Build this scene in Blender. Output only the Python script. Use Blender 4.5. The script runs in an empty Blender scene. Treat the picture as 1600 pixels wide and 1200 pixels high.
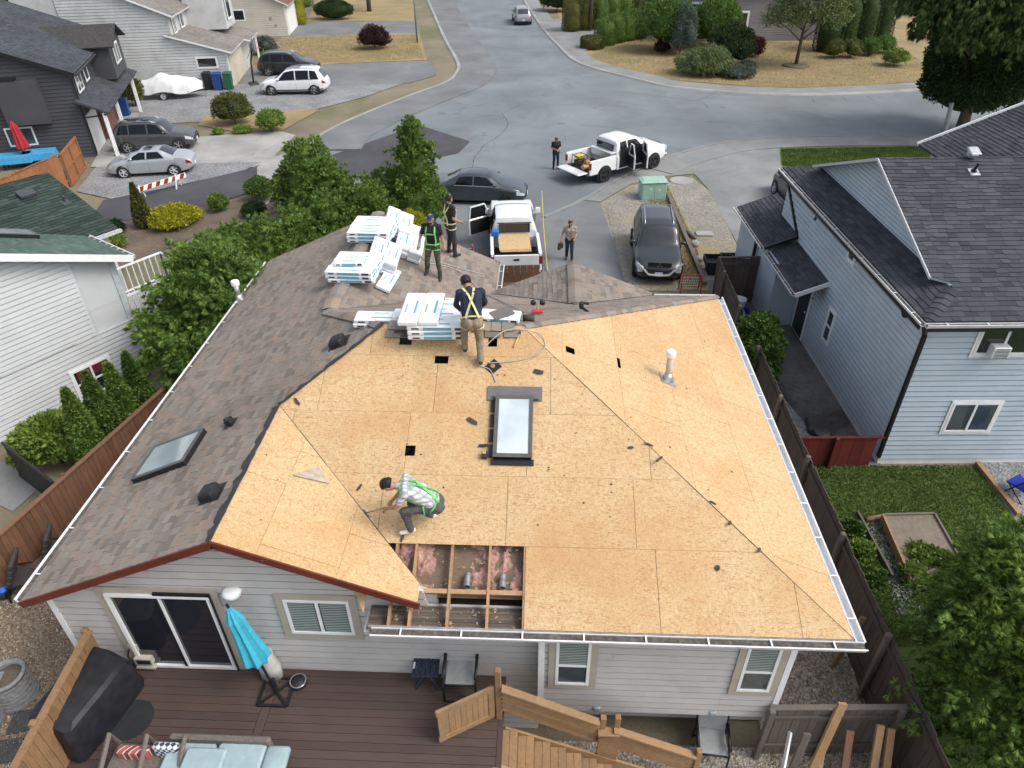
import bpy, bmesh, math, random
import numpy as np
from mathutils import Vector, Matrix, geometry
from mathutils import noise as mnoise
random.seed(7); np.random.seed(7)
SC = bpy.context.scene
COL = SC.collection
R = math.radians
# ------------------------------------------------------------------ camera
F_PX = 1109.0; CAM_H = 13.0; PITCH = R(35.4); YAW = R(2.86); ROLL = R(0.73)
_f = Vector((-math.sin(YAW)*math.cos(PITCH), math.cos(YAW)*math.cos(PITCH), -math.sin(PITCH)))
_r = Vector((math.cos(YAW), math.sin(YAW), 0.0)); _u = _r.cross(_f)
CR = _r*math.cos(ROLL) - _u*math.sin(ROLL); CU = _r*math.sin(ROLL) + _u*math.cos(ROLL)
cam = bpy.data.cameras.new('camera'); cam.sensor_width = 36; cam.lens = 36*F_PX/1600.0
cam.clip_start = 0.1; cam.clip_end = 600
camo = bpy.data.objects.new('camera', cam); COL.objects.link(camo)
m3 = Matrix((CR, CU, -_f)).transposed()
camo.matrix_world = Matrix.Translation((0, 0, CAM_H)) @ m3.to_4x4()
SC.camera = camo
SC.render.resolution_x, SC.render.resolution_y = 1024, 768
# ------------------------------------------------------------------ world, sun, exposure (bright overcast)
SUN_EL, SUN_AZ = R(50), R(106)        # azimuth clockwise from +Y
w = bpy.data.worlds.new('World'); SC.world = w; w.use_nodes = True
nt = w.node_tree; nt.nodes.clear()
sky = nt.nodes.new('ShaderNodeTexSky'); sky.sky_type = 'NISHITA'; sky.sun_disc = False
sky.sun_elevation = SUN_EL; sky.sun_rotation = SUN_AZ; sky.air_density = 1.0; sky.dust_density = 4.0; sky.ozone_density = 1.0
hs = nt.nodes.new('ShaderNodeHueSaturation'); hs.inputs['Saturation'].default_value = 0.5
bg = nt.nodes.new('ShaderNodeBackground'); bg.inputs['Strength'].default_value = 0.15
wo = nt.nodes.new('ShaderNodeOutputWorld')
nt.links.new(sky.outputs[0], hs.inputs['Color']); nt.links.new(hs.outputs[0], bg.inputs['Color']); nt.links.new(bg.outputs[0], wo.inputs['Surface'])
sl = bpy.data.lights.new('sun', 'SUN'); sl.energy = 0.8; sl.angle = R(24); sl.color = (1.0, 0.97, 0.92)
so = bpy.data.objects.new('sun', sl); COL.objects.link(so)
so.rotation_euler = Vector((-math.sin(SUN_AZ)*math.cos(SUN_EL), -math.cos(SUN_AZ)*math.cos(SUN_EL), -math.sin(SUN_EL))).to_track_quat('-Z', 'Y').to_euler()
vs = SC.view_settings; vs.view_transform = 'Standard'; vs.look = 'None'; vs.exposure = 0.72; vs.gamma = 1.0; vs.use_curve_mapping = False
SC.cycles.max_bounces = 6; SC.cycles.diffuse_bounces = 3; SC.cycles.glossy_bounces = 3; SC.cycles.transmission_bounces = 4
SC.cycles.use_denoising = True

# ------------------------------------------------------------------ helpers
def ray(px, py): return _f + CR*((px-800)/F_PX) + CU*((600-py)/F_PX)
def G(px, py, z=0.0):
    """ground point seen in the photograph's direction, at height z"""
    d = ray(px, py); t = (z-CAM_H)/d.z
    return Vector((0, 0, CAM_H)) + d*t
def sstep(a, b, x):
    t = min(1, max(0, (x-a)/(b-a))); return t*t*(3-2*t)
class MB:
    def __init__(s): s.v=[]; s.f=[]; s.m=[]; s.cur=0
    def add(s, vs, fs):
        b=len(s.v); s.v.extend([tuple(v) for v in vs]); s.f.extend([tuple(b+i for i in f) for f in fs]); s.m.extend([s.cur]*len(fs)); return s
    def box(s, c, d, rz=0, M=None):
        x,y,z=d[0]/2,d[1]/2,d[2]/2; cs,sn=math.cos(rz),math.sin(rz); vs=[]
        for k in (-1,1):
            for (i,j) in ((-1,-1),(1,-1),(1,1),(-1,1)):
                p=Vector((i*x*cs-j*y*sn, i*x*sn+j*y*cs, k*z))+Vector(c)
                vs.append(M@p if M else p)
        return s.add(vs, [(3,2,1,0),(4,5,6,7),(0,1,5,4),(1,2,6,5),(2,3,7,6),(3,0,4,7)])
    def bbox(s, c, d, b=0.01, rz=0, M=None):
        """box with chamfered vertical and top edges"""
        x,y,z=d[0]/2,d[1]/2,d[2]/2; cs,sn=math.cos(rz),math.sin(rz); rings=[]
        for (zz,ins) in ((-z,b),(-z+b,0),(z-b,0),(z,b)):
            X,Y=x-ins,y-ins; bb=min(b,X*.9,Y*.9)
            rings.append([Vector((px*cs-py*sn+c[0], px*sn+py*cs+c[1], zz+c[2])) for px,py in ((-X+bb,-Y),(X-bb,-Y),(X,-Y+bb),(X,Y-bb),(X-bb,Y),(-X+bb,Y),(-X,Y-bb),(-X,-Y+bb))])
        if M: rings=[[M@p for p in r] for r in rings]
        return s.loft(rings, True, True)
    def loft(s, rings, cap0=True, cap1=True, closed=True):
        n=len(rings[0]); vs=[p for r in rings for p in r]; fs=[]
        for i in range(len(rings)-1):
            for j in range(n if closed else n-1):
                k=(j+1)%n; fs.append((i*n+j,i*n+k,(i+1)*n+k,(i+1)*n+j))
        if cap0: fs.append(tuple(reversed(range(n))))
        if cap1: fs.append(tuple((len(rings)-1)*n+j for j in range(n)))
        return s.add(vs,fs)
    def bar(s, p, q, w, h, up=(0,0,1)):
        p,q,up=Vector(p),Vector(q),Vector(up); d=(q-p).normalized(); sd=d.cross(up)
        if sd.length<1e-4: sd=d.cross(Vector((1,0,0)))
        sd.normalize(); n=sd.cross(d); r=[]
        for e in (p,q): r.append([e-sd*w/2-n*h/2, e+sd*w/2-n*h/2, e+sd*w/2+n*h/2, e-sd*w/2+n*h/2])
        return s.loft(r)
    def tube(s, pts, r, n=8, cap=True):
        pts=[Vector(p) for p in pts]; rs=r if isinstance(r,(list,tuple)) else [r]*len(pts); rings=[]; prev=None
        for i,p in enumerate(pts):
            d=(pts[min(i+1,len(pts)-1)]-pts[max(i-1,0)]).normalized()
            a=prev if prev is not None else (Vector((0,0,1)) if abs(d.z)<.9 else Vector((1,0,0)))
            a=(a-d*a.dot(d)); a=a.normalized() if a.length>1e-5 else d.orthogonal().normalized(); prev=a; b=d.cross(a)
            rings.append([p+(a*math.cos(t)+b*math.sin(t))*rs[i] for t in [2*math.pi*k/n for k in range(n)]])
        return s.loft(rings,cap,cap)
    def lathe(s, prof, n=20, c=(0,0,0), M=None, cap=True):
        rings=[]
        for (r,z) in prof:
            ring=[Vector((c[0]+r*math.cos(2*math.pi*k/n), c[1]+r*math.sin(2*math.pi*k/n), c[2]+z)) for k in range(n)]
            rings.append([M@p for p in ring] if M else ring)
        return s.loft(rings,cap,cap)
    def slab(s, poly, n, t):
        """polygon with thickness t below it (n = outward normal)"""
        n=Vector(n).normalized(); top=[Vector(p) for p in poly]
        nn=sum(((top[i]-top[0]).cross(top[i+1]-top[0]) for i in range(1,len(top)-1)), Vector())
        if nn.dot(n)<0: top.reverse()
        k=len(top); bot=[p-n*t for p in top]
        return s.add(top+bot, [tuple(range(k)), tuple(reversed(range(k,2*k)))]+[(i,i+k,(i+1)%k+k,(i+1)%k) for i in range(k)])
    def sphere(s, c, r, nu=12, nv=8, M=None):
        rx,ry,rz=(r,r,r) if not isinstance(r,(list,tuple)) else r; rings=[]
        for i in range(1,nv):
            a=math.pi*i/nv-math.pi/2
            ring=[Vector((c[0]+rx*math.cos(a)*math.cos(2*math.pi*k/nu), c[1]+ry*math.cos(a)*math.sin(2*math.pi*k/nu), c[2]+rz*math.sin(a))) for k in range(nu)]
            rings.append([M@p for p in ring] if M else ring)
        return s.loft(rings)
    def mesh(s, name, mats=None, smooth=False):
        me=bpy.data.meshes.new(name); me.from_pydata(s.v,[],s.f)
        if mats:
            for m in (mats if isinstance(mats,(list,tuple)) else [mats]): me.materials.append(m)
            if any(s.m): me.polygons.foreach_set('material_index', s.m)
        if smooth: me.polygons.foreach_set('use_smooth',[True]*len(s.f))
        me.update(); return me
    def build(s, name, mats, parent=None, smooth=False, kind=None, world=False):
        return link(name, s.mesh(name,mats,smooth), parent, kind, world)
def link(name, me, parent=None, kind=None, world=False, M=None):
    o=bpy.data.objects.new(name, me); COL.objects.link(o)
    if M is not None: o.matrix_basis=M
    if parent is not None:
        o.parent=parent
        if world: o.matrix_parent_inverse=root_matrix(parent).inverted()
    if kind: o['kind']=kind
    return o
def root_matrix(o):
    m=o.matrix_basis.copy()
    while o.parent: m=o.parent.matrix_basis@o.matrix_parent_inverse@m; o=o.parent
    return m
def tag(o, label, cat, group=None):
    o['label']=label; o['category']=cat
    if group: o['group']=group
    return o
def thing(name, label, cat, loc=(0,0,0), rz=0, group=None):
    o=bpy.data.objects.new(name, None); COL.objects.link(o); o.empty_display_size=.2
    o.location=loc; o.rotation_euler=(0,0,rz); return tag(o,label,cat,group)
def dup(o, parent=None):
    c=o.copy(); COL.objects.link(c)
    if parent is not None: c.parent=parent; c.matrix_parent_inverse=o.matrix_parent_inverse.copy()
    for ch in list(o.children): dup(ch,c)
    return c
def auto_smooth(o, ang=35):
    me=o.data; me.polygons.foreach_set('use_smooth',[True]*len(me.polygons)); me.set_sharp_from_angle(angle=R(ang))

# ------------------------------------------------------------------ materials
def nodes(name):
    m=bpy.data.materials.new(name); m.use_nodes=True; t=m.node_tree; b=t.nodes['Principled BSDF']; return m,t,b
class N:
    """tiny node-graph helper"""
    def __init__(s,t): s.t=t
    def new(s,ty,**k):
        n=s.t.nodes.new(ty)
        for a,v in k.items(): setattr(n,a,v)
        return n
    def coord(s,which='Object',scale=(1,1,1),rot=(0,0,0)):
        if which=='World': g=s.new('ShaderNodeNewGeometry'); out=g.outputs['Position']
        else: g=s.new('ShaderNodeTexCoord'); out=g.outputs[which]
        mp=s.new('ShaderNodeMapping'); mp.inputs['Scale'].default_value=scale; mp.inputs['Rotation'].default_value=rot
        s.t.links.new(out,mp.inputs['Vector']); return mp.outputs[0]
    def noise(s,vec,scale,detail=4,rough=.55,dist=0):
        n=s.new('ShaderNodeTexNoise'); n.inputs['Scale'].default_value=scale; n.inputs['Detail'].default_value=detail; n.inputs['Roughness'].default_value=rough; n.inputs['Distortion'].default_value=dist
        s.t.links.new(vec,n.inputs['Vector']); return n.outputs['Fac']
    def voro(s,vec,scale,out='Color',feature='F1'):
        n=s.new('ShaderNodeTexVoronoi'); n.feature=feature; n.inputs['Scale'].default_value=scale; s.t.links.new(vec,n.inputs['Vector']); return n.outputs[out]
    def ramp(s,fac,stops,interp='LINEAR'):
        n=s.new('ShaderNodeValToRGB'); n.color_ramp.interpolation=interp; e=n.color_ramp.elements
        while len(e)<len(stops): e.new(.5)
        for i,(p,c) in enumerate(stops): e[i].position=p; e[i].color=(*c,1) if len(c)==3 else c
        s.t.links.new(fac,n.inputs[0]); return n.outputs[0]
    def mix(s,fac,a,b,mode='MIX'):
        n=s.new('ShaderNodeMix',data_type='RGBA',blend_type=mode)
        for sock,v in ((n.inputs[0],fac),(n.inputs[6],a),(n.inputs[7],b)):
            if isinstance(v,(int,float)): sock.default_value=v
            elif isinstance(v,tuple): sock.default_value=(*v,1) if len(v)==3 else v
            else: s.t.links.new(v,sock)
        return n.outputs[2]
    def math(s,op,a,b=0.0):
        n=s.new('ShaderNodeMath',operation=op)
        for i,v in enumerate((a,b)):
            if isinstance(v,(int,float)): n.inputs[i].default_value=v
            else: s.t.links.new(v,n.inputs[i])
        return n.outputs[0]
    def rnd(s):
        """random per object and per loose piece"""
        a=s.new('ShaderNodeObjectInfo').outputs['Random']; b=s.new('ShaderNodeNewGeometry').outputs['Random Per Island']
        return s.math('FRACT', s.math('ADD',a,s.math('MULTIPLY',b,7.31)))
    def bump(s,b,h,strength=.3,dist=.01):
        n=s.new('ShaderNodeBump'); n.inputs['Strength'].default_value=strength; n.inputs['Distance'].default_value=dist
        s.t.links.new(h,n.inputs['Height']); s.t.links.new(n.outputs[0],b.inputs['Normal'])
    def to(s,out,inp): s.t.links.new(out,inp)
MATS={}
def pmat(name, col, rough=.6, var=.12, scale=6, bump=.15, metal=0, spec=.4, coord='World', stretch=(1,1,1), bd=.005, piece=0.0, dirt=None, coat=0):
    """paint/wood/plastic material: noise-mottled base colour, bump, optional per-piece variation and dirt colour"""
    if name in MATS: return MATS[name]
    m,t,b=nodes(name); n=N(t); v=n.coord(coord,stretch)
    f=n.noise(v,scale,5,.6); d=tuple(max(0,c*(1-var*1.6)) for c in col); l=tuple(min(1,c*(1+var)) for c in col)
    c=n.ramp(f,[(.3,d),(.7,l)])
    if piece:
        r=n.rnd(); c=n.mix(1.0,c,n.ramp(r,[(0,(1-piece,)*3),(1,(1+0*piece,)*3)]),'MULTIPLY')
    if dirt:
        f2=n.noise(n.coord('World',(1,1,1)),dirt[1],6,.65,.4); c=n.mix(n.ramp(f2,[(dirt[2],(0,0,0)),(dirt[2]+.18,(dirt[3],)*3)]),c,dirt[0])
    n.to(c,b.inputs['Base Color']); b.inputs['Roughness'].default_value=rough; b.inputs['Metallic'].default_value=metal; b.inputs['Specular IOR Level'].default_value=spec
    if coat: b.inputs['Coat Weight'].default_value=coat; b.inputs['Coat Roughness'].default_value=.04
    if bump: n.bump(b, n.noise(v,scale*6,4), bump, bd)
    MATS[name]=m; return m
def wood(name,col,stretch=(1,1,1),piece=.3,rough=.75,dark=.55):
    if name in MATS: return MATS[name]
    m,t,b=nodes(name); n=N(t); v=n.coord('World',stretch)
    g=n.noise(v,9,6,.65,.6); c=n.ramp(g,[(.25,tuple(x*dark for x in col)),(.5,col),(.8,tuple(min(1,x*1.18) for x in col))])
    c=n.mix(1.0,c,n.ramp(n.rnd(),[(0,(1-piece,)*3),(.6,(1,1,1)),(1,(1.0,.95,.88))]),'MULTIPLY')
    bl=n.noise(n.coord('World'),1.6,4); c=n.mix(n.ramp(bl,[(.45,(0,0,0)),(.75,(.45,)*3)]),c,tuple(x*.62 for x in col))
    n.to(c,b.inputs['Base Color']); b.inputs['Roughness'].default_value=rough; n.bump(b,g,.35,.004); MATS[name]=m; return m
def shingle(name, cols, grain=.35, streak=.0):
    if name in MATS: return MATS[name]
    m,t,b=nodes(name); n=N(t); r=n.rnd(); k=len(cols)
    c=n.ramp(r,[((i+.5)/k,cc) for i,cc in enumerate(cols)])
    v=n.coord('World'); g=n.noise(v,160,2,.7); c=n.mix(1.0,c,n.ramp(g,[(.3,(1-grain,)*3),(.7,(1+grain*.35,)*3)]),'MULTIPLY')
    p=n.noise(v,3.2,3); c=n.mix(n.ramp(p,[(.4,(0,0,0)),(.8,(.25,)*3)]),c,cols[0],'MIX')
    w2=n.noise(v,.45,4,.6); c=n.mix(1.0,c,n.ramp(w2,[(.3,(.82,)*3),(.7,(1.08,)*3)]),'MULTIPLY')
    n.to(c,b.inputs['Base Color']); b.inputs['Roughness'].default_value=.92; b.inputs['Specular IOR Level'].default_value=.25; n.bump(b,g,.6,.004); MATS[name]=m; return m
def ground_mat(name, cols, scale, scale2, bumps=.6, bd=.02, patch=None, rough=.95, voro=0):
    if name in MATS: return MATS[name]
    m,t,b=nodes(name); n=N(t); v=n.coord('World'); a=n.noise(v,scale,6,.7); 
    c=n.ramp(a,[(.25+.5*i/(len(cols)-1),x) for i,x in enumerate(cols)])
    if voro:
        vc=n.new('ShaderNodeSeparateColor'); n.to(n.voro(v,voro),vc.inputs[0]); c=n.mix(.65,c,n.ramp(vc.outputs[0],[(i/(len(cols)-1),x) for i,x in enumerate(cols)]))
        h=n.voro(v,voro,'Distance')
    else: h=n.noise(v,scale*3,5,.7)
    w2=n.noise(v,scale2,5,.6,.3); c=n.mix(1.0,c,n.ramp(w2,[(.3,(.72,)*3),(.7,(1.12,)*3)]),'MULTIPLY')
    if patch:
        w3=n.noise(v,patch[1],5,.65,.5); c=n.mix(n.ramp(w3,[(patch[2],(0,0,0)),(patch[2]+.14,(patch[3],)*3)]),c,patch[0])
    n.to(c,b.inputs['Base Color']); b.inputs['Roughness'].default_value=rough; b.inputs['Specular IOR Level'].default_value=.3; n.bump(b,h,bumps,bd); MATS[name]=m; return m
def glass(name, col, rough=.06, spec=.5, metal=0):
    if name in MATS: return MATS[name]
    m,t,b=nodes(name); n=N(t); f=n.noise(n.coord('World'),1.3,3)
    n.to(n.ramp(f,[(.3,tuple(c*.8 for c in col)),(.7,tuple(min(1,c*1.2) for c in col))]),b.inputs['Base Color']); b.inputs['Roughness'].default_value=rough; b.inputs['Specular IOR Level'].default_value=spec; b.inputs['Metallic'].default_value=metal
    b.inputs['Coat Weight'].default_value=.6; b.inputs['Coat Roughness'].default_value=.03; MATS[name]=m; return m
def paint(name,col,metal=.0,rough=.3):
    if name in MATS: return MATS[name]
    m,t,b=nodes(name); n=N(t); f=n.noise(n.coord('Object'),3,4); fl=n.noise(n.coord('Object'),240,2)
    c=n.ramp(f,[(.3,tuple(x*.92 for x in col)),(.7,col)]); c=n.mix(1.0,c,n.ramp(fl,[(.3,(.93,)*3),(.7,(1.0,)*3)]),'MULTIPLY')
    # road dust low on the body
    sx=n.new('ShaderNodeSeparateXYZ'); tc=n.new('ShaderNodeTexCoord'); n.to(tc.outputs['Object'],sx.inputs[0]); dn=n.math('ADD',sx.outputs[2],n.math('MULTIPLY',f,.25))
    c=n.mix(n.ramp(dn,[(.25,(.22,)*3),(.5,(0,0,0))]),c,(.12,.115,.105))
    n.to(c,b.inputs['Base Color']); b.inputs['Metallic'].default_value=metal; b.inputs['Roughness'].default_value=rough; b.inputs['Coat Weight'].default_value=.8; b.inputs['Coat Roughness'].default_value=.05; MATS[name]=m; return m
def osb_mat():
    m,t,b=nodes('osb'); n=N(t); v=n.coord('World')
    dv=n.new('ShaderNodeTexNoise'); dv.inputs['Scale'].default_value=9; n.to(v,dv.inputs['Vector'])
    ad=n.new('ShaderNodeMix',data_type='VECTOR'); ad.inputs[0].default_value=.035; n.to(v,ad.inputs[4]); n.to(dv.outputs['Color'],ad.inputs[5]); wv=ad.outputs[1]
    def flakes(scale,rot,st):
        mp=n.new('ShaderNodeMapping'); mp.inputs['Scale'].default_value=st; mp.inputs['Rotation'].default_value=rot; n.to(wv,mp.inputs['Vector'])
        s=n.new('ShaderNodeSeparateColor'); n.to(n.voro(mp.outputs[0],scale),s.inputs[0]); return s.outputs[0]
    base=n.ramp(flakes(30,(0,0,.5),(1,2.4,1.3)),[(0,(.43,.285,.14)),(.35,(.52,.37,.195)),(.7,(.58,.425,.24)),(1,(.65,.50,.305))])
    b2=n.ramp(flakes(38,(.2,.1,-.9),(2.4,1,1.2)),[(0,(.44,.295,.15)),(.5,(.55,.39,.21)),(1,(.64,.49,.295))])
    c=n.mix(.5,base,b2)
    fl=flakes(19,(0,.3,1.1),(1,4.2,1.6)); c=n.mix(n.ramp(fl,[(.905,(0,0,0)),(.92,(.55,)*3)]),c,(.36,.15,.055))
    fl2=flakes(17,(.1,0,.6),(4.0,1,1.5)); c=n.mix(n.ramp(fl2,[(.92,(0,0,0)),(.94,(.45,)*3)]),c,(.40,.19,.08))
    # weathering: tan stains and grey foot-scuffs
    c=n.mix(n.ramp(n.noise(v,.55,5,.65,.4),[(.45,(0,0,0)),(.72,(.6,)*3)]),c,(.46,.25,.10))
    c=n.mix(n.ramp(n.noise(v,2.1,5,.7,.3),[(.62,(0,0,0)),(.8,(.35,)*3)]),c,(.42,.34,.25))
    c=n.mix(1.0,c,n.ramp(n.rnd(),[(0,(.92,.90,.88)),(.5,(.98,.97,.96)),(1,(1,1,1))]),'MULTIPLY')
    n.to(c,b.inputs['Base Color']); b.inputs['Roughness'].default_value=.8; b.inputs['Specular IOR Level'].default_value=.25
    n.bump(b,flakes(26,(0,0,.7),(1,2.2,1)),.25,.003); MATS['osb']=m; return m
def leafmat(name, cols, trans=.25):
    if name in MATS: return MATS[name]
    m,t,b=nodes(name); n=N(t); r=n.new('ShaderNodeNewGeometry').outputs['Random Per Island']; v=n.coord('World')
    k=len(cols); c=n.ramp(r,[((i+.5)/k,x) for i,x in enumerate(cols)])
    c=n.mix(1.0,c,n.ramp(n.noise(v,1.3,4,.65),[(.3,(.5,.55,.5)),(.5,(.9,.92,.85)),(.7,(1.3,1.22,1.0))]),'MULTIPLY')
    n.to(c,b.inputs['Base Color']); b.inputs['Roughness'].default_value=.65; b.inputs['Specular IOR Level'].default_value=.3
    tr=n.new('ShaderNodeBsdfTranslucent'); n.to(c,tr.inputs[0]); mx=n.new('ShaderNodeMixShader'); mx.inputs[0].default_value=trans
    n.to(b.outputs[0],mx.inputs[1]); n.to(tr.outputs[0],mx.inputs[2]); n.to(mx.outputs[0],t.nodes['Material Output'].inputs[0]); MATS[name]=m; return m

OSB=osb_mat()
SH_BROWN=shingle('shingle_brown',[(.205,.178,.152),(.29,.245,.20),(.265,.242,.215),(.34,.272,.212),(.235,.20,.175),(.31,.288,.252),(.325,.25,.20)],.42)
SH_DARK=shingle('shingle_dark',[(.05,.053,.062),(.075,.08,.092),(.065,.068,.078),(.088,.093,.106)],.4)
SH_GREEN2=shingle('shingle_dark_green',[(.03,.05,.042),(.05,.078,.064),(.04,.062,.054),(.066,.092,.078)],.45)
SH_SLATE=shingle('shingle_slate',[(.055,.06,.07),(.085,.092,.105),(.07,.077,.09)],.35)
SH_GREEN=shingle('shingle_green',[(.07,.115,.095),(.09,.145,.12),(.08,.12,.105),(.115,.165,.14)],.35)
SH_GREY=shingle('shingle_grey',[(.20,.185,.165),(.27,.25,.23),(.235,.215,.195)],.3)
SID_MAIN=pmat('siding_cream',(.50,.49,.47),.5,.06,1.5,.08,dirt=((.33,.32,.29),.9,.56,.3),piece=.05)
SID_BLUE=pmat('siding_blue',(.47,.545,.615),.5,.05,1.2,.08,piece=.04,dirt=((.36,.42,.47),.8,.58,.3))
SID_WHITE=pmat('siding_white',(.55,.57,.58),.5,.05,1.2,.08,piece=.05,dirt=((.45,.46,.45),.7,.55,.35))
SID_OFF=pmat('siding_offwhite',(.53,.54,.53),.55,.07,1.2,.1,piece=.06,dirt=((.34,.34,.32),1.1,.5,.5))
SID_DARK=pmat('siding_charcoal',(.065,.067,.074),.65,.1,1.2,.1,piece=.06)
SID_CREAM=pmat('siding_beige',(.56,.53,.47),.55,.06,1.2,.1,piece=.05)
SID_GREY=pmat('siding_grey',(.25,.235,.235),.6,.06,1.2,.1,piece=.05)
WHITE=pmat('white_paint',(.78,.79,.79),.4,.06,3,.05,dirt=((.45,.45,.43),2.5,.6,.35))
GUTTER=pmat('gutter_white',(.72,.73,.74),.4,.08,3,.05,dirt=((.35,.34,.31),3.,.55,.5))
MUCK=ground_mat('gutter_muck',[(.05,.045,.04),(.11,.10,.085),(.22,.20,.17)],14,2)
TAUPE=pmat('taupe_trim',(.40,.365,.30),.55,.07,3,.08)
REDWOOD=pmat('red_fascia',(.13,.024,.013),.5,.15,4,.1)
BLACKM=pmat('black_metal',(.015,.015,.017),.45,.1,5,.05)
BLACKP=pmat('black_plastic',(.022,.022,.025),.55,.15,5,.08)
RUBBER=pmat('rubber',(.018,.018,.018),.8,.15,8,.1)
GALV=pmat('galvanised_metal',(.55,.57,.58),.35,.15,8,.1,metal=.85)
STEEL=pmat('steel',(.62,.63,.64),.25,.1,6,.05,metal=.9)
FELT=pmat('black_underlay',(.05,.048,.047),.85,.25,6,.3)
GLASSD=glass('dark_glass',(.016,.019,.024))
GLASSW=glass('house_glass',(.05,.07,.075),.08)
GLASSK=glass('skylight_glass',(.26,.33,.34),.1,.6)
GLASSC=glass('car_glass',(.02,.024,.028),.04)
GLASSS=pmat('car_side_glass',(.006,.007,.009),.08,.1,4,0,spec=.3)
CHROME=pmat('chrome',(.7,.7,.72),.12,.05,5,0,metal=1)
# ================================================================== GROUND
ASPHALT=ground_mat('asphalt',[(.155,.178,.19),(.195,.22,.234),(.232,.259,.274)],70,.16,.5,.008,patch=((.135,.146,.154),.22,.5,.6))
ASPH_OLD=ground_mat('old_asphalt',[(.14,.148,.153),(.18,.188,.193),(.22,.228,.233)],50,.3,.4,.008,patch=((.12,.125,.13),.5,.55,.5))
ASPH_NEW=ground_mat('new_asphalt',[(.055,.055,.062),(.075,.075,.083),(.095,.095,.102)],70,.4,.5,.008)
CONC=ground_mat('concrete',[(.205,.21,.207),(.245,.25,.245),(.285,.288,.28)],18,.4,.3,.004,patch=((.23,.225,.215),.7,.56,.5))
CONC_L=ground_mat('pale_concrete',[(.29,.29,.275),(.34,.338,.32),(.385,.38,.36)],18,.4,.3,.004,patch=((.22,.215,.20),.9,.55,.6))
CONC_D=ground_mat('damp_concrete',[(.10,.098,.094),(.16,.156,.148),(.20,.195,.185)],6,.5,.3,.004,patch=((.055,.04,.034),.45,.5,.85))
GRAVEL=ground_mat('gravel',[(.14,.145,.15),(.25,.255,.26),(.38,.38,.375)],30,.5,.9,.03,voro=16,patch=((.20,.19,.165),.8,.6,.4))
CHIPS=ground_mat('wood_chips',[(.13,.09,.06),(.30,.225,.16),(.47,.38,.29)],22,.6,1.0,.03,voro=24)
CHIPS_P=ground_mat('pale_chips',[(.18,.155,.125),(.42,.37,.315),(.66,.60,.53)],22,.6,1.0,.03,voro=24)
DRY=ground_mat('dry_lawn',[(.235,.175,.085),(.315,.24,.125),(.385,.30,.17)],30,.3,.7,.02,patch=((.21,.20,.085),.16,.5,.6))
DRYGRAV=ground_mat('dry_gravel',[(.17,.165,.15),(.27,.255,.22),(.38,.35,.29)],22,.5,.8,.03,voro=14,patch=((.30,.24,.115),.45,.5,.8))
TURF=ground_mat('green_turf',[(.085,.13,.03),(.125,.185,.048),(.17,.235,.068)],25,.5,.9,.04,patch=((.13,.135,.05),.7,.58,.5))
SOIL=ground_mat('soil',[(.10,.075,.055),(.16,.125,.095),(.22,.18,.14)],12,.7,.8,.03)
def sheet(name, pts, z, mat, kind='structure', t=.0):
    """flat polygon at height z from ground points (x, y); t = edge depth"""
    pts=[Vector((p[0],p[1])) for p in pts]
    tri=geometry.tessellate_polygon([[p.to_3d() for p in pts]]); m=MB(); k=len(pts)
    vs=[(p.x,p.y,z) for p in pts]; fs=[]
    for a in tri:
        A,B,C=[pts[i] for i in a]
        fs.append(tuple(a) if (B-A).cross(C-A)>0 else tuple(reversed(a)))
    m.add(vs,fs)
    if t:
        for i in range(k):
            a,b=vs[i],vs[(i+1)%k]; m.add([a,b,(b[0],b[1],z-t),(a[0],a[1],z-t)],[(0,1,2,3),(3,2,1,0)][:1])
    return m.build(name,mat,None,False,kind)
def gp(*px): return [G(x,y) for x,y in px]
def smooth_line(pts, n=6):
    """Catmull-Rom through points"""
    P=[Vector(p) for p in pts]; out=[]
    for i in range(len(P)-1):
        a,b,c,d=P[max(i-1,0)],P[i],P[i+1],P[min(i+2,len(P)-1)]
        for k in range(n):
            t=k/n; out.append(.5*((2*b)+(c-a)*t+(2*a-5*b+4*c-d)*t*t+(3*b-a-3*c+d)*t**3))
    out.append(P[-1]); return out
GR=ground_mat('ground_earth',[(.16,.14,.10),(.22,.19,.13),(.27,.235,.165)],16,.2,.8,.03,patch=((.11,.13,.05),.12,.5,.7))
sheet('ground',[(-260,-60),(260,-60),(260,420),(-260,420)],-.004,GR)
KL=smooth_line(gp((655,-25),(674,20),(692,62),(711,98),(709,115),(692,130),(640,149),(560,181),(500,210),(474,236)))
KR=smooth_line(gp((800,-25),(838,35),(870,73),(905,101),(1000,127),(1060,139),(1200,149),(1330,148),(1460,140),(1660,120)))
KN=smooth_line(gp((845,338),(905,312),(950,285),(1000,260),(1060,238),(1150,219),(1300,212),(1460,212),(1680,208)))
sheet('road',[p for p in KL]+gp((440,275),(395,330),(640,352))+KN+list(reversed(KR)),0.0,ASPHALT)
def offset_strip(line, w0, w1, side):
    a=[];b=[]
    for i,p in enumerate(line):
        d=(line[min(i+1,len(line)-1)]-line[max(i-1,0)]); d.z=0; d.normalize(); n=Vector((-d.y,d.x,0))*side
        a.append(p+n*w0); b.append(p+n*w1)
    return a,b
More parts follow.
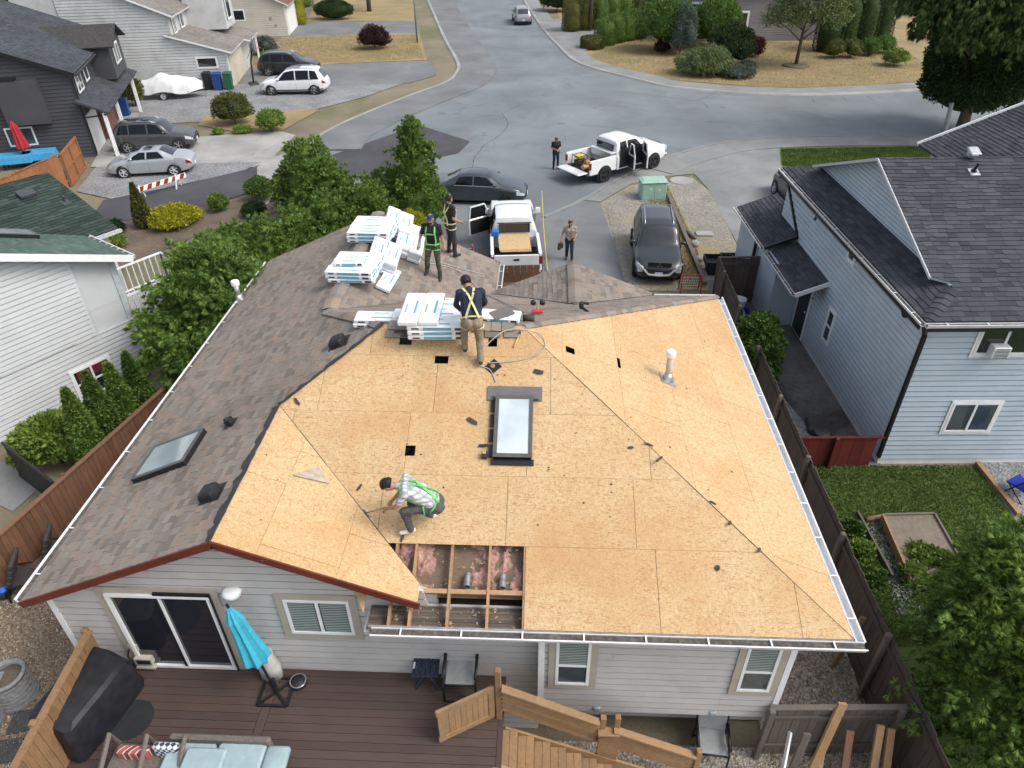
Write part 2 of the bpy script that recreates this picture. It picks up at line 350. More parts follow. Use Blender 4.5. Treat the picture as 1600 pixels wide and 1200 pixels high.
def kerb(name,line,side,w=.36,h=.11,mat=None):
    a,b=offset_strip(line,0,w,side); a2,_=offset_strip(line,.10,.14,side); m=MB()
    rings=[[Vector((p.x,p.y,0.004)),Vector((q.x,q.y,h)),Vector((r.x,r.y,h+.002)),Vector((r.x,r.y,-.02))] for p,q,r in zip(a,a2,b)]
    m.loft(rings,False,False,closed=False); o=m.build(name,mat or CONC_L,None,False,'structure')
    for f in o.data.polygons: pass
    # joints between the kerb sections
    k=0
    for i in range(3,len(line)-1,3):
        d=(line[i+1]-line[i-1]).normalized(); n=Vector((-d.y,d.x,0))*side
        MB().bar(line[i]+n*.15+Vector((0,0,h-.004)),line[i]+n*.43+Vector((0,0,h+.0)),.02,.016).build('joint',ASPH_OLD,o)
    return o
kerb('kerb_left',KL,1); kerb('kerb_right',KR,1); kerb('kerb_near',KN,-1,.3,.06,CONC)
a,b=offset_strip(KL,.36,3.4,1); sheet('pavement_left',a+list(reversed(b)),.112,ASPH_OLD,t=.11)
a,b=offset_strip(KR,.36,2.0,1); sheet('pavement_right',a+list(reversed(b)),.112,CONC,t=.11)
a,b=offset_strip(KN[18:],.36,2.1,-1); sheet('pavement_near',a+list(reversed(b)),.062,CONC,t=.06)
# west lots
sheet('dry_lawn',gp((428,105),(440,58),(560,52),(655,52),(668,94),(560,98),(470,103)),.02,DRY)
sheet('dry_lawn',gp((480,33),(492,3),(560,-12),(646,-15),(650,33)),.02,DRY)
sheet('driveway',gp((380,62),(455,57),(470,35),(652,33),(657,52),(560,53)),.024,ASPH_OLD)
sheet('driveway',gp((372,150),(385,108),(428,104),(470,103),(560,99),(674,95),(682,118),(640,130),(520,137)),.028,ASPH_OLD)
sheet('gravel_drive',gp((205,150),(372,132),(520,136),(630,131),(570,152),(500,170),(420,186),(330,190),(215,196)),.032,GRAVEL)
sheet('dry_verge',gp((310,196),(320,182),(400,178),(470,172),(500,172),(440,205),(400,212)),.036,DRY)
sheet('concrete_drive',gp((150,262),(185,222),(318,214),(440,206),(462,212),(425,248),(408,262),(320,262)),.04,CONC_L)
sheet('porch_slab',gp((142,262),(198,166),(222,170),(175,262)),.05,CONC_L)
sheet('gravel_drive',gp((120,300),(150,262),(322,256),(408,254),(380,268),(290,288),(175,312)),.044,GRAVEL)
sheet('asphalt_drive',gp((140,345),(162,314),(290,289),(385,266),(425,252),(425,290),(330,322),(200,346)),.048,ASPH_NEW)
sheet('concrete_path',gp((402,262),(426,246),(474,236),(462,275),(430,312),(404,330)),.052,CONC_L)
sheet('planting_bed',gp((150,440),(165,345),(330,322),(430,300),(440,330),(330,360),(235,400)),.028,SOIL)
# asphalt patch, cracks and manholes in the road
sheet('road_patch',gp((517,243),(640,200),(660,197),(735,221),(716,240),(655,252),(560,280),(500,285)),.006,ASPH_NEW)
CRK=pmat('crack_tar',(.055,.058,.062),.8,.1)
random.seed(3)
def crack(pts,w=.045):
    L=smooth_line(gp(*pts),8); m=MB(); a=[];b=[]
    for i,p in enumerate(L):
        d=(L[min(i+1,len(L)-1)]-L[max(i-1,0)]).normalized(); n=Vector((-d.y,d.x,0)); ww=w*random.uniform(.4,1.2); j=n*random.uniform(-.05,.05)
        a.append(p+j-n*ww/2); b.append(p+j+n*ww/2)
    m.loft([[Vector((p.x,p.y,.005)),Vector((q.x,q.y,.005))] for p,q in zip(a,b)],False,False,closed=False); return m
for c in (((738,262),(742,245),(760,225),(788,205),(793,190),(785,178),(800,170),(824,157)),((793,187),(770,180),(745,184),(720,182)),((955,142),(1010,148),(1060,154),(1085,157),(1102,152),(1118,145)),((1085,157),(1098,160),(1106,169)),((1045,184),(1080,189),(1142,191)),((703,127),(728,126),(757,127)),((785,90),(760,100),(775,112),(812,110)),((640,150),(662,149),(680,155)),((708,172),(742,166),(770,159)),((1268,152),(1272,160)),((1315,151),(1324,159)),((1355,150),(1368,158)),((810,90),(840,91),(880,90)),((905,195),(945,198),(968,201)),((1170,190),(1200,189))):
    crack(c).build('road_crack',CRK,None,False,'structure')
for (x,y,r) in ((868,244,.9),(828,244,1.0)):
    p=G(x,y); m=MB(); m.lathe([(r*.98,.004),(r,.0045),(r*1.03,.0045)],40,(p.x-2.2,p.y+.3,0),cap=False)
TYRE=pmat('tyre_mark',(.15,.16,.168),.85,.1)
rt=random.Random(11)
for k in range(16):
    x,y=rt.uniform(560,1180),rt.uniform(110,235)
    if y>215-.12*abs(x-800) and x>950: y-=40
    r=rt.uniform(40,130); a0=rt.uniform(0,6.28); sp=rt.uniform(.5,1.6)
    pts=[(x+r*math.cos(a0+sp*i/5),y+.28*r*math.sin(a0+sp*i/5)) for i in range(6)]
    if all(560<q[0]<1250 and 112<q[1]<245 and not(q[1]>190 and q[0]>1040) and not(q[1]<150 and (q[0]>930 or q[0]<700)) for q in pts): crack(pts,rt.uniform(.05,.13)).build('tyre_mark',TYRE,None,False,'structure')
for k in range(22):
    q=G(rt.uniform(620,1150),rt.uniform(150,225)); m=MB(); s_=rt.uniform(.08,.3); m.lathe([(s_,.0045),(.01,.0046)],12,(q.x,q.y,0),cap=False); m.build('oil_stain',TYRE,None,False,'structure')
# our driveway and the strips beside it
sheet('driveway',gp((640,352),(845,338),(905,312),(940,318),(985,455),(700,455)),.012,ASPH_OLD)
sheet('dry_verge',gp((938,318),(985,290),(1045,284),(1060,290),(1105,455),(985,455)),.016,DRYGRAV)
sheet('gravel_drive',gp((1045,286),(1080,276),(1110,300),(1150,380),(1180,455),(1105,455)),.02,DRYGRAV)
sheet('concrete_drive',gp((905,312),(950,290),(1010,262),(1065,246),(1150,228),(1222,226),(1222,262),(1262,282),(1270,470),(1190,470),(1150,378),(1108,298),(1085,272),(1040,276),(985,288),(938,316)),.024,CONC)
sheet('dry_path',gp((1062,455),(1048,380),(1020,320),(1000,300),(1042,288),(1058,320),(1088,385),(1108,455)),.026,DRY); sheet('dry_path',gp((945,318),(985,296),(990,305),(975,340),(978,400),(985,440),(975,440),(962,380)),.026,DRYGRAV)
sheet('lawn_strip',gp((1218,232),(1462,228),(1480,262),(1250,275),(1220,258)),.03,TURF)
# east side yards
sheet('side_path',[(6.42,25.5),(8.9,25.5),(9.2,14.7),(7.6,14.7),(6.42,19)],.03,CONC_D)
sheet('gravel_strip',[(6.42,20.5),(6.9,20),(7.9,15.5),(7.6,14.75),(6.42,14.75)],.034,GRAVEL)
sheet('lawn_back',[(6.42,14.7),(24,14.7),(24,3),(6.42,3)],.02,TURF)
sheet('gravel_strip',[(11.75,14.9),(18,15.4),(18,10),(11.7,10)],.03,GRAVEL)
sheet('gravel_path',gp((1350,812),(1380,810),(1425,900),(1440,960),(1400,960),(1380,880)),.03,GRAVEL)
# back yard and left side
sheet('chip_yard',[(-14,3),(-8.2,3),(-7.9,7),(-8,20),(-10.6,20),(-11.6,10)],.012,CHIPS)
sheet('chip_yard',[(-8.2,0),(6.35,0),(6.35,17),(4.2,17),(4.2,6.9),(-8.2,6.9)],.016,CHIPS_P)
sheet('left_path',gp((0,790),(0,720),(35,735),(60,765),(20,800)),.02,CONC)
sheet('upper_lot',gp((905,92),(1000,114),(1060,126),(1200,137),(1330,136),(1480,124),(1560,60),(1500,-25),(840,-25),(870,20)),.02,DRY)
sheet('driveway',gp((842,38),(880,30),(935,48),(940,60),(905,90),(880,75)),.13,CONC)
# ================================================================== SURFACE FIELDS (shingles, boards, sheets)
def clip(poly, a, b, c):
    """keep the side a*u+b*v>=c of a convex polygon in (u,v)"""
    out=[]; n=len(poly)
    for i in range(n):
        p,q=poly[i],poly[(i+1)%n]; dp=a*p[0]+b*p[1]-c; dq=a*q[0]+b*q[1]-c
        if dp>=0: out.append(p)
        if (dp>=0)!=(dq>=0):
            t=dp/(dp-dq); out.append((p[0]+(q[0]-p[0])*t,p[1]+(q[1]-p[1])*t))
    return out
def area(p): return abs(sum(p[i][0]*p[(i+1)%len(p)][1]-p[(i+1)%len(p)][0]*p[i][1] for i in range(len(p))))/2 if len(p)>2 else 0
def clip_convex(poly, win):
    s=sum(win[i][0]*win[(i+1)%len(win)][1]-win[(i+1)%len(win)][0]*win[i][1] for i in range(len(win)))
    if s<0: win=list(reversed(win))
    for i in range(len(win)):
        p,q=win[i],win[(i+1)%len(win)]; a,b=-(q[1]-p[1]),q[0]-p[0]
        poly=clip(poly,a,b,a*p[0]+b*p[1])
        if len(poly)<3: return []
    return poly
def cut_rect(polys, r):
    """convex polygons minus an axis-aligned rectangle (u0,v0,u1,v1)"""
    out=[]
    for p in polys:
        for (a,b,c) in ((-1,0,-r[0]),(1,0,r[2])):
            q=clip(p,a,b,c)
            if area(q)>1e-4: out.append(q)
        mid=clip(clip(p,1,0,r[0]),-1,0,-r[2])
        for (a,b,c) in ((0,-1,-r[1]),(0,1,r[3])):
            q=clip(mid,a,b,c) if len(mid)>2 else []
            if area(q)>1e-4: out.append(q)
    return out
class Plane:
    """flat surface frame: origin, u (along), v (up), n (outward)"""
    def __init__(s,O,u,v):
        s.O=Vector(O); s.u=Vector(u).normalized(); v=Vector(v); s.v=(v-s.u*v.dot(s.u)).normalized(); s.n=s.u.cross(s.v)
    def p(s,u,v,h=0): return s.O+s.u*u+s.v*v+s.n*h
    def uv(s,P): d=Vector(P)-s.O; return (d.dot(s.u),d.dot(s.v))
    def M(s,u=0,v=0,h=0):
        m=Matrix((s.u,s.v,s.n)).transposed().to_4x4(); m.translation=s.p(u,v,h); return m
    def hit(s,px,py,h=0):
        """where the sight line through a photo point meets this surface, in (u,v)"""
        d=ray(px,py); o=Vector((0,0,CAM_H)); t=(s.O+s.n*h-o).dot(s.n)/d.dot(s.n); return s.uv(o+d*t)
def roof_plane(O, u, h, m): return Plane(O,u,Vector(h)+Vector((0,0,m)))
def piece_mesh(m, poly, h_of, base=0.0, F=lambda u,v,h:Vector((u,v,h))):
    k=len(poly); top=[F(u,v,h_of(u,v)) for u,v in poly]; bot=[F(u,v,base) for u,v in poly]
    s=sum(poly[i][0]*poly[(i+1)%k][1]-poly[(i+1)%k][0]*poly[i][1] for i in range(k))
    if s<0: top.reverse(); bot.reverse()
    m.add(top+bot,[tuple(range(k))]+[(i,i+k,(i+1)%k+k,(i+1)%k) for i in range(k)])
_shared={}
def shingles(parent, pl, win, expo, tab, mat, n_single=0, jag=.02, thick=.012, seed=1, joined='shingles', base=0.0):
    """courses of shingle tabs over a convex window in the plane; the n_single nearest are objects, the rest one part"""
    rng=random.Random(seed); us=[p[0] for p in win]; vs=[p[1] for p in win]; items=[]
    nv=int((max(vs)-min(vs))/expo)+2; v0=min(vs)
    for r in range(nv):
        u=min(us)-rng.random()*tab; vb=v0+r*expo
        while u<max(us):
            w=tab*rng.uniform(.55,1.35); d=rng.choice((0,0,jag,-jag*.6))
            q=[(u,vb-d),(u+w-.006,vb-d),(u+w-.006,vb+expo+.01),(u,vb+expo+.01)]
            full=q; q=clip_convex(q,win)
            if area(q)>.0008: items.append((q,vb-d,vb+expo,full if abs(area(q)-area(full))<1e-6 else None, rng.uniform(.7,1.3)*thick))
            u+=w
    cam_p=Vector((0,0,CAM_H)); items.sort(key=lambda it:(pl.p(*it[0][0])-cam_p).length)
    rest=MB()
    for k,(q,vb,vt,full,th) in enumerate(items):
        hf=lambda u,v: base+.003+th*(vt-v)/(vt-vb)
        if k<n_single:
            m=MB(); u0,v0_=q[0]
            piece_mesh(m,[(a-u0,b-v0_) for a,b in q],lambda a,b:hf(a+u0,b+v0_))
            link('shingle',m.mesh('shingle',mat),parent,None,True,pl.M(u0,v0_))
        else: piece_mesh(rest,q,hf,0.0,pl.p)
    if rest.f: rest.build(joined,mat,parent,False,'stuff',True)
def boards(parent, pl, win, h, mat, name='siding_board', lap=.045, base=0.0, seglen=3.66, seed=1):
    """horizontal lap boards over a convex window of a wall plane, each board its own part"""
    rng=random.Random(seed); us=[p[0] for p in win]; vs=[p[1] for p in win]; v=min(vs); out=[]
    while v<max(vs)-.01:
        ulo,uhi=min(us),max(us); cuts=[ulo]
        if seglen:
            x=ulo+rng.uniform(.3,1)*seglen
            while x<uhi-.4: cuts.append(x); x+=seglen
        cuts.append(uhi)
        for a,b in zip(cuts[:-1],cuts[1:]):
            q=clip_convex([(a,v),(b-.003,v),(b-.003,v+h),(a,v+h)],win)
            if area(q)>.002:
                # two-step profile: a slanting face with a butt edge, split in two laps like vinyl siding
                m=MB(); v0=v; u0=q[0][0]
                ql=[(x-u0,y-v0) for x,y in q]; kz=.8*h; lo=clip(ql,0,-1,-kz); hi=clip(ql,0,1,kz)
                if area(lo)>1e-5: piece_mesh(m,lo,lambda x,y:base+.004+lap*(1-.25*y/kz))
                if area(hi)>1e-5: piece_mesh(m,hi,lambda x,y:base+.004+lap*.75*(1-(y-kz)/(h-kz))*.4)
                key=None; o=link(name,m.mesh(name,mat),parent,None,True,pl.M(u0,v0)); out.append(o)
        v+=h
    return out
def slab_piece(parent,name,pl,polys,mat,t=.015,h=0.0):
    m=MB()
    for q in polys: m.slab([pl.p(u,v,h) for u,v in q],pl.n,t)
    return m.build(name,mat,parent,False,None,True)
def window(parent, pl, u0, v0, u1, v1, frame=.05, trim=None, tw=.12, mull=(), hb=(), h=.052, glassm=None, proud=.035, blinds=None, name='window', sill=False):
    """window on a wall plane: trim boards, frame, panes, mullions (fractions), optional blinds behind the pane"""
    M=pl.M(u0,v0,h); W,H=u1-u0,v1-v0
    def bx(m,a,b,c,d,z0,z1): m.box(((a+c)/2,(b+d)/2,(z0+z1)/2),(c-a,d-b,z1-z0))
    f=MB(); xs=[0]+[W*x for x in mull]+[W]; ys=[0]+[H*y for y in hb]+[H]; e=frame
    bx(f,0,0,W,e,0,proud); bx(f,0,H-e,W,H,0,proud); bx(f,0,e,e,H-e,0,proud-.002); bx(f,W-e,e,W,H-e,0,proud-.002)
    for x in xs[1:-1]: bx(f,x-e*.5,e,x+e*.5,H-e,0,proud-.004)
    for y in ys[1:-1]: bx(f,e,y-e*.5,W-e,y+e*.5,0,proud-.006)
    wo=link(name,f.mesh(name,WHITE),parent,None,True,M)
    for i in range(len(xs)-1):
        for j in range(len(ys)-1):
            g=MB(); bx(g,xs[i]+e*.4,ys[j]+e*.4,xs[i+1]-e*.4,ys[j+1]-e*.4,0.002,.012+.001*((i+j)%2)); link('pane',g.mesh('pane',glassm or GLASSW),wo)
            if blinds and (i+j) in blinds:
                b=MB(); y=ys[j]+e; 
                while y<ys[j+1]-e: bx(b,xs[i]+e,y,xs[i+1]-e,y+.022,.013,.016); y+=.045
                link('blind',b.mesh('blind',BLIND),wo)
    if trim:
        for (a,b,c,d) in ((-tw,-tw,W+tw,0),(-tw,H,W+tw,H+tw),(-tw,0,0,H),(W,0,W+tw,H)):
            t=MB(); bx(t,a+.001,b+.001,c-.001,d-.001,0,.024); link('trim',t.mesh('trim',trim),wo)
    return wo
BLIND=pmat('window_blind',(.30,.36,.34),.6,.06,3,0)
def gutter(parent, p, q, out, z, w=.13, d=.10, muck=True, step=.95, mat=None):
    """open gutter trough from p to q (x,y), out = outward side, with hanger straps across it"""
    p,q,o=Vector((p[0],p[1],z)),Vector((q[0],q[1],z)),Vector((out[0],out[1],0)).normalized(); m=MB(); t=.012; Z=Vector((0,0,1)); mat=mat or GUTTER
    sec=[o*0+Z*0,o*0-Z*d,o*w*.8-Z*d,o*w-Z*.02,o*(w+.015)+Z*0,o*(w-t)+Z*0,o*(w-t-.006)-Z*.02,o*w*.78-Z*(d-t),o*t-Z*(d-t),o*t]
    m.loft([[p+s for s in sec],[q+s for s in sec]]); g=m.build('gutter',mat,parent,False,None,True)
    L=(q-p).length; d_=(q-p).normalized(); k=int(L/step)
    for i in range(k+1):
        c=p+d_*(L*(i+.5)/(k+1)); MB().bar(c+Z*.004,c+o*(w+.006)+Z*.004,.026,.006).build('hanger',mat,g,world=True)
    if muck:
        MB().bar(p+o*w*.47-Z*.034+d_*.02,q+o*w*.47-Z*.034-d_*.02,w*.84,.02).build('leaf_litter',MUCK,g,world=True)
    return g
def caps(parent, p, q, mat, w=.17, step=.2, sag=.05, n=(0,0,1), name='ridge_cap'):
    """overlapping folded cap shingles along a ridge or hip from p up to q"""
    p,q=Vector(p),Vector(q); d=(q-p); L=d.length; d.normalize(); sd=d.cross(Vector((0,0,1))).normalized(); up=sd.cross(d)
    k=int(L/step); m=MB()
    for s0,h in ((0,.03),(step*1.15,.008)):
        pass
    def cap(m):
        a=[Vector((-w,0,-sag)),Vector((-w*.45,0,-sag*.35)),Vector((0,0,.0)),Vector((w*.45,0,-sag*.35)),Vector((w,0,-sag))]
        lo=[v+Vector((0,0,.034)) for v in a]; hi=[v+Vector((0,step*1.2,.010)) for v in a]; lb=[v+Vector((0,0,.012)) for v in a]
        m.loft([lo,hi],False,False,closed=False); m.loft([lb,lo],False,False,closed=False)
    cap(m); me=m.mesh(name,mat); B=Matrix((sd,d,up)).transposed().to_4x4()
    for i in range(k):
        M=B.copy(); M.translation=p+d*(i*step)+sd*random.uniform(-.008,.008); link(name,me,parent,None,True,M)

# ================================================================== THE HOUSE BEING RE-ROOFED
ZE=3.66; MP=.44
XL,XR,XW=-8.26,4.76,-1.3           # left eave, right eave, right eave of the wing
YB,YF,YW=6.66,17.39,19.4           # back eave, front eave, front of the wing
XRG=-4.76; ZW=ZE+MP*(XRG-XL)       # wing ridge
YR=11.85; ZR=ZE+MP*(YR-YB); MF=(ZR-ZE)/(YF-YR); XRL=XL+(ZR-ZE)/MP; XRR=-.38; MRT=(ZR-ZE)/(XR-XRR)
J1=Vector((XRG,YB+(ZW-ZE)/MP,ZW)); J2=Vector((XRG,YF-(ZW-ZE)/MF,ZW)); RL=Vector((XRL,YR,ZR)); RR=Vector((XRR,YR,ZR))
GX,GW=.82,2.17; GY=17.55; ZG=ZE+MF*GW
house=thing('house','pale sided house with half its roof stripped to bare board','house',(-1.7,12,0))
PB=roof_plane((0,YB,ZE),(1,0,0),(0,1,0),MP); PR=roof_plane((XR,0,ZE),(0,1,0),(-1,0,0),MRT)
PLF=roof_plane((XL,0,ZE),(0,-1,0),(1,0,0),MP); PG=roof_plane((XRG+(ZW-ZE)/MP,0,ZE),(0,1,0),(-1,0,0),MP)
PF=roof_plane((0,YF,ZE),(-1,0,0),(0,-1,0),MF)
def on(pl,*pts): return [pl.uv(p) for p in pts]
YK=6.9                              # gable verge of the wing at the back
XK=-1.85; vb_y=YB+(ZW-MP*(XK-XRG)-ZE)/MP
winB=on(PB,(-2.6,YB,ZE),(XR,YB,ZE),RR,RL,J1)
winG=on(PG,(XRG,YK,ZW),(XK,YK,ZW-MP*(XK-XRG)),(XK,vb_y,ZW-MP*(XK-XRG)),J1)
winR=on(PR,(XR,YB,ZE),(XR,YF,ZE),RR)
winL1=on(PLF,(XL,YK,ZE),(XRG,YK,ZW),(XRG,YW,ZW),(XL,YW,ZE))
winL2=on(PLF,J1,RL,J2)
# ---- OSB sheathing, sheet by sheet
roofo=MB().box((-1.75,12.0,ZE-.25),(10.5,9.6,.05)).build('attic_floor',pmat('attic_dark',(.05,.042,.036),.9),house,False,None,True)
def hole(pl,px,py,w,h): u,v=pl.hit(px,py); return (u-w/2,v-h/2,u+w/2,v+h/2)
hu0,hv1=PB.hit(594,848); hu1,_=PB.hit(822,851)
BIG=(-2.7,-.1,hu1,hv1)
holesB=[BIG,hole(PB,634,532,.24,.2),hole(PB,690,562,.26,.17),hole(PB,770,535,.17,.2),hole(PB,641,704,.18,.2)]
holesR=[hole(PR,891,547,.22,.19),hole(PR,967,567,.36,.07)]
def sheets(pl,win,holes,v_first,offs,wu=2.12,hv=1.22):
    us=[p[0] for p in win]; vs=[p[1] for p in win]; v=min(vs); r=0; vt=v+v_first
    while v<max(vs)-.01:
        u=min(us)-wu+offs[r%len(offs)]
        while u<max(us):
            g=.0035; q=clip_convex([(u+g,v+g*.6),(u+wu-g,v+g*.6),(u+wu-g,vt-g*.6),(u+g,vt-g*.6)],win)
            if area(q)>.01:
                ps=[q]
                for h in holes: ps=cut_rect(ps,h)
                if ps: slab_piece(house,'osb_sheet',pl,ps,OSB,.014,random.uniform(-.0012,.0012))
            u+=wu
        v=vt; vt=v+hv; r+=1
sheets(PB,winB,holesB,hv1,[hu1-(-2.6)+.0,(PB.hit(995,790)[0]+2.6)%2.12,(PB.hit(640,690)[0]+2.6)%2.12,.7,1.5])
sheets(PG,winG,[],1.3,[.9,.2,1.5]); sheets(PR,winR,holesR,1.1,[1.2,.3,1.7,.8])
for (a_,b_) in ((RR,Vector((XR,YB,ZE))),(J1,Vector((XK,vb_y,ZW-MP*(XK-XRG))))):
    for f0,f1,wj in ((.0,.16,.006),(.16,.36,.013),(.36,.52,.007),(.52,.8,.012),(.8,1,.007)):
        MB().bar(a_.lerp(b_,f0)+Vector((0,0,.002)),b_.lerp(a_,1-f1)+Vector((0,0,.002)),wj,.006).build('hip_joint',FELT,house,False,None,True)
# decking under the remaining shingles
DECKW=wood('roof_deck',(.28,.19,.11),(1,6,6))
for pl,w_ in ((PLF,winL1),(PLF,winL2)):
    slab_piece(house,'roof_deck',pl,[w_],FELT,.016,-.001)
winF=on(PF,(XW,YF,ZE),(XR,YF,ZE),RR,RL,J2); slab_piece(house,'roof_deck',PF,[winF],FELT,.016,-.001)
PWR=Plane((XW,0,ZE),(0,1,0),(XRG-XW,0,ZW-ZE))
zwr=lambda y: (ZW-ZE)
winWR=on(PWR,(XW,YF,ZE),(XW,YW,ZE),(XRG,YW,ZW),J2); slab_piece(house,'roof_deck',PWR,[winWR],FELT,.016,-.001)
mg=(ZG-ZE)/GW; PGL=Plane((GX-GW,0,ZE),(0,-1,0),(1,0,mg)); PGR=Plane((GX+GW,0,ZE),(0,1,0),(-1,0,mg)); yj=YF-(ZG-ZE)/MF
winGL=on(PGL,(GX-GW,GY,ZE),(GX-GW,YF,ZE),(GX,yj,ZG),(GX,GY,ZG)); winGR=on(PGR,(GX+GW,GY,ZE),(GX+GW,YF,ZE),(GX,yj,ZG),(GX,GY,ZG))
for pl,w_ in ((PGL,winGL),(PGR,winGR)): slab_piece(house,'roof_deck',pl,[w_],FELT,.014,.018)
# ---- shingles that are still on
shingles(house,PLF,winL1,.135,.24,SH_BROWN,300,seed=2)
shingles(house,PLF,winL2,.135,.24,SH_BROWN,0,seed=3); shingles(house,PF,winF,.135,.24,SH_BROWN,0,seed=4); shingles(house,PWR,winWR,.135,.24,SH_BROWN,0,seed=5)
shingles(house,PGL,winGL,.135,.24,SH_BROWN,0,seed=6,base=.02); shingles(house,PGR,winGR,.135,.24,SH_BROWN,0,seed=7,base=.02)
caps(house,(GX,GY,ZG+.03),(GX,yj,ZG+.03),SH_BROWN); caps(house,J2+Vector((0,YW-J2.y,.02)),J2+Vector((0,0,.02)),SH_BROWN,.18); caps(house,J2+Vector((0,0,.02)),RL+Vector((0,0,.02)),SH_BROWN,.17)
caps(house,RL+Vector((.1,0,.02)),RR+Vector((-.1,0,.02)),SH_BROWN,.17)
caps(house,Vector((XR,YF,ZE+.02)),RR+Vector((0,0,.02)),SH_BROWN,.1)
# torn underlay strip along the wing ridge and the hip
def ragged(name,p,q,wid,mat,lift=.03,seed=1,n=26,off=0,jit=.5,pl=PLF):
    """ragged strip lying on plane pl along the line p-q"""
    rng=random.Random(seed); a=Vector(pl.uv(p)); b=Vector(pl.uv(q)); d=(b-a).normalized(); nn=Vector((-d.y,d.x))
    if (pl.p(*(a+nn))-Vector(p)).z>0: nn=-nn
    lo=[];hi=[]
    for i in range(n+1):
        c=a.lerp(b,i/n); wv=wid*(1+jit*(rng.random()-.5)*2); lo.append(pl.p(*(c+nn*wv),lift*rng.uniform(.5,1))); hi.append(pl.p(*(c-nn*off*rng.uniform(.3,1)),lift))
    m=MB(); m.loft([[x,y] for x,y in zip(lo,hi)],False,False,closed=False); m.loft([[x-pl.n*.012,x] for x in lo],False,False,closed=False); return m.build(name,mat,house,False,None,True)
ragged('underlay',(XRG,YK,ZW),J1,.13,FELT,.03,1,30,.05); ragged('underlay',J1,RL,.09,FELT,.03,2,24,.06)
ragged('valley_flashing',(XW,YF,ZE),J2,.1,STEEL,.025,3,4,0,0,PF); 
for a,b in (((GX-GW,YF,ZE),(GX,yj,ZG)),((GX+GW,YF,ZE),(GX,yj,ZG))): ragged('valley_flashing',a,b,.05,BLACKM,.03,4,6,.03,.2,PF)
# ---- fascia, verges and gutters
def fascia(p,q,h=.13,t=.03,mat=REDWOOD): MB().bar(p,q,t,h).build('fascia',mat,house,False,None,True)
for (a,b) in (((XL-.02,YK-.02,ZE-.066),(XRG,YK-.02,ZW-.066)),((XRG,YK-.02,ZW-.066),(XK+.02,YK-.02,ZW-MP*(XK-XRG)-.066)),((XL-.02,YW+.02,ZE-.066),(XRG,YW+.02,ZW-.066)),((XRG,YW+.02,ZW-.066),(XW,YW+.02,ZE-.066)),((GX-GW,GY+.02,ZE-.07),(GX,GY+.02,ZG-.07)),((GX,GY+.02,ZG-.07),(GX+GW,GY+.02,ZE-.07))): fascia(a,b)
FW=pmat('aged_fascia',(.30,.28,.26),.8,.2,6,.2)
for (a,b) in (((-2.6,YB-.0,ZE-.1),(XR,YB-.0,ZE-.1)),((XR+.0,YB+.03,ZE-.1),(XR+.0,YF-.03,ZE-.1)),((XL,YK+.02,ZE-.1),(XL,YW-.02,ZE-.1)),((XW,YF+.05,ZE-.1),(XW,YW-.02,ZE-.1)),((XW+.05,YF,ZE-.1),(GX-GW,YF,ZE-.1)),((GX+GW,YF,ZE-.1),(XR-.03,YF,ZE-.1))): fascia(a,b,.17,.03,FW)
gutter(house,(-2.55,YB-.02),(XR+.15,YB-.02),(0,-1),ZE-.02,.14,step=1.0); gutter(house,(XR+.02,YB-.02),(XR+.02,YF+.05),(1,0),ZE-.025,.14,.1,False,.9)
gutter(house,(XL-.02,YK+.05),(XL-.02,YW-.05),(-1,0),ZE-.02,.13,step=1.1); gutter(house,(XW+.02,YF+.1),(XW+.02,YW-.1),(1,0),ZE-.02,.13); gutter(house,(GX+GW+.1,YF+.02),(XR,YF+.02),(0,1),ZE-.02,.13)
# soffits
MB().box((0.9,YB+.27,ZE-.2),(7.2,.5,.02)).build('soffit',WHITE,house,False,None,True)
MB().box((XR-.28,12,ZE-.2),(.5,10.7,.02)).build('soffit',WHITE,house,False,None,True); MB().box((XL+.25,13.25,ZE-.2),(.46,12.0,.02)).build('soffit',WHITE,house,False,None,True)
# ---- walls
YWALL=7.18; ZD=1.65
def core(lo,hi,mat=SID_MAIN,name='wall'):
    MB().box([(a+b)/2 for a,b in zip(lo,hi)],[b-a for a,b in zip(lo,hi)]).build(name,mat,house,False,None,True)
core((-8.02,YWALL+.02,0),(-1.7,19.1,ZE-.22)); core((-1.7,YWALL+.3,0),(4.28,17.1,ZE-.22))
gw=MB(); gw.slab([(-8.02,YWALL+.02,ZE-.22),(-1.6,YWALL+.02,ZE-.22),(-1.6,YWALL+.02,ZW-MP*3.16-.1),(XRG,YWALL+.02,ZW-.12),(-8.02,YWALL+.02,ZE-.05)],(0,-1,0),.1); gw.build('gable_wall',SID_MAIN,house,False,None,True)
PW=Plane((0,YWALL,0),(1,0,0),(0,0,1))
boards(house,PW,[(-8.02,.0),(.06,.0),(.06,ZE-.12),(-8.02,ZE-.12)],.17,SID_MAIN); boards(house,PW,[(-7.9,ZE-.12),(-1.75,ZE-.12),(-1.8,ZE+.24),(XRG,ZW-.12)],.17,SID_MAIN)
YBAY=6.92; core((.08,YBAY+.02,1.12),(4.06,YWALL+.5,ZE-.22),SID_MAIN,'bay')
PBY=Plane((0,YBAY,0),(1,0,0),(0,0,1)); boards(house,PBY,[(.08,1.1),(4.06,1.1),(4.06,ZE-.2),(.08,ZE-.2)],.17,SID_MAIN)
PBS=Plane((4.08,0,0),(0,1,0),(0,0,1)); boards(house,PBS,[(YBAY,1.1),(7.4,1.1),(7.4,ZE-.2),(YBAY,ZE-.2)],.17,SID_MAIN)
PLW=Plane((0,YWALL+.28,0),(1,0,0),(0,0,1)); boards(house,PLW,[(-.1,0.05),(4.28,.05),(4.28,1.2),(-.1,1.2)],.17,SID_MAIN)
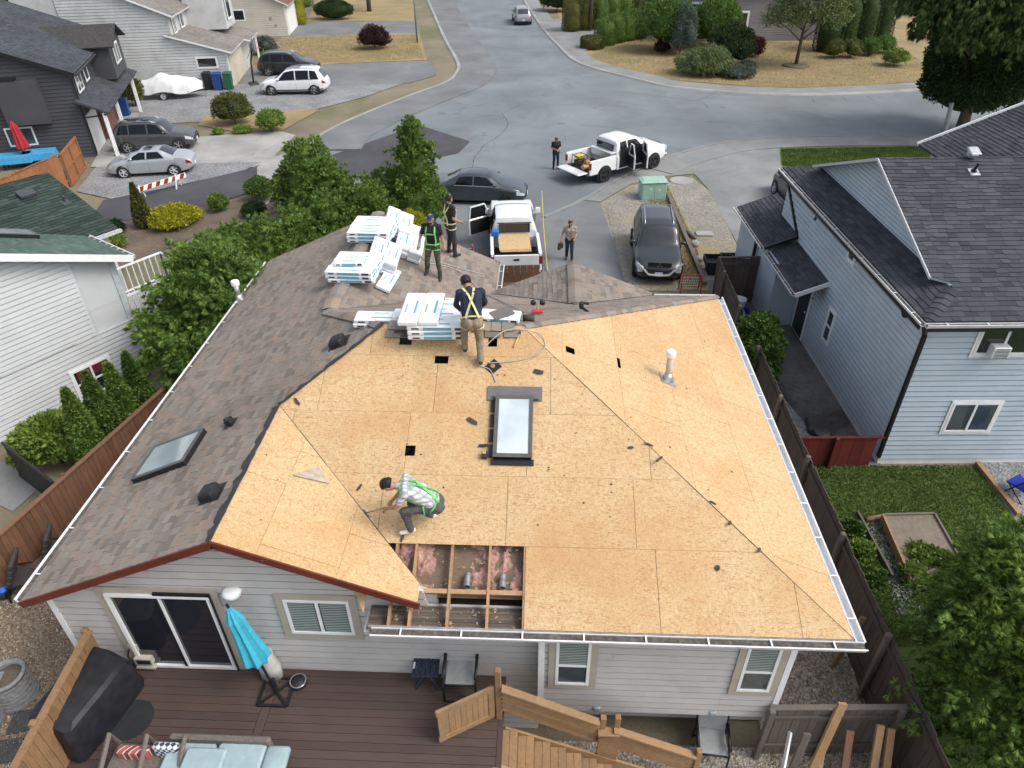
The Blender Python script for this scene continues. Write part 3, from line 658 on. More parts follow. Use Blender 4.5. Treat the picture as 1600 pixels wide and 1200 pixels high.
PES=Plane((4.3,0,0),(0,1,0),(0,0,1)); boards(house,PES,[(7.4,.02),(17.1,.02),(17.1,ZE-.2),(7.4,ZE-.2)],.17,SID_MAIN)
for x,y,z0,z1 in ((.08,YBAY-.01,1.1,ZE-.2),(4.07,YBAY-.01,1.1,ZE-.2),(-8.03,YWALL-.01,0,ZE-.1),(4.29,YWALL+.27,0,1.2)):
    MB().box((x,y,(z0+z1)/2),(.1,.1,z1-z0)).build('corner_post',WHITE,house,False,None,True)
# windows and the patio door (positions read off the wall planes)
def wrect(pl,x0,y0,x1,y1): a=pl.hit(x0,y0); b=pl.hit(x1,y1); return a[0],min(a[1],b[1]),b[0],max(a[1],b[1])
u0,v0,u1,v1=-4.1,*[0]*3
a=PW.hit(443,931); b=PW.hit(557,986); window(house,PW,a[0],b[1],b[0],a[1],.05,TAUPE,.13,(.5,),blinds=(0,1),glassm=GLASSW)
a=PBY.hit(868,990); b=PBY.hit(917,1064); w1=window(house,PBY,a[0]+.02,b[1],b[0]+.02,ZE-.24,.05,TAUPE,.12,(),(.36,),blinds=(1,))
a=PBY.hit(1150,1073); w2=window(house,PBY,a[0]-.02,a[1],a[0]+.52,ZE-.24,.05,TAUPE,.12,(),(.36,),blinds=(1,))
a=PLW.hit(962,1120); b=PLW.hit(1056,1128); window(house,PLW,a[0],.62,b[0],1.16,.05,TAUPE,.1,(.5,),blinds=(1,))
a=PW.hit(172,928); b=PW.hit(374,1037); du0,du1=PW.hit(226,1035)[0],PW.hit(374,1037)[0]
door=window(house,PW,du0,ZD+.03,du1,ZD+2.02,.06,TAUPE,.14,(.5,),glassm=GLASSD,proud=.06,name='patio_door')
ins=MB(); uu=(du0+du1)/2; M=PW.M(0,0,.075)
for (p,q,w_) in (((uu-.02,ZD+.0),(uu-.02,ZD+2.06),.05),((du1-.0,ZD+.0),(du1-.0,ZD+2.06),.05),((uu-.04,ZD+2.04),(du1+.02,ZD+2.04),.09),((uu-.04,ZD+.04),(du1+.02,ZD+.04),.05)): ins.bar(M@Vector((*p,.02)),M@Vector((*q,.02)),w_,.03,(0,-1,0))
ins.build('insect_screen_frame',BLACKM,door,False,None,True)
for (px,py) in ((932,1103),(1113,1110)): u,v=PBY.hit(px,py); MB().bbox((u,YBAY-.03,v),(.13,.09,.1),.02).build('vent_hood',pmat('vent_grey',(.30,.36,.40),.5),house,False,None,True)
# front garage face (unseen from here but the house is solid)
MB().box((GX,17.12,1.1),(4.0,.06,2.2)).build('garage_door',WHITE,house,False,None,True)
# ---- opened bay at the back eave: rafters, insulation, soffit boards, ducts
RAFT=wood('rafter_wood',(.40,.25,.13),(1,1,1)); INSUL=ground_mat('pink_insulation',[(.34,.16,.13),(.58,.34,.29),(.72,.50,.43)],9,2,1.0,.05)
OLDB=wood('old_soffit',(.15,.12,.095),(1,8,8),.4)
z_at=lambda y: ZE+MP*(y-YB)
y_top=PB.p(0,hv1).y
for i,px in enumerate((617,648,705,765,820)):
    u,_=PB.hit(px,880+6*i%3); MB().bar(PB.p(u,-.02,-.075),PB.p(u,hv1+.05,-.075),.04,.12,PB.n).build('rafter',RAFT,house,False,None,True)
MB().bar(PB.p(hu0+.2,hv1*.43,-.07),PB.p(hu1,hv1*.43,-.07),.07,.07,PB.n).build('blocking',RAFT,house,False,None,True)
for k in range(8):
    y=YB+.04+k*.055; MB().box((-1.35,y,ZE-.12-.002*(k%3)),(2.6,.05,.016)).build('soffit_board',OLDB,house,False,None,True)
ins=MB()
nx,ny=70,34
for bay in ((-2.45,-1.66),(-1.12,-.62),(-.62,hu1-.02)):
    rows=[]
    for j in range(ny+1):
        v=.56+(hv1+.12-.56)*j/ny; row=[]
        for i in range(nx//2+1):
            x=bay[0]+(bay[1]-bay[0])*i/(nx//2); q=Vector((x*4.2,v*4.2,1.3)); h=mnoise.turbulence(q,4,False)*.16+mnoise.noise(q*3.1)*.05; e=min(x-bay[0],bay[1]-x); hole=.09*max(0,mnoise.noise(Vector((x*2.2,v*2.2,7))))
            row.append(PB.p(x,v,-.175+h*.8-hole-.05*max(0,1-e/.06)))
        rows.append(row)
    m=MB(); m.loft(rows,False,False,closed=False); m.build('insulation',INSUL,house,True,None,True)
MB().slab([PB.p(-2.6,.5,-.2),PB.p(hu1+.3,.5,-.2),PB.p(hu1+.3,hv1+.3,-.24),PB.p(-2.6,hv1+.3,-.24)],PB.n,.02).build('attic_paper',wood('attic_board',(.17,.125,.09),(1,6,6),.3),house,False,None,True)
dbr=MB(); rd=random.Random(21)
for i in range(120):
    c_=Vector((rd.uniform(-2.4,hu1-.05),YB+rd.uniform(.06,.5),ZE-.105)) if i<80 else PB.p(rd.uniform(-2.2,hu1-.05),rd.uniform(.55,hv1),-.12); a_=rd.uniform(0,6.28); s_=rd.uniform(.008,.035); dbr.slab([c_+Vector((math.cos(a_+k*1.9)*s_*(1.6 if k==0 else .8),math.sin(a_+k*1.9)*s_,rd.uniform(0,.01))) for k in range(3)],(0,0,1),.006)
dbr.build('wood_splinters',wood('splinter',(.42,.33,.23),(1,1,1),.4),house,False,'stuff',True)
for px,py in ((729,905),(785,907)):
    u,v=PB.hit(px,py); p=PB.p(u,v-.1,-.08); q=PB.p(u,v+.12,-.14)
    m=MB(); m.tube([p,q],.055,14,False); m.tube([p,q],.048,14,False); m.lathe([(.05,0),(.062,.005),(.062,.02),(.05,.025)],14,M=Matrix.Translation(p)@(q-p).to_track_quat('Z','Y').to_matrix().to_4x4(),cap=False); m.build('duct',pmat('duct_metal',(.28,.29,.30),.5,.25,9,.1,metal=.5),house,True,None,True)
# ---- skylights, vents and flues
def skylight(pl,c,w,h,glassm,label,up=.13):
    u,v=c; t=thing('skylight',label,'skylight',pl.p(u,v)); M=pl.M(u,v)
    fr=MB()
    for (x,y,sx,sy) in ((0,-h/2+.03,w,.06),(0,h/2-.03,w,.06),(-w/2+.03,0,.06,h-.122),(w/2-.03,0,.06,h-.122)): fr.box((x,y,up/2),(sx,sy,up))
    link('frame',fr.mesh('frame',BLACKM if up>.12 else BLACKM),t,None,True,M)
    cl=MB()
    for (x,y,sx,sy) in ((0,-h/2+.025,w+.02,.07),(0,h/2-.025,w+.02,.07),(-w/2+.025,0,.07,h-.1),(w/2-.025,0,.07,h-.1)): cl.box((x,y,up+.008),(sx,sy,.02))
    link('cladding',cl.mesh('cladding',pmat('bronze_clad',(.10,.095,.09),.45)),t,None,True,M)
    g=MB(); g.box((0,0,up+.002),(w-.1,h-.1,.012)); link('pane',g.mesh('pane',glassm),t,None,True,M)
    return t,M
uvs=[PB.hit(*p) for p in ((776,620),(831,620),(770,724),(833,724))]; cu=sum(p[0] for p in uvs)/4; cv=sum(p[1] for p in uvs)/4
SKW=glass('white_skylight',(.50,.57,.60),.3,.4)
t,M=skylight(PB,(cu,cv),.66,1.2,SKW,'bright skylight with dark frame in the bare board slope')
fl=MB(); fl.box((0,.72,.02),(1.0,.3,.01)); fl.box((.03,.62,.06),(.8,.1,.09)); link('head_flashing',fl.mesh('head_flashing',pmat('grey_flashing',(.14,.135,.135),.6)),t,None,True,M)
fl=MB(); fl.box((0,-.66,.03),(.74,.1,.05)); link('apron_flashing',fl.mesh('apron_flashing',BLACKM),t,None,True,M)
for k in range(4):
    fl=MB(); fl.box((-.38+.0*k,-.45+.3*k,.03),(.09,.24,.03)); link('step_flashing',fl.mesh('step_flashing',FELT),t,None,True,M)
uvs=[PLF.hit(*p) for p in ((240,700),(325,683),(300,732),(212,748))]; cu=sum(p[0] for p in uvs)/4; cv=sum(p[1] for p in uvs)/4
skylight(PLF,(cu,cv),.95,1.2,GLASSK,'skylight reflecting cloud in the brown shingle slope',.11)
def boxvent(pl,px,py,label,w=.3):
    u,v=pl.hit(px,py); t=thing('roof_vent',label,'roof vent',pl.p(u,v),0,'black plastic roof vents'); M=pl.M(u,v)
    m=MB(); r=[]
    for (z,s,sh) in ((.02,1,0),(.1,1.0,0),(.14,.9,.01),(.165,.6,.02)):
        r.append([Vector((w/2*s*cx,w/2*s*cy+sh,z)) for cx,cy in ((-1,-1),(-.5,-1.12),(.5,-1.12),(1,-1),(1,.6),(.7,1),(-.7,1),(-1,.6))])
    m.loft(r); link('hood',m.mesh('hood',BLACKP),t,None,True,M); b=MB(); b.box((0,.02,.016),(w*1.35,w*1.35,.012)); link('flange',b.mesh('flange',BLACKP),t,None,True,M); return t
boxvent(PLF,530,537,'black roof vent near the hip end of the stripped slope'); boxvent(PLF,332,773,'black roof vent just right of the shingle slope skylight')
u,v=PLF.hit(361,662); t=thing('exhaust_vent','small black pipe vent above the shingle slope skylight','roof vent',PLF.p(u,v)); M=PLF.M(u,v)
m=MB(); m.box((0,0,.012),(.28,.22,.012)); link('flange',m.mesh('flange',BLACKP),t,None,True,M); m=MB(); m.box((0,.0,.07),(.16,.11,.1)); m.tube([(0,-.02,.08),(-.02,-.05,.14)],.045,12); link('hood',m.mesh('hood',BLACKP),t,None,True,M)
def flue(pl,px,py,h,r,label,mat,capm,bm):
    u,v=pl.hit(px,py); p=pl.p(u,v); t=thing('flue_pipe',label,'flue',p)
    m=MB(); m.tube([p-Vector((0,0,.05)),p+Vector((0,0,h))],r,18); m.build('pipe',mat,t,True,None,True)
    m=MB(); m.lathe([(r*1.02,h-.06),(r*1.5,h-.05),(r*1.55,h+.04),(r*1.35,h+.075),(r*.3,h+.09)],18,p); c=m.build('cap',capm,t,False,None,True); auto_smooth(c)
    m=MB(); m.lathe([(r*1.9,-.02),(r*1.5,.09),(r*1.05,.16)],18,p); c=m.build('boot',bm,t,True,None,True)
    s=MB(); s.box((0,0,.012),(r*5.4,r*5.2,.006)); link('flange',s.mesh('flange',GALV),t,None,True,pl.M(u,v)); return t
FLU=pmat('flue_beige',(.52,.46,.40),.45,.15,5,.05,dirt=((.3,.24,.19),4.,.55,.5))
flue(PR,1043,593,.62,.065,'tall pale flue pipe standing on bare board slope',FLU,WHITE,GALV)
flue(PLF,374,468,.5,.075,'metal flue pipe at the eave of the shingle slope',GALV,WHITE,GALV)
u,v=PB.hit(641,704); m=MB(); m.tube([PB.p(u,v,-.1),PB.p(u,v,.0)],.06,16,False); m.build('vent_pipe',BLACKP,house,True,None,True)
# ================================================================== NEIGHBOURING HOUSES
class Frame:
    def __init__(s,O,deg): s.O=Vector((O[0],O[1],0)); a=R(deg); s.x=Vector((math.cos(a),math.sin(a),0)); s.y=Vector((-s.x.y,s.x.x,0)); s.a=a
    def p(s,x,y,z=0): return s.O+s.x*x+s.y*y+Vector((0,0,z))
    def M(s,x=0,y=0,z=0): return Matrix.Translation(s.p(x,y,z))@Matrix.Rotation(s.a,4,'Z')
def part(parent,name,mat,fr,*boxes,smooth=False):
    m=MB()
    for (x0,y0,z0,x1,y1,z1) in boxes: m.box(((x0+x1)/2,(y0+y1)/2,(z0+z1)/2),(x1-x0,y1-y0,z1-z0))
    return link(name,m.mesh(name,mat,smooth),parent,None,True,fr.M())
def wallp(fr,x,y,side):
    """wall plane of a frame: side '-y' looks along -y (u=+x), '-x' looks along -x (u=-y), '+x' (u=+y)"""
    if side=='-y': return Plane(fr.p(x,y),fr.x,(0,0,1))
    if side=='-x': return Plane(fr.p(x,y),-fr.y,(0,0,1))
    if side=='+x': return Plane(fr.p(x,y),fr.y,(0,0,1))
def prism_wall(parent,fr,name,mat,poly,y0,y1):
    """solid with the (x,z) outline poly between y0 and y1"""
    m=MB(); m.loft([[fr.p(x,y0,z) for x,z in poly],[fr.p(x,y1,z) for x,z in poly]]); return m.build(name,mat,parent,False,None,True)
# ---- blue house (east)
BF=Frame((9.12,14.83),2.3); EZ=4.6; BM=.38; XG=.65; YRB=5.1; YE=10.5
blue=thing('house','pale blue sided house with dark grey shingle roof','house',BF.p(5,5))
part(blue,'wall',SID_BLUE,BF,(0.02,.02,0,14,10.2,EZ-.1))
zt=lambda d: EZ+BM*d
pS=Plane(BF.p(0,-.28,EZ),BF.x,BF.y+Vector((0,0,BM))); pW=Plane(BF.p(-.28,0,EZ),-BF.y,BF.x+Vector((0,0,BM))); pN=Plane(BF.p(0,YE,EZ),-BF.x,-BF.y+Vector((0,0,BM)))
d=XG+.28; ZGB=zt(YRB+.28)
wS=[pS.uv(BF.p(*q)) for q in ((-.28,-.28,EZ),(14,-.28,EZ),(14,YRB,ZGB),(XG,YRB,ZGB),(XG,XG,zt(d)))]
wW=[pW.uv(BF.p(*q)) for q in ((-.28,-.28,EZ),(-.28,YE,EZ),(XG,YE-d,zt(d)),(XG,XG,zt(d)))]
mN=(ZGB-EZ)/(YE-YRB); pN=Plane(BF.p(0,YE,EZ),-BF.x,-BF.y+Vector((0,0,mN)))
wN=[pN.uv(BF.p(*q)) for q in ((-.28,YE,EZ),(14,YE,EZ),(14,YRB,ZGB),(XG,YRB,ZGB),(XG,YE-d,zt(d)))]
wS2=[wS[0],(wS[4][0],wS[0][1]),wS[4]]; wS=[(wS[4][0],wS[0][1]),wS[1],wS[2],wS[3]]; wN2=[wN[0],(wN[4][0],wN[0][1]),wN[4]]; wN=[(wN[4][0],wN[0][1]),wN[1],wN[2],wN[3]]
for pl,w_ in ((pS,wS),(pS,wS2),(pW,wW),(pN,wN),(pN,wN2)): slab_piece(blue,'roof_deck',pl,[w_],FELT,.08,0)
shingles(blue,pS,wS2,.15,.33,SH_DARK,0,seed=17,thick=.016)
shingles(blue,pS,wS,.15,.33,SH_DARK,260,seed=11,thick=.016); shingles(blue,pW,wW,.15,.33,SH_DARK,0,seed=12,thick=.016); shingles(blue,pN,wN,.15,.33,SH_DARK,0,seed=13)
OH=.38
for pl,yy,sd in ((pS,1,18),(pN,-1,19)):
    if yy>0: q4=[(XG-OH,XG+.35,zt(XG+.28+.35)),(XG,XG+.2,zt(XG+.48)),(XG,YRB,ZGB),(XG-OH,YRB,ZGB)]
    else: q4=[(XG-OH,YE-d-.35,EZ+mN*(d+.35)),(XG,YE-d-.2,EZ+mN*(d+.2)),(XG,YRB,ZGB),(XG-OH,YRB,ZGB)]
    w_=[pl.uv(BF.p(*q)) for q in q4]; slab_piece(blue,'verge',pl,[w_],SID_BLUE,.07,.004); shingles(blue,pl,w_,.15,.33,SH_DARK,0,seed=sd,thick=.016,base=.006)
caps(blue,BF.p(-.2,-.2,EZ+.03),BF.p(XG,XG,zt(d)+.03),SH_DARK,.17)
gm=MB(); gm.slab([BF.p(XG+.06,XG+.1,zt(d)),BF.p(XG+.06,YE-d-.1,zt(d)),BF.p(XG+.06,YRB,ZGB-.03)],-BF.x,.1); gm.build('gable_wall',SID_BLUE,blue,False,None,True)
pGW=wallp(BF,XG+.04,YE,'-x'); boards(blue,pGW,[(d-.1,zt(d)-.05),(YE-XG-.1,zt(d)-.05),(YE-YRB,ZGB-.06)],.12,SID_BLUE,lap=.05)
for (a,b) in ((BF.p(XG-OH-.02,XG+.35,zt(d+.35)-.03),BF.p(XG-OH-.02,YRB,ZGB-.03)),(BF.p(XG-OH-.02,YE-d-.35,EZ+mN*(d+.35)-.03),BF.p(XG-OH-.02,YRB,ZGB-.03))): MB().bar(a,b,.03,.075).build('barge_board',SID_WHITE,blue,False,None,True)
MB().bar(BF.p(XG-.0,XG+.1,zt(d)+.03),BF.p(XG-.0,YE-d-.1,zt(d)+.03),.04,.05).build('flashing',SID_BLUE,blue,False,None,True)
# a taller wing of the same house further back
prism_wall(blue,BF,'rear_wing',SID_BLUE,[(5.4,0),(15,0),(15,5),(10.2,6.6),(5.4,5)],7.5,11.5)
pA=Plane(BF.p(5.0,0,4.95),-BF.y,BF.x+Vector((0,0,.42))); wA=[pA.uv(BF.p(*q)) for q in ((5.0,6.2,4.95),(5.0,11.8,4.95),(10.2,11.8,7.13),(10.2,6.2,7.13))]
slab_piece(blue,'roof_deck',pA,[wA],FELT,.08,0); shingles(blue,pA,wA,.15,.33,SH_DARK,0,seed=14,thick=.016)
MB().bar(BF.p(4.98,11.83,4.95),BF.p(10.2,11.83,7.13),.05,.16).build('barge_board',WHITE,blue,False,None,True)
pSW=wallp(BF,0,0,'-y'); pWW=wallp(BF,0,0,'-x')
boards(blue,pSW,[(0,.22),(9,.22),(9,EZ-.12),(0,EZ-.12)],.16,SID_BLUE,lap=.055); boards(blue,pWW,[(-10.2,.22),(0,.22),(0,EZ-.12),(-10.2,EZ-.12)],.16,SID_BLUE,lap=.055)
part(blue,'foundation',WHITE,BF,(-.005,-.015,0,9,0.02,.21),(-.02,.02,0,.0,10.2,.2))
BG=pmat('black_gutter',(.016,.016,.018),.4)
g=gutter(blue,BF.p(-.3,-.3)[:2],BF.p(9,-.3)[:2],-BF.y,EZ-.02,.12,.1,True,1.0,GUTTER); gutter(blue,BF.p(-.3,-.3)[:2],BF.p(-.3,YE)[:2],-BF.x,EZ-.02,.12,.1,True,1.0,GUTTER)
m=MB(); m.bar(BF.p(-.28,-.405,EZ-.15),BF.p(9,-.405,EZ-.15),.03,.09); m.bar(BF.p(-.405,-.3,EZ-.15),BF.p(-.405,YE,EZ-.15),.03,.09); m.build('gutter_face',BG,blue,False,None,True)
m=MB(); m.bar(BF.p(-.3,-.3,EZ-.12),BF.p(-.06,-.06,EZ-.5),.09,.07); m.bar(BF.p(-.06,-.06,EZ-.48),BF.p(-.06,-.06,.3),.1,.08,BF.x); m.build('downspout',BG,blue,False,None,True)
a=pSW.hit(1489,627); b=pSW.hit(1541,672); window(blue,pSW,a[0],b[1],b[0],a[1],.06,WHITE,.06,(.5,),glassm=GLASSW)
a=pSW.hit(1541,508); b=pSW.hit(1524,552); w_=window(blue,pSW,a[0]-.08,b[1],a[0]+1.5,EZ-.16,.06,WHITE,.07,(.42,),glassm=GLASSD)
c=pSW.hit(1555,543); ac=MB(); ac.bbox((c[0],c[1],.13),(.42,.32,.3),.02); aco=link('window_air_conditioner',ac.mesh('window_air_conditioner',WHITE),None,None,False,pSW.M()); tag(aco,'boxy white air conditioner sticking out of the blue house window','air conditioner')
gr=MB()
for k in range(7): gr.box((c[0],c[1]-.12+.04*k,.283),(.34,.014,.012))
link('grille',gr.mesh('grille',BLACKP),aco)
for (x0,y0,x1,y1,hb) in ((1331,388,1337,413,()),(1305,487,1291,532,(.5,))):
    a=pWW.hit(x0,y0); b=pWW.hit(x1,y1); uc=(a[0]+b[0])/2; window(blue,pWW,uc-.22,min(a[1],b[1]),uc+.22,max(a[1],b[1]),.05,WHITE,.06,(),hb,glassm=GLASSW)
a=pWW.hit(1252,540); dr=MB(); du=a[0]-.45; dr.box((0,1.02,.02),(.86,2.0,.04)); dro=link('door',dr.mesh('door',pmat('dark_door',(.02,.022,.028),.35)),blue,None,True,pWW.M(du,.15,.06))
m=MB(); m.box((-.47,1.05,.025),(.07,2.1,.05)); m.box((.47,1.05,.025),(.07,2.1,.05)); m.box((0,2.09,.025),(1.0,.07,.05)); link('door_frame',m.mesh('door_frame',WHITE),dro); m=MB(); m.sphere((.34,1.0,.07),.035,8,6); link('handle',m.mesh('handle',STEEL),dro)
# awning over the side door, porch roof beyond
def lean_roof(parent,fr,x0,x1,y0,y1,z0,z1,mat,seed):
    """roof falling from x1 (height z1) down to x0 (height z0), between y0 and y1"""
    pl=Plane(fr.p(x0,y0,z0),-fr.y,fr.x*(x1-x0)+Vector((0,0,z1-z0))); w_=[pl.uv(fr.p(*q)) for q in ((x0,y0,z0),(x1,y0,z1),(x1,y1,z1),(x0,y1,z0))]
    slab_piece(parent,'roof_deck',pl,[w_],FELT,.06,0); shingles(parent,pl,w_,.15,.33,mat,0,seed=seed,thick=.016); return pl
lean_roof(blue,BF,-1.0,-.02,5.3,8.3,2.35,2.75,SH_DARK,15); MB().bar(BF.p(-1.02,5.26,2.3),BF.p(-.02,5.26,2.7),.04,.14).build('barge_board',WHITE,blue,False,None,True)
gutter(blue,BF.p(-1.02,5.28)[:2],BF.p(-1.02,8.3)[:2],-BF.x,2.36,.11,.09,True,.7,GUTTER)
lean_roof(blue,BF,-1.15,.3,8.3,12.0,2.55,3.1,SH_DARK,16); gutter(blue,BF.p(-1.17,8.3)[:2],BF.p(-1.17,12)[:2],-BF.x,2.55,.11,.09,True,.7,GUTTER)
m=MB(); m.bar(BF.p(-1.15,8.27,2.52),BF.p(-.1,8.27,2.92),.05,.1); m.bar(BF.p(-.06,8.3,2.9),BF.p(-.06,10.3,4.2),.1,.09); m.build('drip_edge',BG,blue,False,None,True)
part(blue,'porch_wall',SID_BLUE,BF,(-.95,7.3,0,0,11.8,2.4)); part(blue,'porch_post',BG,BF,(-1.1,9.4,0,-1.0,9.5,2.5))
for px,py,w_ in ((1277,342,.14),(1272,464,.16)):
    u,v=pWW.hit(px,py); m=MB(); m.loft([[Vector((-.06,0,.0)),Vector((.06,0,0)),Vector((.06,.12,0)),Vector((-.06,.12,0))],[Vector((-.09,-.03,.1)),Vector((.09,-.03,.1)),Vector((.03,.1,.05)),Vector((-.03,.1,.05))]]); link('wall_lamp',m.mesh('wall_lamp',BG),blue,None,True,pWW.M(u,v))
u,v=pWW.hit(1418,488); m=MB(); m.tube([(0,0,.02),(0,0,.08)],.14,14); link('alarm_bell',m.mesh('alarm_bell',BG),blue,None,True,pWW.M(u,v))
u,v=pS.hit(1516,246); t=thing('roof_vent','square metal vent on the upper blue house roof','roof vent',pS.p(u,v)); m=MB(); m.bbox((0,0,.12),(.24,.26,.16),.04); m.bbox((0,0,.22),(.3,.32,.06),.025); link('hood',m.mesh('hood',GALV),t,None,True,pS.M(u,v))
u,v=pS.hit(1521,268); t=thing('roof_pipe','short black plumbing pipe on the blue house roof','roof vent',pS.p(u,v)); m=MB(); m.lathe([(.09,0),(.05,.08),(.035,.1),(.035,.28)],12); link('pipe',m.mesh('pipe',BLACKP),t,None,True,pS.M(u,v)); m=MB(); m.box((0,-.03,.014),(.26,.28,.008)); link('flange',m.mesh('flange',GALV),t,None,True,pS.M(u,v))
# ---- green-roofed white house (west)
LF=Frame((-12.26,18.89),56.6); LZ=4.0          # origin: eave corner; x runs away along the gable wall, y to the west
lh=thing('house','white sided house with green shingle roof and railed porch','house',LF.p(-4,4))
wb=.42
lw=MB(); lw.loft([[LF.p(-12,wb,0),LF.p(-.4,wb,0),LF.p(-.4,wb,LZ-.05),LF.p(-12,wb,LZ+4.6)],[LF.p(-12,2.3,0),LF.p(-.4,2.3,0),LF.p(-.4,2.3,LZ-.05),LF.p(-12,2.3,LZ+4.6)]]); lw.build('wall',SID_WHITE,lh,False,None,True)
pLW=Plane(LF.p(0,wb-.02,0),LF.x,(0,0,1)); boards(lh,pLW,[(-11,0.1),(-.4,.1),(-.4,1.95),(-1.5,1.95),(-1.5,LZ+.3),(-11,LZ+4.1)][:3]+[(-11,1.95)],.15,SID_WHITE,lap=.05); boards(lh,pLW,[(-11,1.9),(-1.55,1.9),(-1.55,LZ+.5),(-11,LZ+4.1)],.15,SID_WHITE,lap=.05)
pl=Plane(LF.p(0,0,LZ),LF.y,-LF.x+Vector((0,0,.4))); w_=[pl.uv(LF.p(*q)) for q in ((0,0,LZ),(0,2.6,LZ),(-11,2.6,LZ+4.4),(-11,0,LZ+4.4))]
slab_piece(lh,'roof_deck',pl,[w_],FELT,.06,0); shingles(lh,pl,w_,.14,.33,SH_GREEN,0,seed=21)
MB().bar(LF.p(.05,-.03,LZ-.09),LF.p(-11,-.03,LZ+4.31),.04,.2).build('barge_board',WHITE,lh,False,None,True)
gutter(lh,LF.p(.02,0)[:2],LF.p(.02,2.6)[:2],LF.x,LZ-.02,.13,.1,True,.33)
pl2=Plane(LF.p(-.1,2.55,LZ-.1),LF.x,LF.y+Vector((0,0,.3)));w2=[pl2.uv(LF.p(*q)) for q in ((-9,2.55,LZ-.1),(1.05,2.55,LZ-.1),(1.05,6.3,LZ+1.02),(-9,6.3,LZ+1.02))]
slab_piece(lh,'roof_deck',pl2,[w2],FELT,.06,0); shingles(lh,pl2,w2,.15,.33,SH_GREEN2,0,seed=22,thick=.022)
gutter(lh,LF.p(.0,2.53)[:2],LF.p(1.1,2.53)[:2],-LF.y,LZ-.12,.12,.1,True,.5); part(lh,'garage_wall',SID_WHITE,LF,(-9,2.9,0,.8,6.2,LZ-.2))
u,v=pl2.hit(42,306); m=MB(); m.box((0,0,.1),(.5,.36,.08)); m.box((0,0,.04),(.4,.3,.08)); link('roof_vent',m.mesh('roof_vent',pmat('vent_slate',(.06,.065,.075),.7)),lh,None,True,pl2.M(u,v))
u,v=pl2.hit(101,315); m=MB(); m.tube([(0,0,0),(0,0,.2)],.04,10); m.box((0,-.06,.02),(.26,.3,.012)); link('vent_pipe',m.mesh('vent_pipe',pmat('vent_slate',(0,0,0))),lh,None,True,pl2.M(u,v))
u,v=pl.hit(8,368); skylight(pl,(u,v),.7,1.5,GLASSK,'low skylight on the green shingle roof',.12)
a=pLW.hit(108,582); b=pLW.hit(165,553); c=pLW.hit(128,624); wnd=window(lh,pLW,a[0],c[1],b[0],a[1],.06,WHITE,.05,(.5,),(.5,),glassm=GLASSD)
m=MB(); W=b[0]-a[0]; H=a[1]-c[1]; m.box((W*.52,H*.8,.017),(W*.8,H*.3,.004)); link('curtain',m.mesh('curtain',pmat('red_curtain',(.12,.014,.018),.8)),wnd)
# recessed porch at the corner: post, rails, floor
PW_=pmat('porch_grey',(.50,.54,.57),.5)
part(lh,'post',PW_,LF,(-.52,.38,0,-.36,.56,LZ-.1)); part(lh,'corner_trim',PW_,LF,(-1.62,.36,1.7,-1.48,.44,LZ+.4)); part(lh,'porch_floor',CONC_L,LF,(-1.5,.45,1.55,2.2,2.6,1.7)); part(lh,'porch_wall',SID_CREAM,LF,(-1.5,.7,1.7,-.2,.8,LZ-.2)); part(lh,'porch_skirt',SID_WHITE,LF,(-.4,.5,0,2.1,2.5,1.55))
def railing(p,q,h,n,mat=WHITE):
    p,q=Vector(p),Vector(q); ra=MB(); ra.bar(p+Vector((0,0,h)),q+Vector((0,0,h)),.06,.05); ra.bar(p+Vector((0,0,.1)),q+Vector((0,0,.1)),.05,.04); r=ra.build('handrail',mat,lh,False,None,True)
    for i in range(n+1): c=p.lerp(q,i/n); MB().box((c.x,c.y,c.z+h/2),(.03,.03,h)).build('baluster',mat,r,False,None,True)
railing(LF.p(-1.45,.45,1.7),LF.p(-.5,.45,1.7),.95,6); railing(LF.p(-.3,.45,1.7),LF.p(2.1,.5,1.7),.95,14); railing(LF.p(2.1,.5,1.7),LF.p(2.1,2.5,1.7),.95,12); railing(LF.p(2.1,2.5,1.7),LF.p(.0,2.5,1.7),.95,10)
# ---- charcoal house (north-west)
DF=Frame((-26.3,40.7),18.5); dh=thing('house','charcoal sided two storey house with white framed windows','house',DF.p(-5,5)); DZ=4.6; DM=.4
prism_wall(dh,DF,'wall',SID_DARK,[(-11.6,0),(0,0),(0,DZ-.1),(-5.8,DZ+DM*5.8-.05),(-11.6,DZ-.1)],0,12)
p1_=Plane(DF.p(.4,0,DZ),DF.y,-DF.x+Vector((0,0,DM))); w1_=[p1_.uv(DF.p(*q)) for q in ((.4,-.4,DZ),(.4,12.4,DZ),(-5.8,12.4,DZ+DM*6.2),(-5.8,-.4,DZ+DM*6.2))]
p2_=Plane(DF.p(-12,0,DZ),-DF.y,DF.x+Vector((0,0,DM))); w2_=[p2_.uv(DF.p(*q)) for q in ((-12,-.4,DZ),(-12,12.4,DZ),(-5.8,12.4,DZ+DM*6.2),(-5.8,-.4,DZ+DM*6.2))]
for pl,w_,sd in ((p1_,w1_,31),(p2_,w2_,32)): slab_piece(dh,'roof_deck',pl,[w_],FELT,.08,0); shingles(dh,pl,w_,.16,.35,SH_SLATE,0,seed=sd,thick=.014)
MB().bar(DF.p(.4,-.42,DZ-.08),DF.p(-5.8,-.42,DZ+DM*6.2-.08),.04,.18).build('barge_board',BG,dh,False,None,True); gutter(dh,DF.p(.42,-.4)[:2],DF.p(.42,6)[:2],DF.x,DZ-.02,.12,.1,True,1.2,BG)
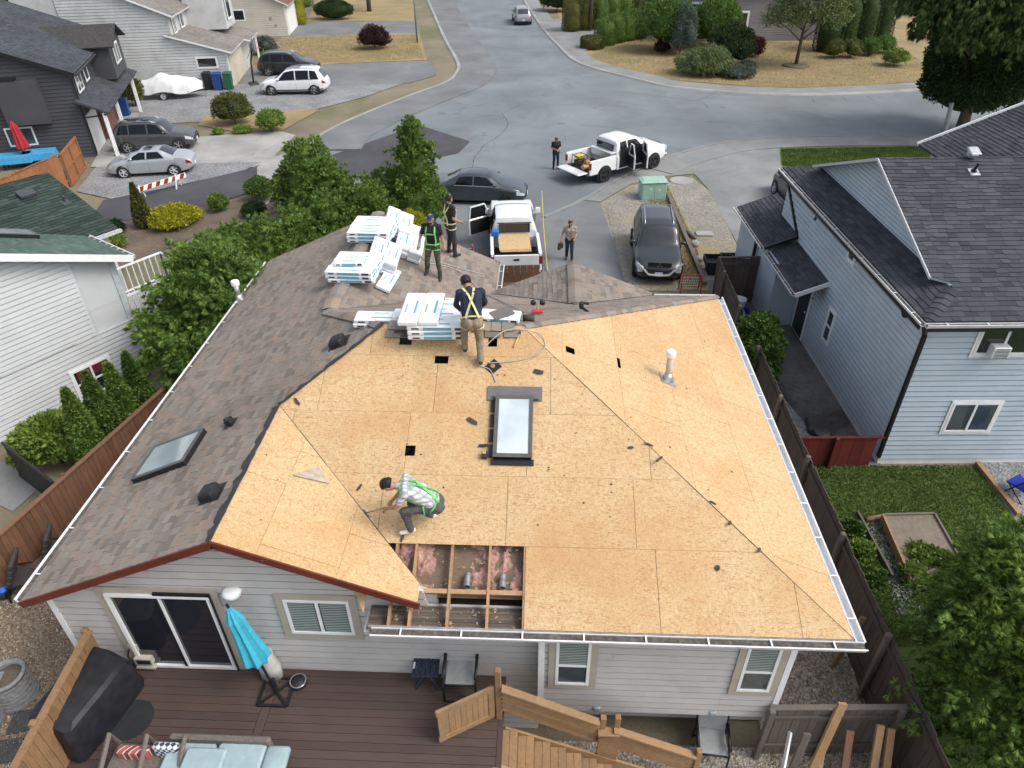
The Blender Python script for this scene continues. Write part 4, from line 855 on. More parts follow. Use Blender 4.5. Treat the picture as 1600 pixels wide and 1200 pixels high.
# projecting upper bay with its own gable
prism=MB(); ly=[(5.8,3),(5.8,5.0),(7.75,5.8),(9.7,5.0),(9.7,3)]; prism.loft([[DF.p(1.2,y,z) for y,z in ly],[DF.p(-4,y,z) for y,z in ly]]); prism.build('bay_wall',SID_DARK,dh,False,None,True)
for sgn,sd in ((-1,33),(1,34)):
    y0=7.75+sgn*2.3; pl=Plane(DF.p(1.6,y0,4.85),DF.x*(-sgn)*-1,DF.y*(-sgn)+Vector((0,0,.42)))
    w_=[pl.uv(DF.p(*q)) for q in ((1.6,y0,4.85),(1.6,7.75,4.85+.42*2.3),(-4.6,7.75,4.85+.42*2.3),(-4.6,y0,4.85))]; slab_piece(dh,'roof_deck',pl,[w_],FELT,.07,0); shingles(dh,pl,w_,.16,.35,SH_SLATE,0,seed=sd)
pD=wallp(DF,0,0,'+x'); pDB=wallp(DF,1.2,0,'+x')
window(dh,pD,.7,3.35,2.1,4.4,.07,WHITE,.03,(.5,),glassm=GLASSW); window(dh,pD,3.0,3.5,4.0,4.35,.07,WHITE,.03,(),glassm=GLASSW); window(dh,pDB,6.7,3.7,8.4,4.8,.07,WHITE,.03,(.5,),glassm=GLASSW)
pg=wallp(DF,0,0,'-y'); boards(dh,pg,[(-9,0),(0,0),(0,DZ-.1),(-5.8,DZ+DM*5.8-.1),(-9,DZ+DM*2.4)],.2,SID_DARK,lap=.05); window(dh,pg,-4.15,.95,-2.75,1.95,.07,WHITE,.02,(.5,),glassm=GLASSW)
part(dh,'chimney_chase',SID_DARK,DF,(-3.7,-.55,2.15,-1.6,-.02,4.4)); part(dh,'balcony_ledge',BG,DF,(-4.2,-.5,4.35,-2.6,-.02,4.55))
m=MB(); m.bar(DF.p(.1,-.12,DZ-.3),DF.p(.1,-.12,.2),.08,.08,DF.x); m.bar(DF.p(.1,-.12,2.2),DF.p(1.35,-.6,2.4),.07,.07); m.build('downspout',BG,dh,False,None,True)
lr=Plane(DF.p(1.55,0,2.5),DF.y,-DF.x*1.55+Vector((0,0,.75))); w_=[lr.uv(DF.p(*q)) for q in ((1.55,-.7,2.5),(1.55,10.6,2.5),(0,10.6,3.25),(0,-.7,3.25))]; slab_piece(dh,'porch_roof',lr,[w_],FELT,.1,0); shingles(dh,lr,w_,.16,.35,SH_SLATE,0,seed=35)
for y in (-.5,3.2,9.6): part(dh,'porch_post',WHITE,DF,(1.15,y-.09,.05,1.33,y+.09,2.5))
part(dh,'garage_door',WHITE,DF,(.0,.3,.05,.05,2.9,2.2)); part(dh,'brick_pier',pmat('brick_red',(.22,.10,.075),.9,.3,14,.4),DF,(.0,3.4,.0,.25,6.4,2.0)); part(dh,'porch_step',pmat('brick_red',(0,0,0)),DF,(.3,4.2,.05,1.1,6.0,.25))
# ---- off-white house with a low front roof (north-west, beyond)
WF=Frame((-24.3,57.5),10); wh=thing('house','weathered off white house with low grey front roof','house',WF.p(-5,5))
prism_wall(wh,WF,'lower_wall',SID_OFF,[(-11,0),(0,0),(0,2.65),(-4.4,3.95),(-11,3.95)],0,9); prism_wall(wh,WF,'upper_wall',SID_OFF,[(-14,0),(-3.6,0),(-3.6,5.3),(-9,7.6),(-14,7.6)],.03,9)
pww=wallp(WF,0,-.01,'-y'); boards(wh,pww,[(-11,0),(0,0),(0,2.6),(-4.4,3.9),(-11,3.9)],.2,SID_OFF,lap=.05); boards(wh,pww,[(-11,3.9),(-3.6,3.9),(-3.6,5.2),(-9,7.5),(-11,7.5)],.2,SID_OFF,lap=.05)
q1=Plane(WF.p(.5,0,2.6),WF.y,-WF.x*4.6+Vector((0,0,1.35))); w_=[q1.uv(WF.p(*q)) for q in ((.5,-.35,2.6),(.5,5.2,2.6),(-4.1,5.2,3.95),(-4.1,-.35,3.95))]; slab_piece(wh,'front_roof',q1,[w_],WHITE,.12,0); shingles(wh,q1,w_,.17,.4,SH_GREY,0,seed=41)
w_=[q1.uv(WF.p(*q)) for q in ((.9,5.3,2.48),(.9,9.4,2.48),(-2.5,9.4,3.48),(-2.5,5.3,3.48))]; slab_piece(wh,'front_roof',q1,[w_],WHITE,.12,0); shingles(wh,q1,w_,.17,.4,SH_GREY,0,seed=42)
q2=Plane(WF.p(-3.1,0,5.15),WF.y,-WF.x+Vector((0,0,.42))); w_=[q2.uv(WF.p(*q)) for q in ((-3.1,-.35,5.15),(-3.1,9.3,5.15),(-9,9.3,7.63),(-9,-.35,7.63))]; slab_piece(wh,'upper_roof',q2,[w_],WHITE,.14,0); shingles(wh,q2,w_,.17,.4,SH_GREY,0,seed=43)
pwu=wallp(WF,-3.58,0,'+x'); window(wh,pwu,.7,3.85,1.5,4.85,.07,WHITE,.05,(.5,),glassm=GLASSD); window(wh,pwu,2.9,3.9,3.8,4.9,.07,WHITE,.05,(),glassm=GLASSD)
part(wh,'upper_bay',SID_OFF,WF,(-3.6,5.0,3.4,-.6,8.5,6.5)); pbx=wallp(WF,-.58,0,'+x'); window(wh,pbx,5.7,4.0,7.2,5.8,.09,WHITE,.08,(),glassm=GLASSW)
a=pww.hit(306,90); b=pww.hit(341,105); window(wh,pww,a[0],b[1],b[0],a[1],.07,WHITE,.06,(),glassm=GLASSD); a=pww.hit(232,92); b=pww.hit(256,120); part(wh,'side_door',pmat('pale_door',(.5,.52,.52),.5),WF,(-6.6,-.06,.1,-5.6,-.02,2.15)); part(wh,'garage_door',pmat('garage_cream',(.58,.53,.42),.5),WF,(0,.6,.02,.05,5.4,2.3)); part(wh,'corner_trim',WHITE,WF,(-.1,-.05,0,.03,.06,2.6)); part(wh,'porch_post',WHITE,WF,(.6,8.9,0,.75,9.05,2.45))
# ---- beige house further along the street and grey house across the road
CF=Frame((-26.8,80.3),8); ch=thing('house','beige sided house end with a small window, far up the street','house',CF.p(-5,4))
prism_wall(ch,CF,'wall',SID_CREAM,[(-12,0),(0,0),(0,2.9),(-6,5.6),(-12,2.9)],0,10); pcc=wallp(CF,0,-.01,'-y'); boards(ch,pcc,[(-9,0),(0,0),(0,2.85),(-6,5.5),(-9,4.1)],.2,SID_CREAM,lap=.05)
window(ch,pcc,-5.3,1.5,-4.1,2.5,.08,WHITE,.05,(),glassm=GLASSD); q3=Plane(CF.p(.5,0,2.85),CF.y,-CF.x+Vector((0,0,.45))); w_=[q3.uv(CF.p(*q)) for q in ((.5,-.4,2.85),(.5,10.4,2.85),(-6,10.4,5.77),(-6,-.4,5.77))]; slab_piece(ch,'roof',q3,[w_],WHITE,.12,0); shingles(ch,q3,w_,.17,.4,pmat('shingle_red',(.17,.085,.07),.9),0,seed=44); part(ch,'garage_door',WHITE,CF,(0,.6,.02,.05,5.5,2.3)); part(ch,'corner_trim',WHITE,CF,(-.1,-.06,0,.04,.06,2.9))
m=MB(); m.box((-1.6,-.04,1.6),(.3,.05,.35)); m.box((-1.2,-.04,.95),(.28,.05,.28)); link('meter_box',m.mesh('meter_box',pmat('meter_grey',(.3,.3,.29),.6)),ch,None,True,CF.M())
GF=Frame((12.5,75.5),4); gh=thing('house','grey sided house behind clipped hedges across the road','house',GF.p(5,4))
part(gh,'wall',SID_GREY,GF,(0,0,0,16,9,4.2)); pgg=wallp(GF,0,-.01,'-y'); boards(gh,pgg,[(0,0),(16,0),(16,4),(0,4)],.2,SID_GREY,lap=.05); window(gh,pgg,4.2,.9,6.6,2.6,.1,WHITE,.08,(.5,),glassm=GLASSD); window(gh,pgg,1.0,.6,3.0,3.4,.1,WHITE,.08,(.5,),glassm=GLASSW)
q4=Plane(GF.p(0,-.5,4.1),GF.x,GF.y+Vector((0,0,.4))); w_=[q4.uv(GF.p(*q)) for q in ((-.5,-.5,4.1),(16.5,-.5,4.1),(16.5,4.5,6.1),(-.5,4.5,6.1))]; slab_piece(gh,'roof',q4,[w_],SH_DARK,.12,0)

# ================================================================== FENCES
def fence(label, a, b, h, mat, bw=.14, cap=None, posts=2.4, side=1, top_gap=0, rails=True, name='fence', group=None, z0=0.0, postmat=None, rng=random.Random(5), vary=.03):
    a,b=Vector((a[0],a[1],0)),Vector((b[0],b[1],0)); d=(b-a); L=d.length; d.normalize(); n=Vector((-d.y,d.x,0))*side
    t=thing(name,label,'fence',a+Vector((0,0,z0)),0,group); k=int(L/bw); B=Matrix((d,n,Vector((0,0,1)))).transposed().to_4x4()
    m=MB(); m.box((bw/2,0,h/2),(bw-.008,.02,h)); me=m.mesh('fence_board',mat)
    for i in range(k):
        M=B.copy(); M.translation=a+d*(i*bw)+Vector((0,0,z0+.02+rng.uniform(-vary,vary)))+n*rng.uniform(-.004,.004); link('fence_board',me,t,None,True,M)
    np_=int(L/posts)
    for i in range(np_+1):
        c=a+d*min(L,i*posts); m=MB(); m.bbox((c.x-n.x*.07,c.y-n.y*.07,z0+(h+.1)/2),(.1,.1,h+.12),.012,math.atan2(d.y,d.x)); m.build('post',postmat or mat,t,False,None,True)
    if rails:
        for z in (.35,h-.2): MB().bar(a-n*.035+Vector((0,0,z0+z)),b-n*.035+Vector((0,0,z0+z)),.035,.09,(0,0,1)).build('rail',mat,t,False,None,True)
    if cap: MB().bar(a+Vector((0,0,z0+h+.06)),b+Vector((0,0,z0+h+.06)),cap,.035).build('cap_rail',mat,t,False,None,True)
    return t
F_RED=wood('fence_cedar_red',(.19,.095,.056),(3,3,.4),.35); F_DARK=wood('fence_weathered',(.085,.065,.055),(3,3,.35),.35); F_OR=wood('fence_orange',(.30,.125,.05),(3,3,.4),.25); F_NEW=wood('new_cedar',(.33,.205,.105),(1.2,1.2,1.2),.22,.7,.7); F_GREY=wood('fence_grey',(.16,.135,.115),(3,3,.35),.35); F_PAINT=pmat('fence_maroon',(.13,.022,.018),.6,.12,4,.1,piece=.2)
fence('reddish cedar fence between chip yard and the white house',G(-30,858,1.5)[:2],G(300,565,1.5)[:2],1.4,F_RED,.14,.12,2.4,-1)
fence('long weathered dark fence along the east side of the house',(6.35,5.6),(6.32,23.6),1.86,F_DARK,.15,None,2.4,-1,postmat=F_GREY)
fence('dark board gate fence closing the side yard by the driveway',(6.32,23.7),(8.2,23.8),1.8,F_DARK,.16,.1,1.9,1)
fence('maroon painted fence joining the blue house corner',(6.45,14.62),(9.0,14.72),.95,F_PAINT,.3,.08,1.3,1,rails=False,vary=.003)
fence('weathered grey fence low across the back corner yard',(3.98,6.8),(6.3,6.9),1.45,F_GREY,.15,.1,1.1,1)
fence('orange brown stained fence in front of the charcoal house patio',G(-40,300,1.7)[:2],G(92,242,1.7)[:2],1.7,F_OR,.16,.1,2.6,-1)
gt=thing('gate','orange brown panelled gate standing beside the charcoal house','gate',G(120,280)); A=G(92,242,1.7); Bq=G(116,214,1.7); A.z=Bq.z=0
d=(Bq-A); d2_=Vector((Bq.x-A.x,Bq.y-A.y,0)); L=d2_.length; d2_.normalize()
m=MB(); m.bar(A+Vector((0,0,.87)),Bq+Vector((0,0,.87)),.03,1.7,(0,0,1)); m.build('panel',F_OR,gt,False,None,True)
for z in (.08,.88,1.68): MB().bar(A+Vector((.04,-.0,z)),Bq+Vector((.04,0,z)),.1,.1,(0,0,1)).build('rail',F_OR,gt,False,None,True)
for f in (.03,.5,.97): c=A.lerp(Bq,f); MB().bar(c+Vector((.05,0,.05)),c+Vector((.05,0,1.7)),.1,.1,d2_).build('stile',F_OR,gt,False,None,True)
F_SCR=wood('screen_cedar',(.25,.145,.07),(3,3,.6),.25)
# privacy wall beside the deck
fence('new cedar privacy screen along the deck beside the grill',G(141,989,2.8)[:2],G(5,1238,2.8)[:2],1.15,F_SCR,.14,.12,1.6,1,z0=1.65)

# ================================================================== DECK AND STAIRS
DECKM=wood('deck_composite',(.08,.053,.046),(.35,6,6),.18,.6,.75)
deck=thing('deck','brown composite board deck along the back of the house','deck',(-4.2,6,0))
xs0,xs1,xd=-7.75,-.62,-4.55
m=MB(); 
for i in range(20):
    y=YWALL-.09-i*.142
    for (x0,x1) in ((xs0,xd-.08),(xd+.08,xs1)):
        MB().bbox(((x0+x1)/2,y,ZD-.015),(x1-x0,.136,.03),.004).build('deck_board',DECKM,deck)
        deck.children[-1].matrix_parent_inverse=root_matrix(deck).inverted()
MB().bbox((xd,YWALL-1.45,ZD-.013),(.142,2.8,.03),.004).build('divider_board',DECKM,deck,False,None,True)
MB().bbox((xs1+.05,YWALL-1.45,ZD-.014),(.09,2.8,.03),.004).build('edge_board',DECKM,deck,False,None,True)
MB().box(((xs0+xs1)/2,YWALL-1.45,ZD-.16),(xs1-xs0+.1,2.82,.22)).build('joist_frame',RAFT,deck,False,None,True)
for x in (-7.6,-4.2,-.75):
    for y in (4.6,6.8): MB().box((x,y,.7),(.12,.12,1.4)).build('deck_post',F_NEW,deck,False,None,True)
stair=thing('staircase','new cedar stairs going down from the deck to the yard','staircase',(.8,6.2,0))
s0=-.56; n_st=9; run=.27; rise=ZD/10
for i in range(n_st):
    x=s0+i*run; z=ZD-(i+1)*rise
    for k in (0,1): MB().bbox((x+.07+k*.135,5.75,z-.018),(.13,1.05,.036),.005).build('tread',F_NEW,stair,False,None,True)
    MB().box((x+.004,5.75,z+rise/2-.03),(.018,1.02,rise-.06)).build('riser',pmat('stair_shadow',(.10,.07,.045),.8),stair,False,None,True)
def sloped_panel(p,q,h,nb,nm='rail_panel'):
    """solid balustrade of boards following the flight from p to q"""
    p,q=Vector(p),Vector(q); d=(q-p).normalized()
    for i in range(nb): z=h*(i+.5)/nb; MB().bar(p+Vector((0,0,z)),q+Vector((0,0,z)),.03,h/nb*.9,(0,0,1)).build('rail_board',F_NEW,stair,False,None,True)
    MB().bar(p+Vector((0,-.02,h+.03)),q+Vector((0,-.02,h+.03)),.13,.04,(0,0,1)).build('handrail',F_NEW,stair,False,None,True)
sloped_panel((-.55,6.36,ZD+.28),(1.05,6.36,ZD-.62),.62,5); sloped_panel((1.3,6.36,ZD-.75),(2.75,6.36,ZD-1.5),.55,4)
for (x,y,zb,zt_) in ((-.6,6.4,0,ZD+1.35),(1.12,6.4,0,1.75),(1.36,6.42,0,1.75),(2.8,6.36,0,.9),(-.58,5.16,0,ZD+.75)): MB().bbox((x,y,(zb+zt_)/2),(.095,.095,zt_-zb),.008).build('post',F_NEW,stair,False,None,True)
m=MB(); m.bbox((1.22,6.33,1.42),(.36,.16,.05),.006); m.build('cap',F_NEW,stair,False,None,True)
for k in range(6): MB().bar((1.06,6.3,.62+k*.125),(1.4,6.3,.62+k*.125),.025,.115,(0,0,1)).build('rail_board',F_NEW,stair,False,None,True)
sloped_panel((-.5,5.2,ZD+.2),(1.9,5.2,ZD-1.15),.5,4)
m=MB(); m.bar((-.55,6.3,ZD-.25),(2.3,6.3,.0),.04,.24); m.bar((-.55,5.24,ZD-.25),(2.3,5.24,.0),.04,.24); m.build('stringer',F_NEW,stair,False,None,True)
gt=thing('gate','small new cedar gate swung open at the stair head','gate',(-.66,6.4,ZD)); H0=Vector((-.68,6.38,ZD)); dg=Vector((-.92,-.5,0)).normalized(); Lg=.98
for z in (.12,.86): MB().bar(H0+Vector((0,0,z)),H0+dg*Lg+Vector((0,0,z)),.05,.11,(0,0,1)).build('rail',F_NEW,gt,False,None,True)
for f in (.05,.93): c=H0+dg*Lg*f; MB().bar(c+Vector((0,0,.06)),c+Vector((0,0,.92)),.052,.1,dg).build('stile',F_NEW,gt,False,None,True)
for k in range(8): c=H0+dg*(.13+k*.1); MB().bar(c+Vector((0,0,.17)),c+Vector((0,0,.81)),.02,.095,dg).build('gate_board',F_NEW,gt,False,None,True)
# ================================================================== VEHICLES
TAIL=pmat('tail_lamp',(.28,.012,.012),.2,.1,5,0); LAMP=glass('head_lamp',(.55,.58,.6),.1,.6); PLATE=pmat('number_plate',(.62,.65,.70),.5,.05,5,0); PLBLUE=pmat('plate_blue',(.05,.1,.35),.5); RIMS=pmat('alloy_rim',(.42,.43,.45),.3,.1,5,0,metal=.8); RIMB=pmat('black_rim',(.03,.03,.032),.35,.1,5,0); RIMC=pmat('hub_cap',(.55,.56,.57),.4,.1,5,0)
P_WHITE=paint('paint_white',(.80,.81,.82)); P_GREY=paint('paint_grey',(.06,.064,.07),.1); P_SILVER=paint('paint_silver',(.50,.52,.54),.45); P_NAVY=paint('paint_navy',(.042,.052,.064),.15); P_GRAPH=paint('paint_graphite',(.024,.026,.031),.1); P_BLACK=paint('paint_black',(.012,.012,.014)); P_SLV2=paint('paint_warm_silver',(.32,.33,.34),.4)
def wheel(parent,x,y,r,wd,rimm,style=5):
    sgn=1 if y>0 else -1; M=Matrix.Translation((x,y,r))@Matrix.Rotation(R(-90*sgn),4,'X')
    w_=MB(); w_.lathe([(r*.66,-wd/2+.01),(r*.93,-wd/2),(r,-wd*.3),(r,wd*.3),(r*.94,wd/2),(r*.68,wd/2-.005)],26,M=M,cap=False); t=w_.build('tyre',RUBBER,None); auto_smooth(t); wo=bpy.data.objects.new('wheel',None); COL.objects.link(wo); wo.empty_display_size=.1; wo.parent=parent; t.parent=wo
    d=MB(); d.lathe([(r*.69,wd*.5-.012),(r*.66,wd*.5-.004),(r*.62,wd*.5-.03),(r*.6,wd*.1),(.01,wd*.05)],26,M=M,cap=False); o=d.build('rim',rimm,wo); auto_smooth(o)
    s=MB()
    for k in range(style):
        a=2*math.pi*k/style; c,sn=math.cos(a),math.sin(a); tx=Vector((-sn,c,0))
        p=Vector((c*r*.1,sn*r*.1,wd*.45)); q=Vector((c*r*.64,sn*r*.64,wd*.46)); ring=[]
        for (e,hw) in ((p,r*.10),(q,r*.085)): ring.append([M@(e-tx*hw-Vector((0,0,.04))),M@(e+tx*hw-Vector((0,0,.04))),M@(e+tx*hw*.7),M@(e-tx*hw*.7)])
        s.loft(ring)
    s.lathe([(r*.16,wd*.3),(r*.16,wd*.47),(r*.1,wd*.49),(.005,wd*.49)],12,M=M,cap=False); s.build('spokes',rimm,wo)
    return wo
class Body:
    """car body surface: lengthwise profiles sampled into cross sections (x forward, y left, z up)"""
    def __init__(s,L,W,top,belt,width,topw,bot,inset=.0):
        s.L=L; s.W=W; s.pr={k:np.array(v,float) for k,v in dict(top=top,belt=belt,width=width,topw=topw,bot=bot).items()}
    def g(s,k,x):
        a=s.pr[k]; e=.045; return sum(np.interp(x+d*e,a[:,0],a[:,1])*w_ for d,w_ in ((-1.6,.15),(-.8,.2),(0,.3),(.8,.2),(1.6,.15)))
    def sec(s,x):
        hw=s.g('width',x)*s.W/2; tw=s.g('topw',x)*s.W/2; zb=s.g('bot',x); zl=s.g('belt',x); zt=max(s.g('top',x),zl+.015); dz=zt-zl
        mid=zb+(zl-zb)*.5
        return [(hw*.86,zb),(hw*.965,zb+.05),(hw*.99,zb+(zl-zb)*.3),(hw,mid),(hw*.99,zb+(zl-zb)*.8),(hw*.955,zl),(hw*.955+(tw-hw*.955)*.5,zl+dz*.5),(tw,zt-min(.07,dz*.28)),(tw*.86,zt-min(.022,dz*.12)),(tw*.5,zt-.004),(0,zt+.006)]
    def mesh(s,n=46):
        m=MB(); rings=[]
        xs=[-s.L/2+s.L*(.5-.5*math.cos(math.pi*(i/(n-1)))) *1.0 for i in range(n)]
        xs=sorted(set([round(-s.L/2+s.L*i/(n-1),4) for i in range(n)]+[-s.L/2+.03,s.L/2-.03]))
        for x in xs:
            h=s.sec(x); f=1.0
            rings.append([Vector((x,y,z)) for y,z in h]+[Vector((x,-y,z)) for y,z in reversed(h[:-1])])
        m.loft(rings); return m
    def side(s,x,v,sgn,off=.006):
        """point on the glasshouse side: v=0 belt, 1 roof edge"""
        h=s.sec(x); a,b=Vector((h[5][0],h[5][1],0)),Vector((h[7][0],h[7][1],0)); c6=Vector((h[6][0],h[6][1],0)); p=a.lerp(c6,v*2) if v<.5 else c6.lerp(b,v*2-1); d=(b-a).normalized(); n=Vector((d.y,-d.x,0)); 
        return Vector((x,(p.x+n.x*off+.004)*sgn,p.y+n.y*off))
    def low(s,x,f,sgn,off=.006):
        """point on the flank: f=0 sill, 1 belt"""
        h=s.sec(x); ys=[p[0] for p in h[:6]]; zs=[p[1] for p in h[:6]]; z=zs[0]+(zs[5]-zs[0])*f; return Vector((x,(np.interp(z,zs,ys)+off)*sgn,z))
    def topz(s,x,y):
        h=s.sec(x); ys=[p[0] for p in reversed(h[6:])]; zs=[p[1] for p in reversed(h[6:])]; return float(np.interp(abs(y),ys,zs))
def patch(rows,name,mat,parent):
    m=MB(); m.loft(rows,False,False,closed=False); o=m.build(name,mat,parent,True); return o
def car(label,px,z_rot,spec,cat='car',loc=None):
    L,W=spec['L'],spec['W']; t=thing(spec.get('name','parked_car'),label,cat,loc,z_rot); b=Body(L,W,spec['top'],spec['belt'],spec['width'],spec['topw'],spec['bot'])
    o=b.mesh().build('body',spec['paint'],t,True); auto_smooth(o,40)
    for sgn in (1,-1):
        for (a0,a1,c0,c1) in spec['side']:      # bottom from..to, top from..to
            rows=[]
            for k in range(7):
                f=k/6; rows.append([b.side(a0+(a1-a0)*f+((c0-a0)+(c1-c0-a1+a0)*f)*v,.06+.86*v,sgn) for v in (0,.5,1)])
            if sgn<0: rows=[list(reversed(r)) for r in rows]
            patch(rows,'side_window',GLASSS,t)
        m=MB(); xa=min(q[0] for q in spec['side'])-.02; xb=max(q[1] for q in spec['side'])+.02; m.tube([b.side(xa+(xb-xa)*k/8,.03,sgn,.008) for k in range(9)],.011,5); m.build('belt_trim',BLACKP if spec.get('clad') else CHROME,t)
        for x in spec.get('seams',()):
            m=MB(); m.tube([b.low(x,f,sgn,.001) for f in (.08,.35,.65,.97)],.007,5); m.build('door_seam',BLACKP,t)
        for x in spec.get('handles',()): p=b.low(x,.82,sgn,.012); m=MB(); m.bbox(p,(.16,.03,.03),.008); m.build('door_handle',spec.get('trim',spec['paint']),t)
        x=spec['mirror']; p=b.side(x,.08,sgn,.1); m=MB(); m.sphere((p.x,p.y+sgn*.02,p.z+.03),(.07,.11,.075),10,7); m.build('mirror',spec.get('mirrorm',spec['paint']),t,True)
        # lamps wrap the corners
        for (x0,x1,f0,f1,mat,nm) in spec['lamps']:
            rows=[[b.low(x0+(x1-x0)*k/4,f0+(f1-f0)*v,sgn,.006) for v in (0,.5,1)] for k in range(5)]
            if sgn<0: rows=[list(reversed(r)) for r in rows]
            patch(rows,nm,mat,t)
        if spec.get('clad'):
            rows=[[b.low(-L/2+.25+(L-.5)*k/14,v,sgn,.008) for v in (0,.1,.2)] for k in range(15)]
            if sgn<0: rows=[list(reversed(r)) for r in rows]
            patch(rows,'sill_cladding',BLACKP,t)
        if spec.get('rails'):
            x0,x1=spec['rails']; pts=[]
            for k in range(7): x=x0+(x1-x0)*k/6; y=b.sec(x)[8][0]*.98; pts.append((x,y*sgn,b.topz(x,y)+.045*(1 if 0<k<6 else 0)))
            m=MB(); m.tube(pts,.02,6); m.build('roof_rail',spec.get('railm',STEEL),t,True)
        for x in spec['axles']:
            r=spec['r']; hy=b.g('width',x)*W/2
            m=MB(); M=Matrix.Translation((x,sgn*(hy*.985-.0),r))@Matrix.Rotation(R(-90*sgn),4,'X')
            rr=r*1.17; pts=[]; 
            m.lathe([(.01,.004),(rr*.9,.006),(rr,.01),(rr,-.06)],30,M=M,cap=False); m.build('wheel_arch',BLACKP,t)
            wheel(t,x,sgn*(hy-.055),r,.2,spec['rim'],spec.get('spokes',5))
    for nm,x0,x1,k0,k1 in (('windscreen',*spec['ws']),('rear_window',*spec['rw'])):
        rows=[]
        for i in range(7):
            x=x0+(x1-x0)*i/6; kk=k0+(k1-k0)*i/6; hw=b.sec(x)[7][0]*kk; rows.append([Vector((x,hw*j/4,b.topz(x,hw*j/4)+.008)) for j in range(-4,5)])
        o=patch(rows,nm,GLASSC,t); o.data.flip_normals() if x1<x0 else None
    if spec.get('sun'):
        x0,x1=spec['sun']; rows=[[Vector((x0+(x1-x0)*i/3,W*.27*j/3,b.topz(x0+(x1-x0)*i/3,W*.27*j/3)+.01)) for j in range(-3,4)] for i in range(4)]; patch(rows,'sunroof',GLASSC,t)
    # front: grille, bumper intake, plate; rear: plate
    xf=L/2; zb=b.g('bot',xf-.05); zh=b.g('belt',xf-.05); wf=b.g('width',xf-.02)*W/2
    m=MB(); m.box((xf+.004,0,zb+(zh-zb)*.68),(.03,wf*1.15,(zh-zb)*.26)); m.build('grille',BLACKP,t); m=MB(); m.box((xf+.006,0,zb+(zh-zb)*.2),(.03,wf*1.3,(zh-zb)*.2)); m.build('lower_intake',BLACKP,t)
    for x,nm in ((xf+.025,'front_plate'),(-xf-.012,'rear_plate')): m=MB(); m.box((x,0,zb+(zh-zb)*(.42 if x>0 else .5)),(.012,.3,.15)); m.build('number_plate',PLATE,t)
    m=MB(); m.box((0,0,.22),(L*.86,W*.8,.12)); m.build('underbody',BLACKP,t)
    if 'extra' in spec: spec['extra'](t,b)
    return t,b
def sedan_spec(paintm,L=4.8,W=1.8,H=1.44,rim=RIMS,**k):
    h=L/2; s=dict(L=L,W=W,paint=paintm,rim=rim,r=.32,
      top=[(-h,.62),(-h+.06,.86),(-h+.55,1.0),(-h+.85,1.04),(-h+1.5,1.36),(-h+2.0,H),(-h+2.6,H),(-h+3.1,H-.08),(h-1.2,1.0),(h-.9,.96),(h-.35,.82),(h-.04,.66),(h,.55)],
      belt=[(-h,.55),(-h+.06,.8),(-h+.5,.95),(-h+1.2,.96),(h-1.3,.92),(h-.4,.76),(h-.05,.62),(h,.52)],
      width=[(-h,.72),(-h+.12,.88),(-h+.6,.98),(-h+1.4,1.0),(h-1.3,1.0),(h-.5,.95),(h-.12,.80),(h,.62)],
      topw=[(-h,.62),(-h+.5,.8),(-h+1.0,.76),(-h+1.7,.66),(h-1.9,.66),(h-1.2,.78),(h-.5,.8),(h,.5)],
      bot=[(-h,.42),(-h+.2,.28),(-h+.6,.2),(h-.6,.2),(h-.15,.24),(h,.34)],
      side=[(-h+1.42,-h+2.28,-h+1.62,-h+2.28),(-h+2.36,h-1.32,-h+2.36,h-1.92)],ws=(h-1.14,h-1.9,.93,.9),rw=(-h+.9,-h+1.55,.9,.86),seams=(-h+1.3,-h+2.32,h-1.25),handles=(-h+1.6,-h+2.55),mirror=h-1.5,mirrorm=paintm,
      lamps=[(-h+.02,-h+.28,.62,.92,TAIL,'tail_lamp'),(h-.42,h-.04,.6,.92,LAMP,'headlamp')],axles=(-h+.98,h-.92)); s.update(k); return s
def suv_spec(paintm,L=4.7,W=1.86,H=1.70,rim=RIMS,**k):
    h=L/2; s=dict(L=L,W=W,paint=paintm,rim=rim,r=.37,clad=True,
      top=[(-h,.75),(-h+.05,1.02),(-h+.3,1.42),(-h+.55,H-.08),(-h+1.2,H),(-h+2.4,H),(-h+2.95,H-.1),(h-1.28,1.16),(h-1.05,1.1),(h-.4,.98),(h-.05,.82),(h,.68)],
      belt=[(-h,.7),(-h+.05,.98),(-h+.4,1.08),(h-1.4,1.03),(h-.4,.92),(h-.05,.76),(h,.62)],
      width=[(-h,.78),(-h+.1,.9),(-h+.6,.99),(h-1.3,1.0),(h-.5,.97),(h-.1,.84),(h,.66)],
      topw=[(-h,.66),(-h+.3,.7),(-h+.7,.70),(h-1.9,.70),(h-1.2,.82),(h-.5,.84),(h,.55)],
      bot=[(-h,.48),(-h+.2,.34),(-h+.6,.26),(h-.6,.26),(h-.15,.3),(h,.4)],
      side=[(-h+.5,-h+1.15,-h+.72,-h+1.15),(-h+1.22,-h+2.18,-h+1.22,-h+2.18),(-h+2.26,h-1.38,-h+2.26,h-1.95)],ws=(h-1.22,h-1.92,.93,.9),rw=(-h+.12,-h+.5,.9,.84),seams=(-h+1.2,-h+2.22,h-1.3),handles=(-h+1.5,-h+2.5),mirror=h-1.55,
      lamps=[(-h+.02,-h+.3,.7,.97,TAIL,'tail_lamp'),(h-.42,h-.04,.66,.94,LAMP,'headlamp')],axles=(-h+.92,h-.9),rails=(-h+.6,h-1.95)); s.update(k); return s
def place(px_a,px_b,z=0.0):
    """rear and front ground points in the photo -> centre and heading"""
    a,b=G(*px_a,z),G(*px_b,z); c=(a+b)/2; return Vector((c.x,c.y,z)),math.atan2(b.y-a.y,b.x-a.x)
def heading(px,deg): p=G(*px); return p,R(deg)
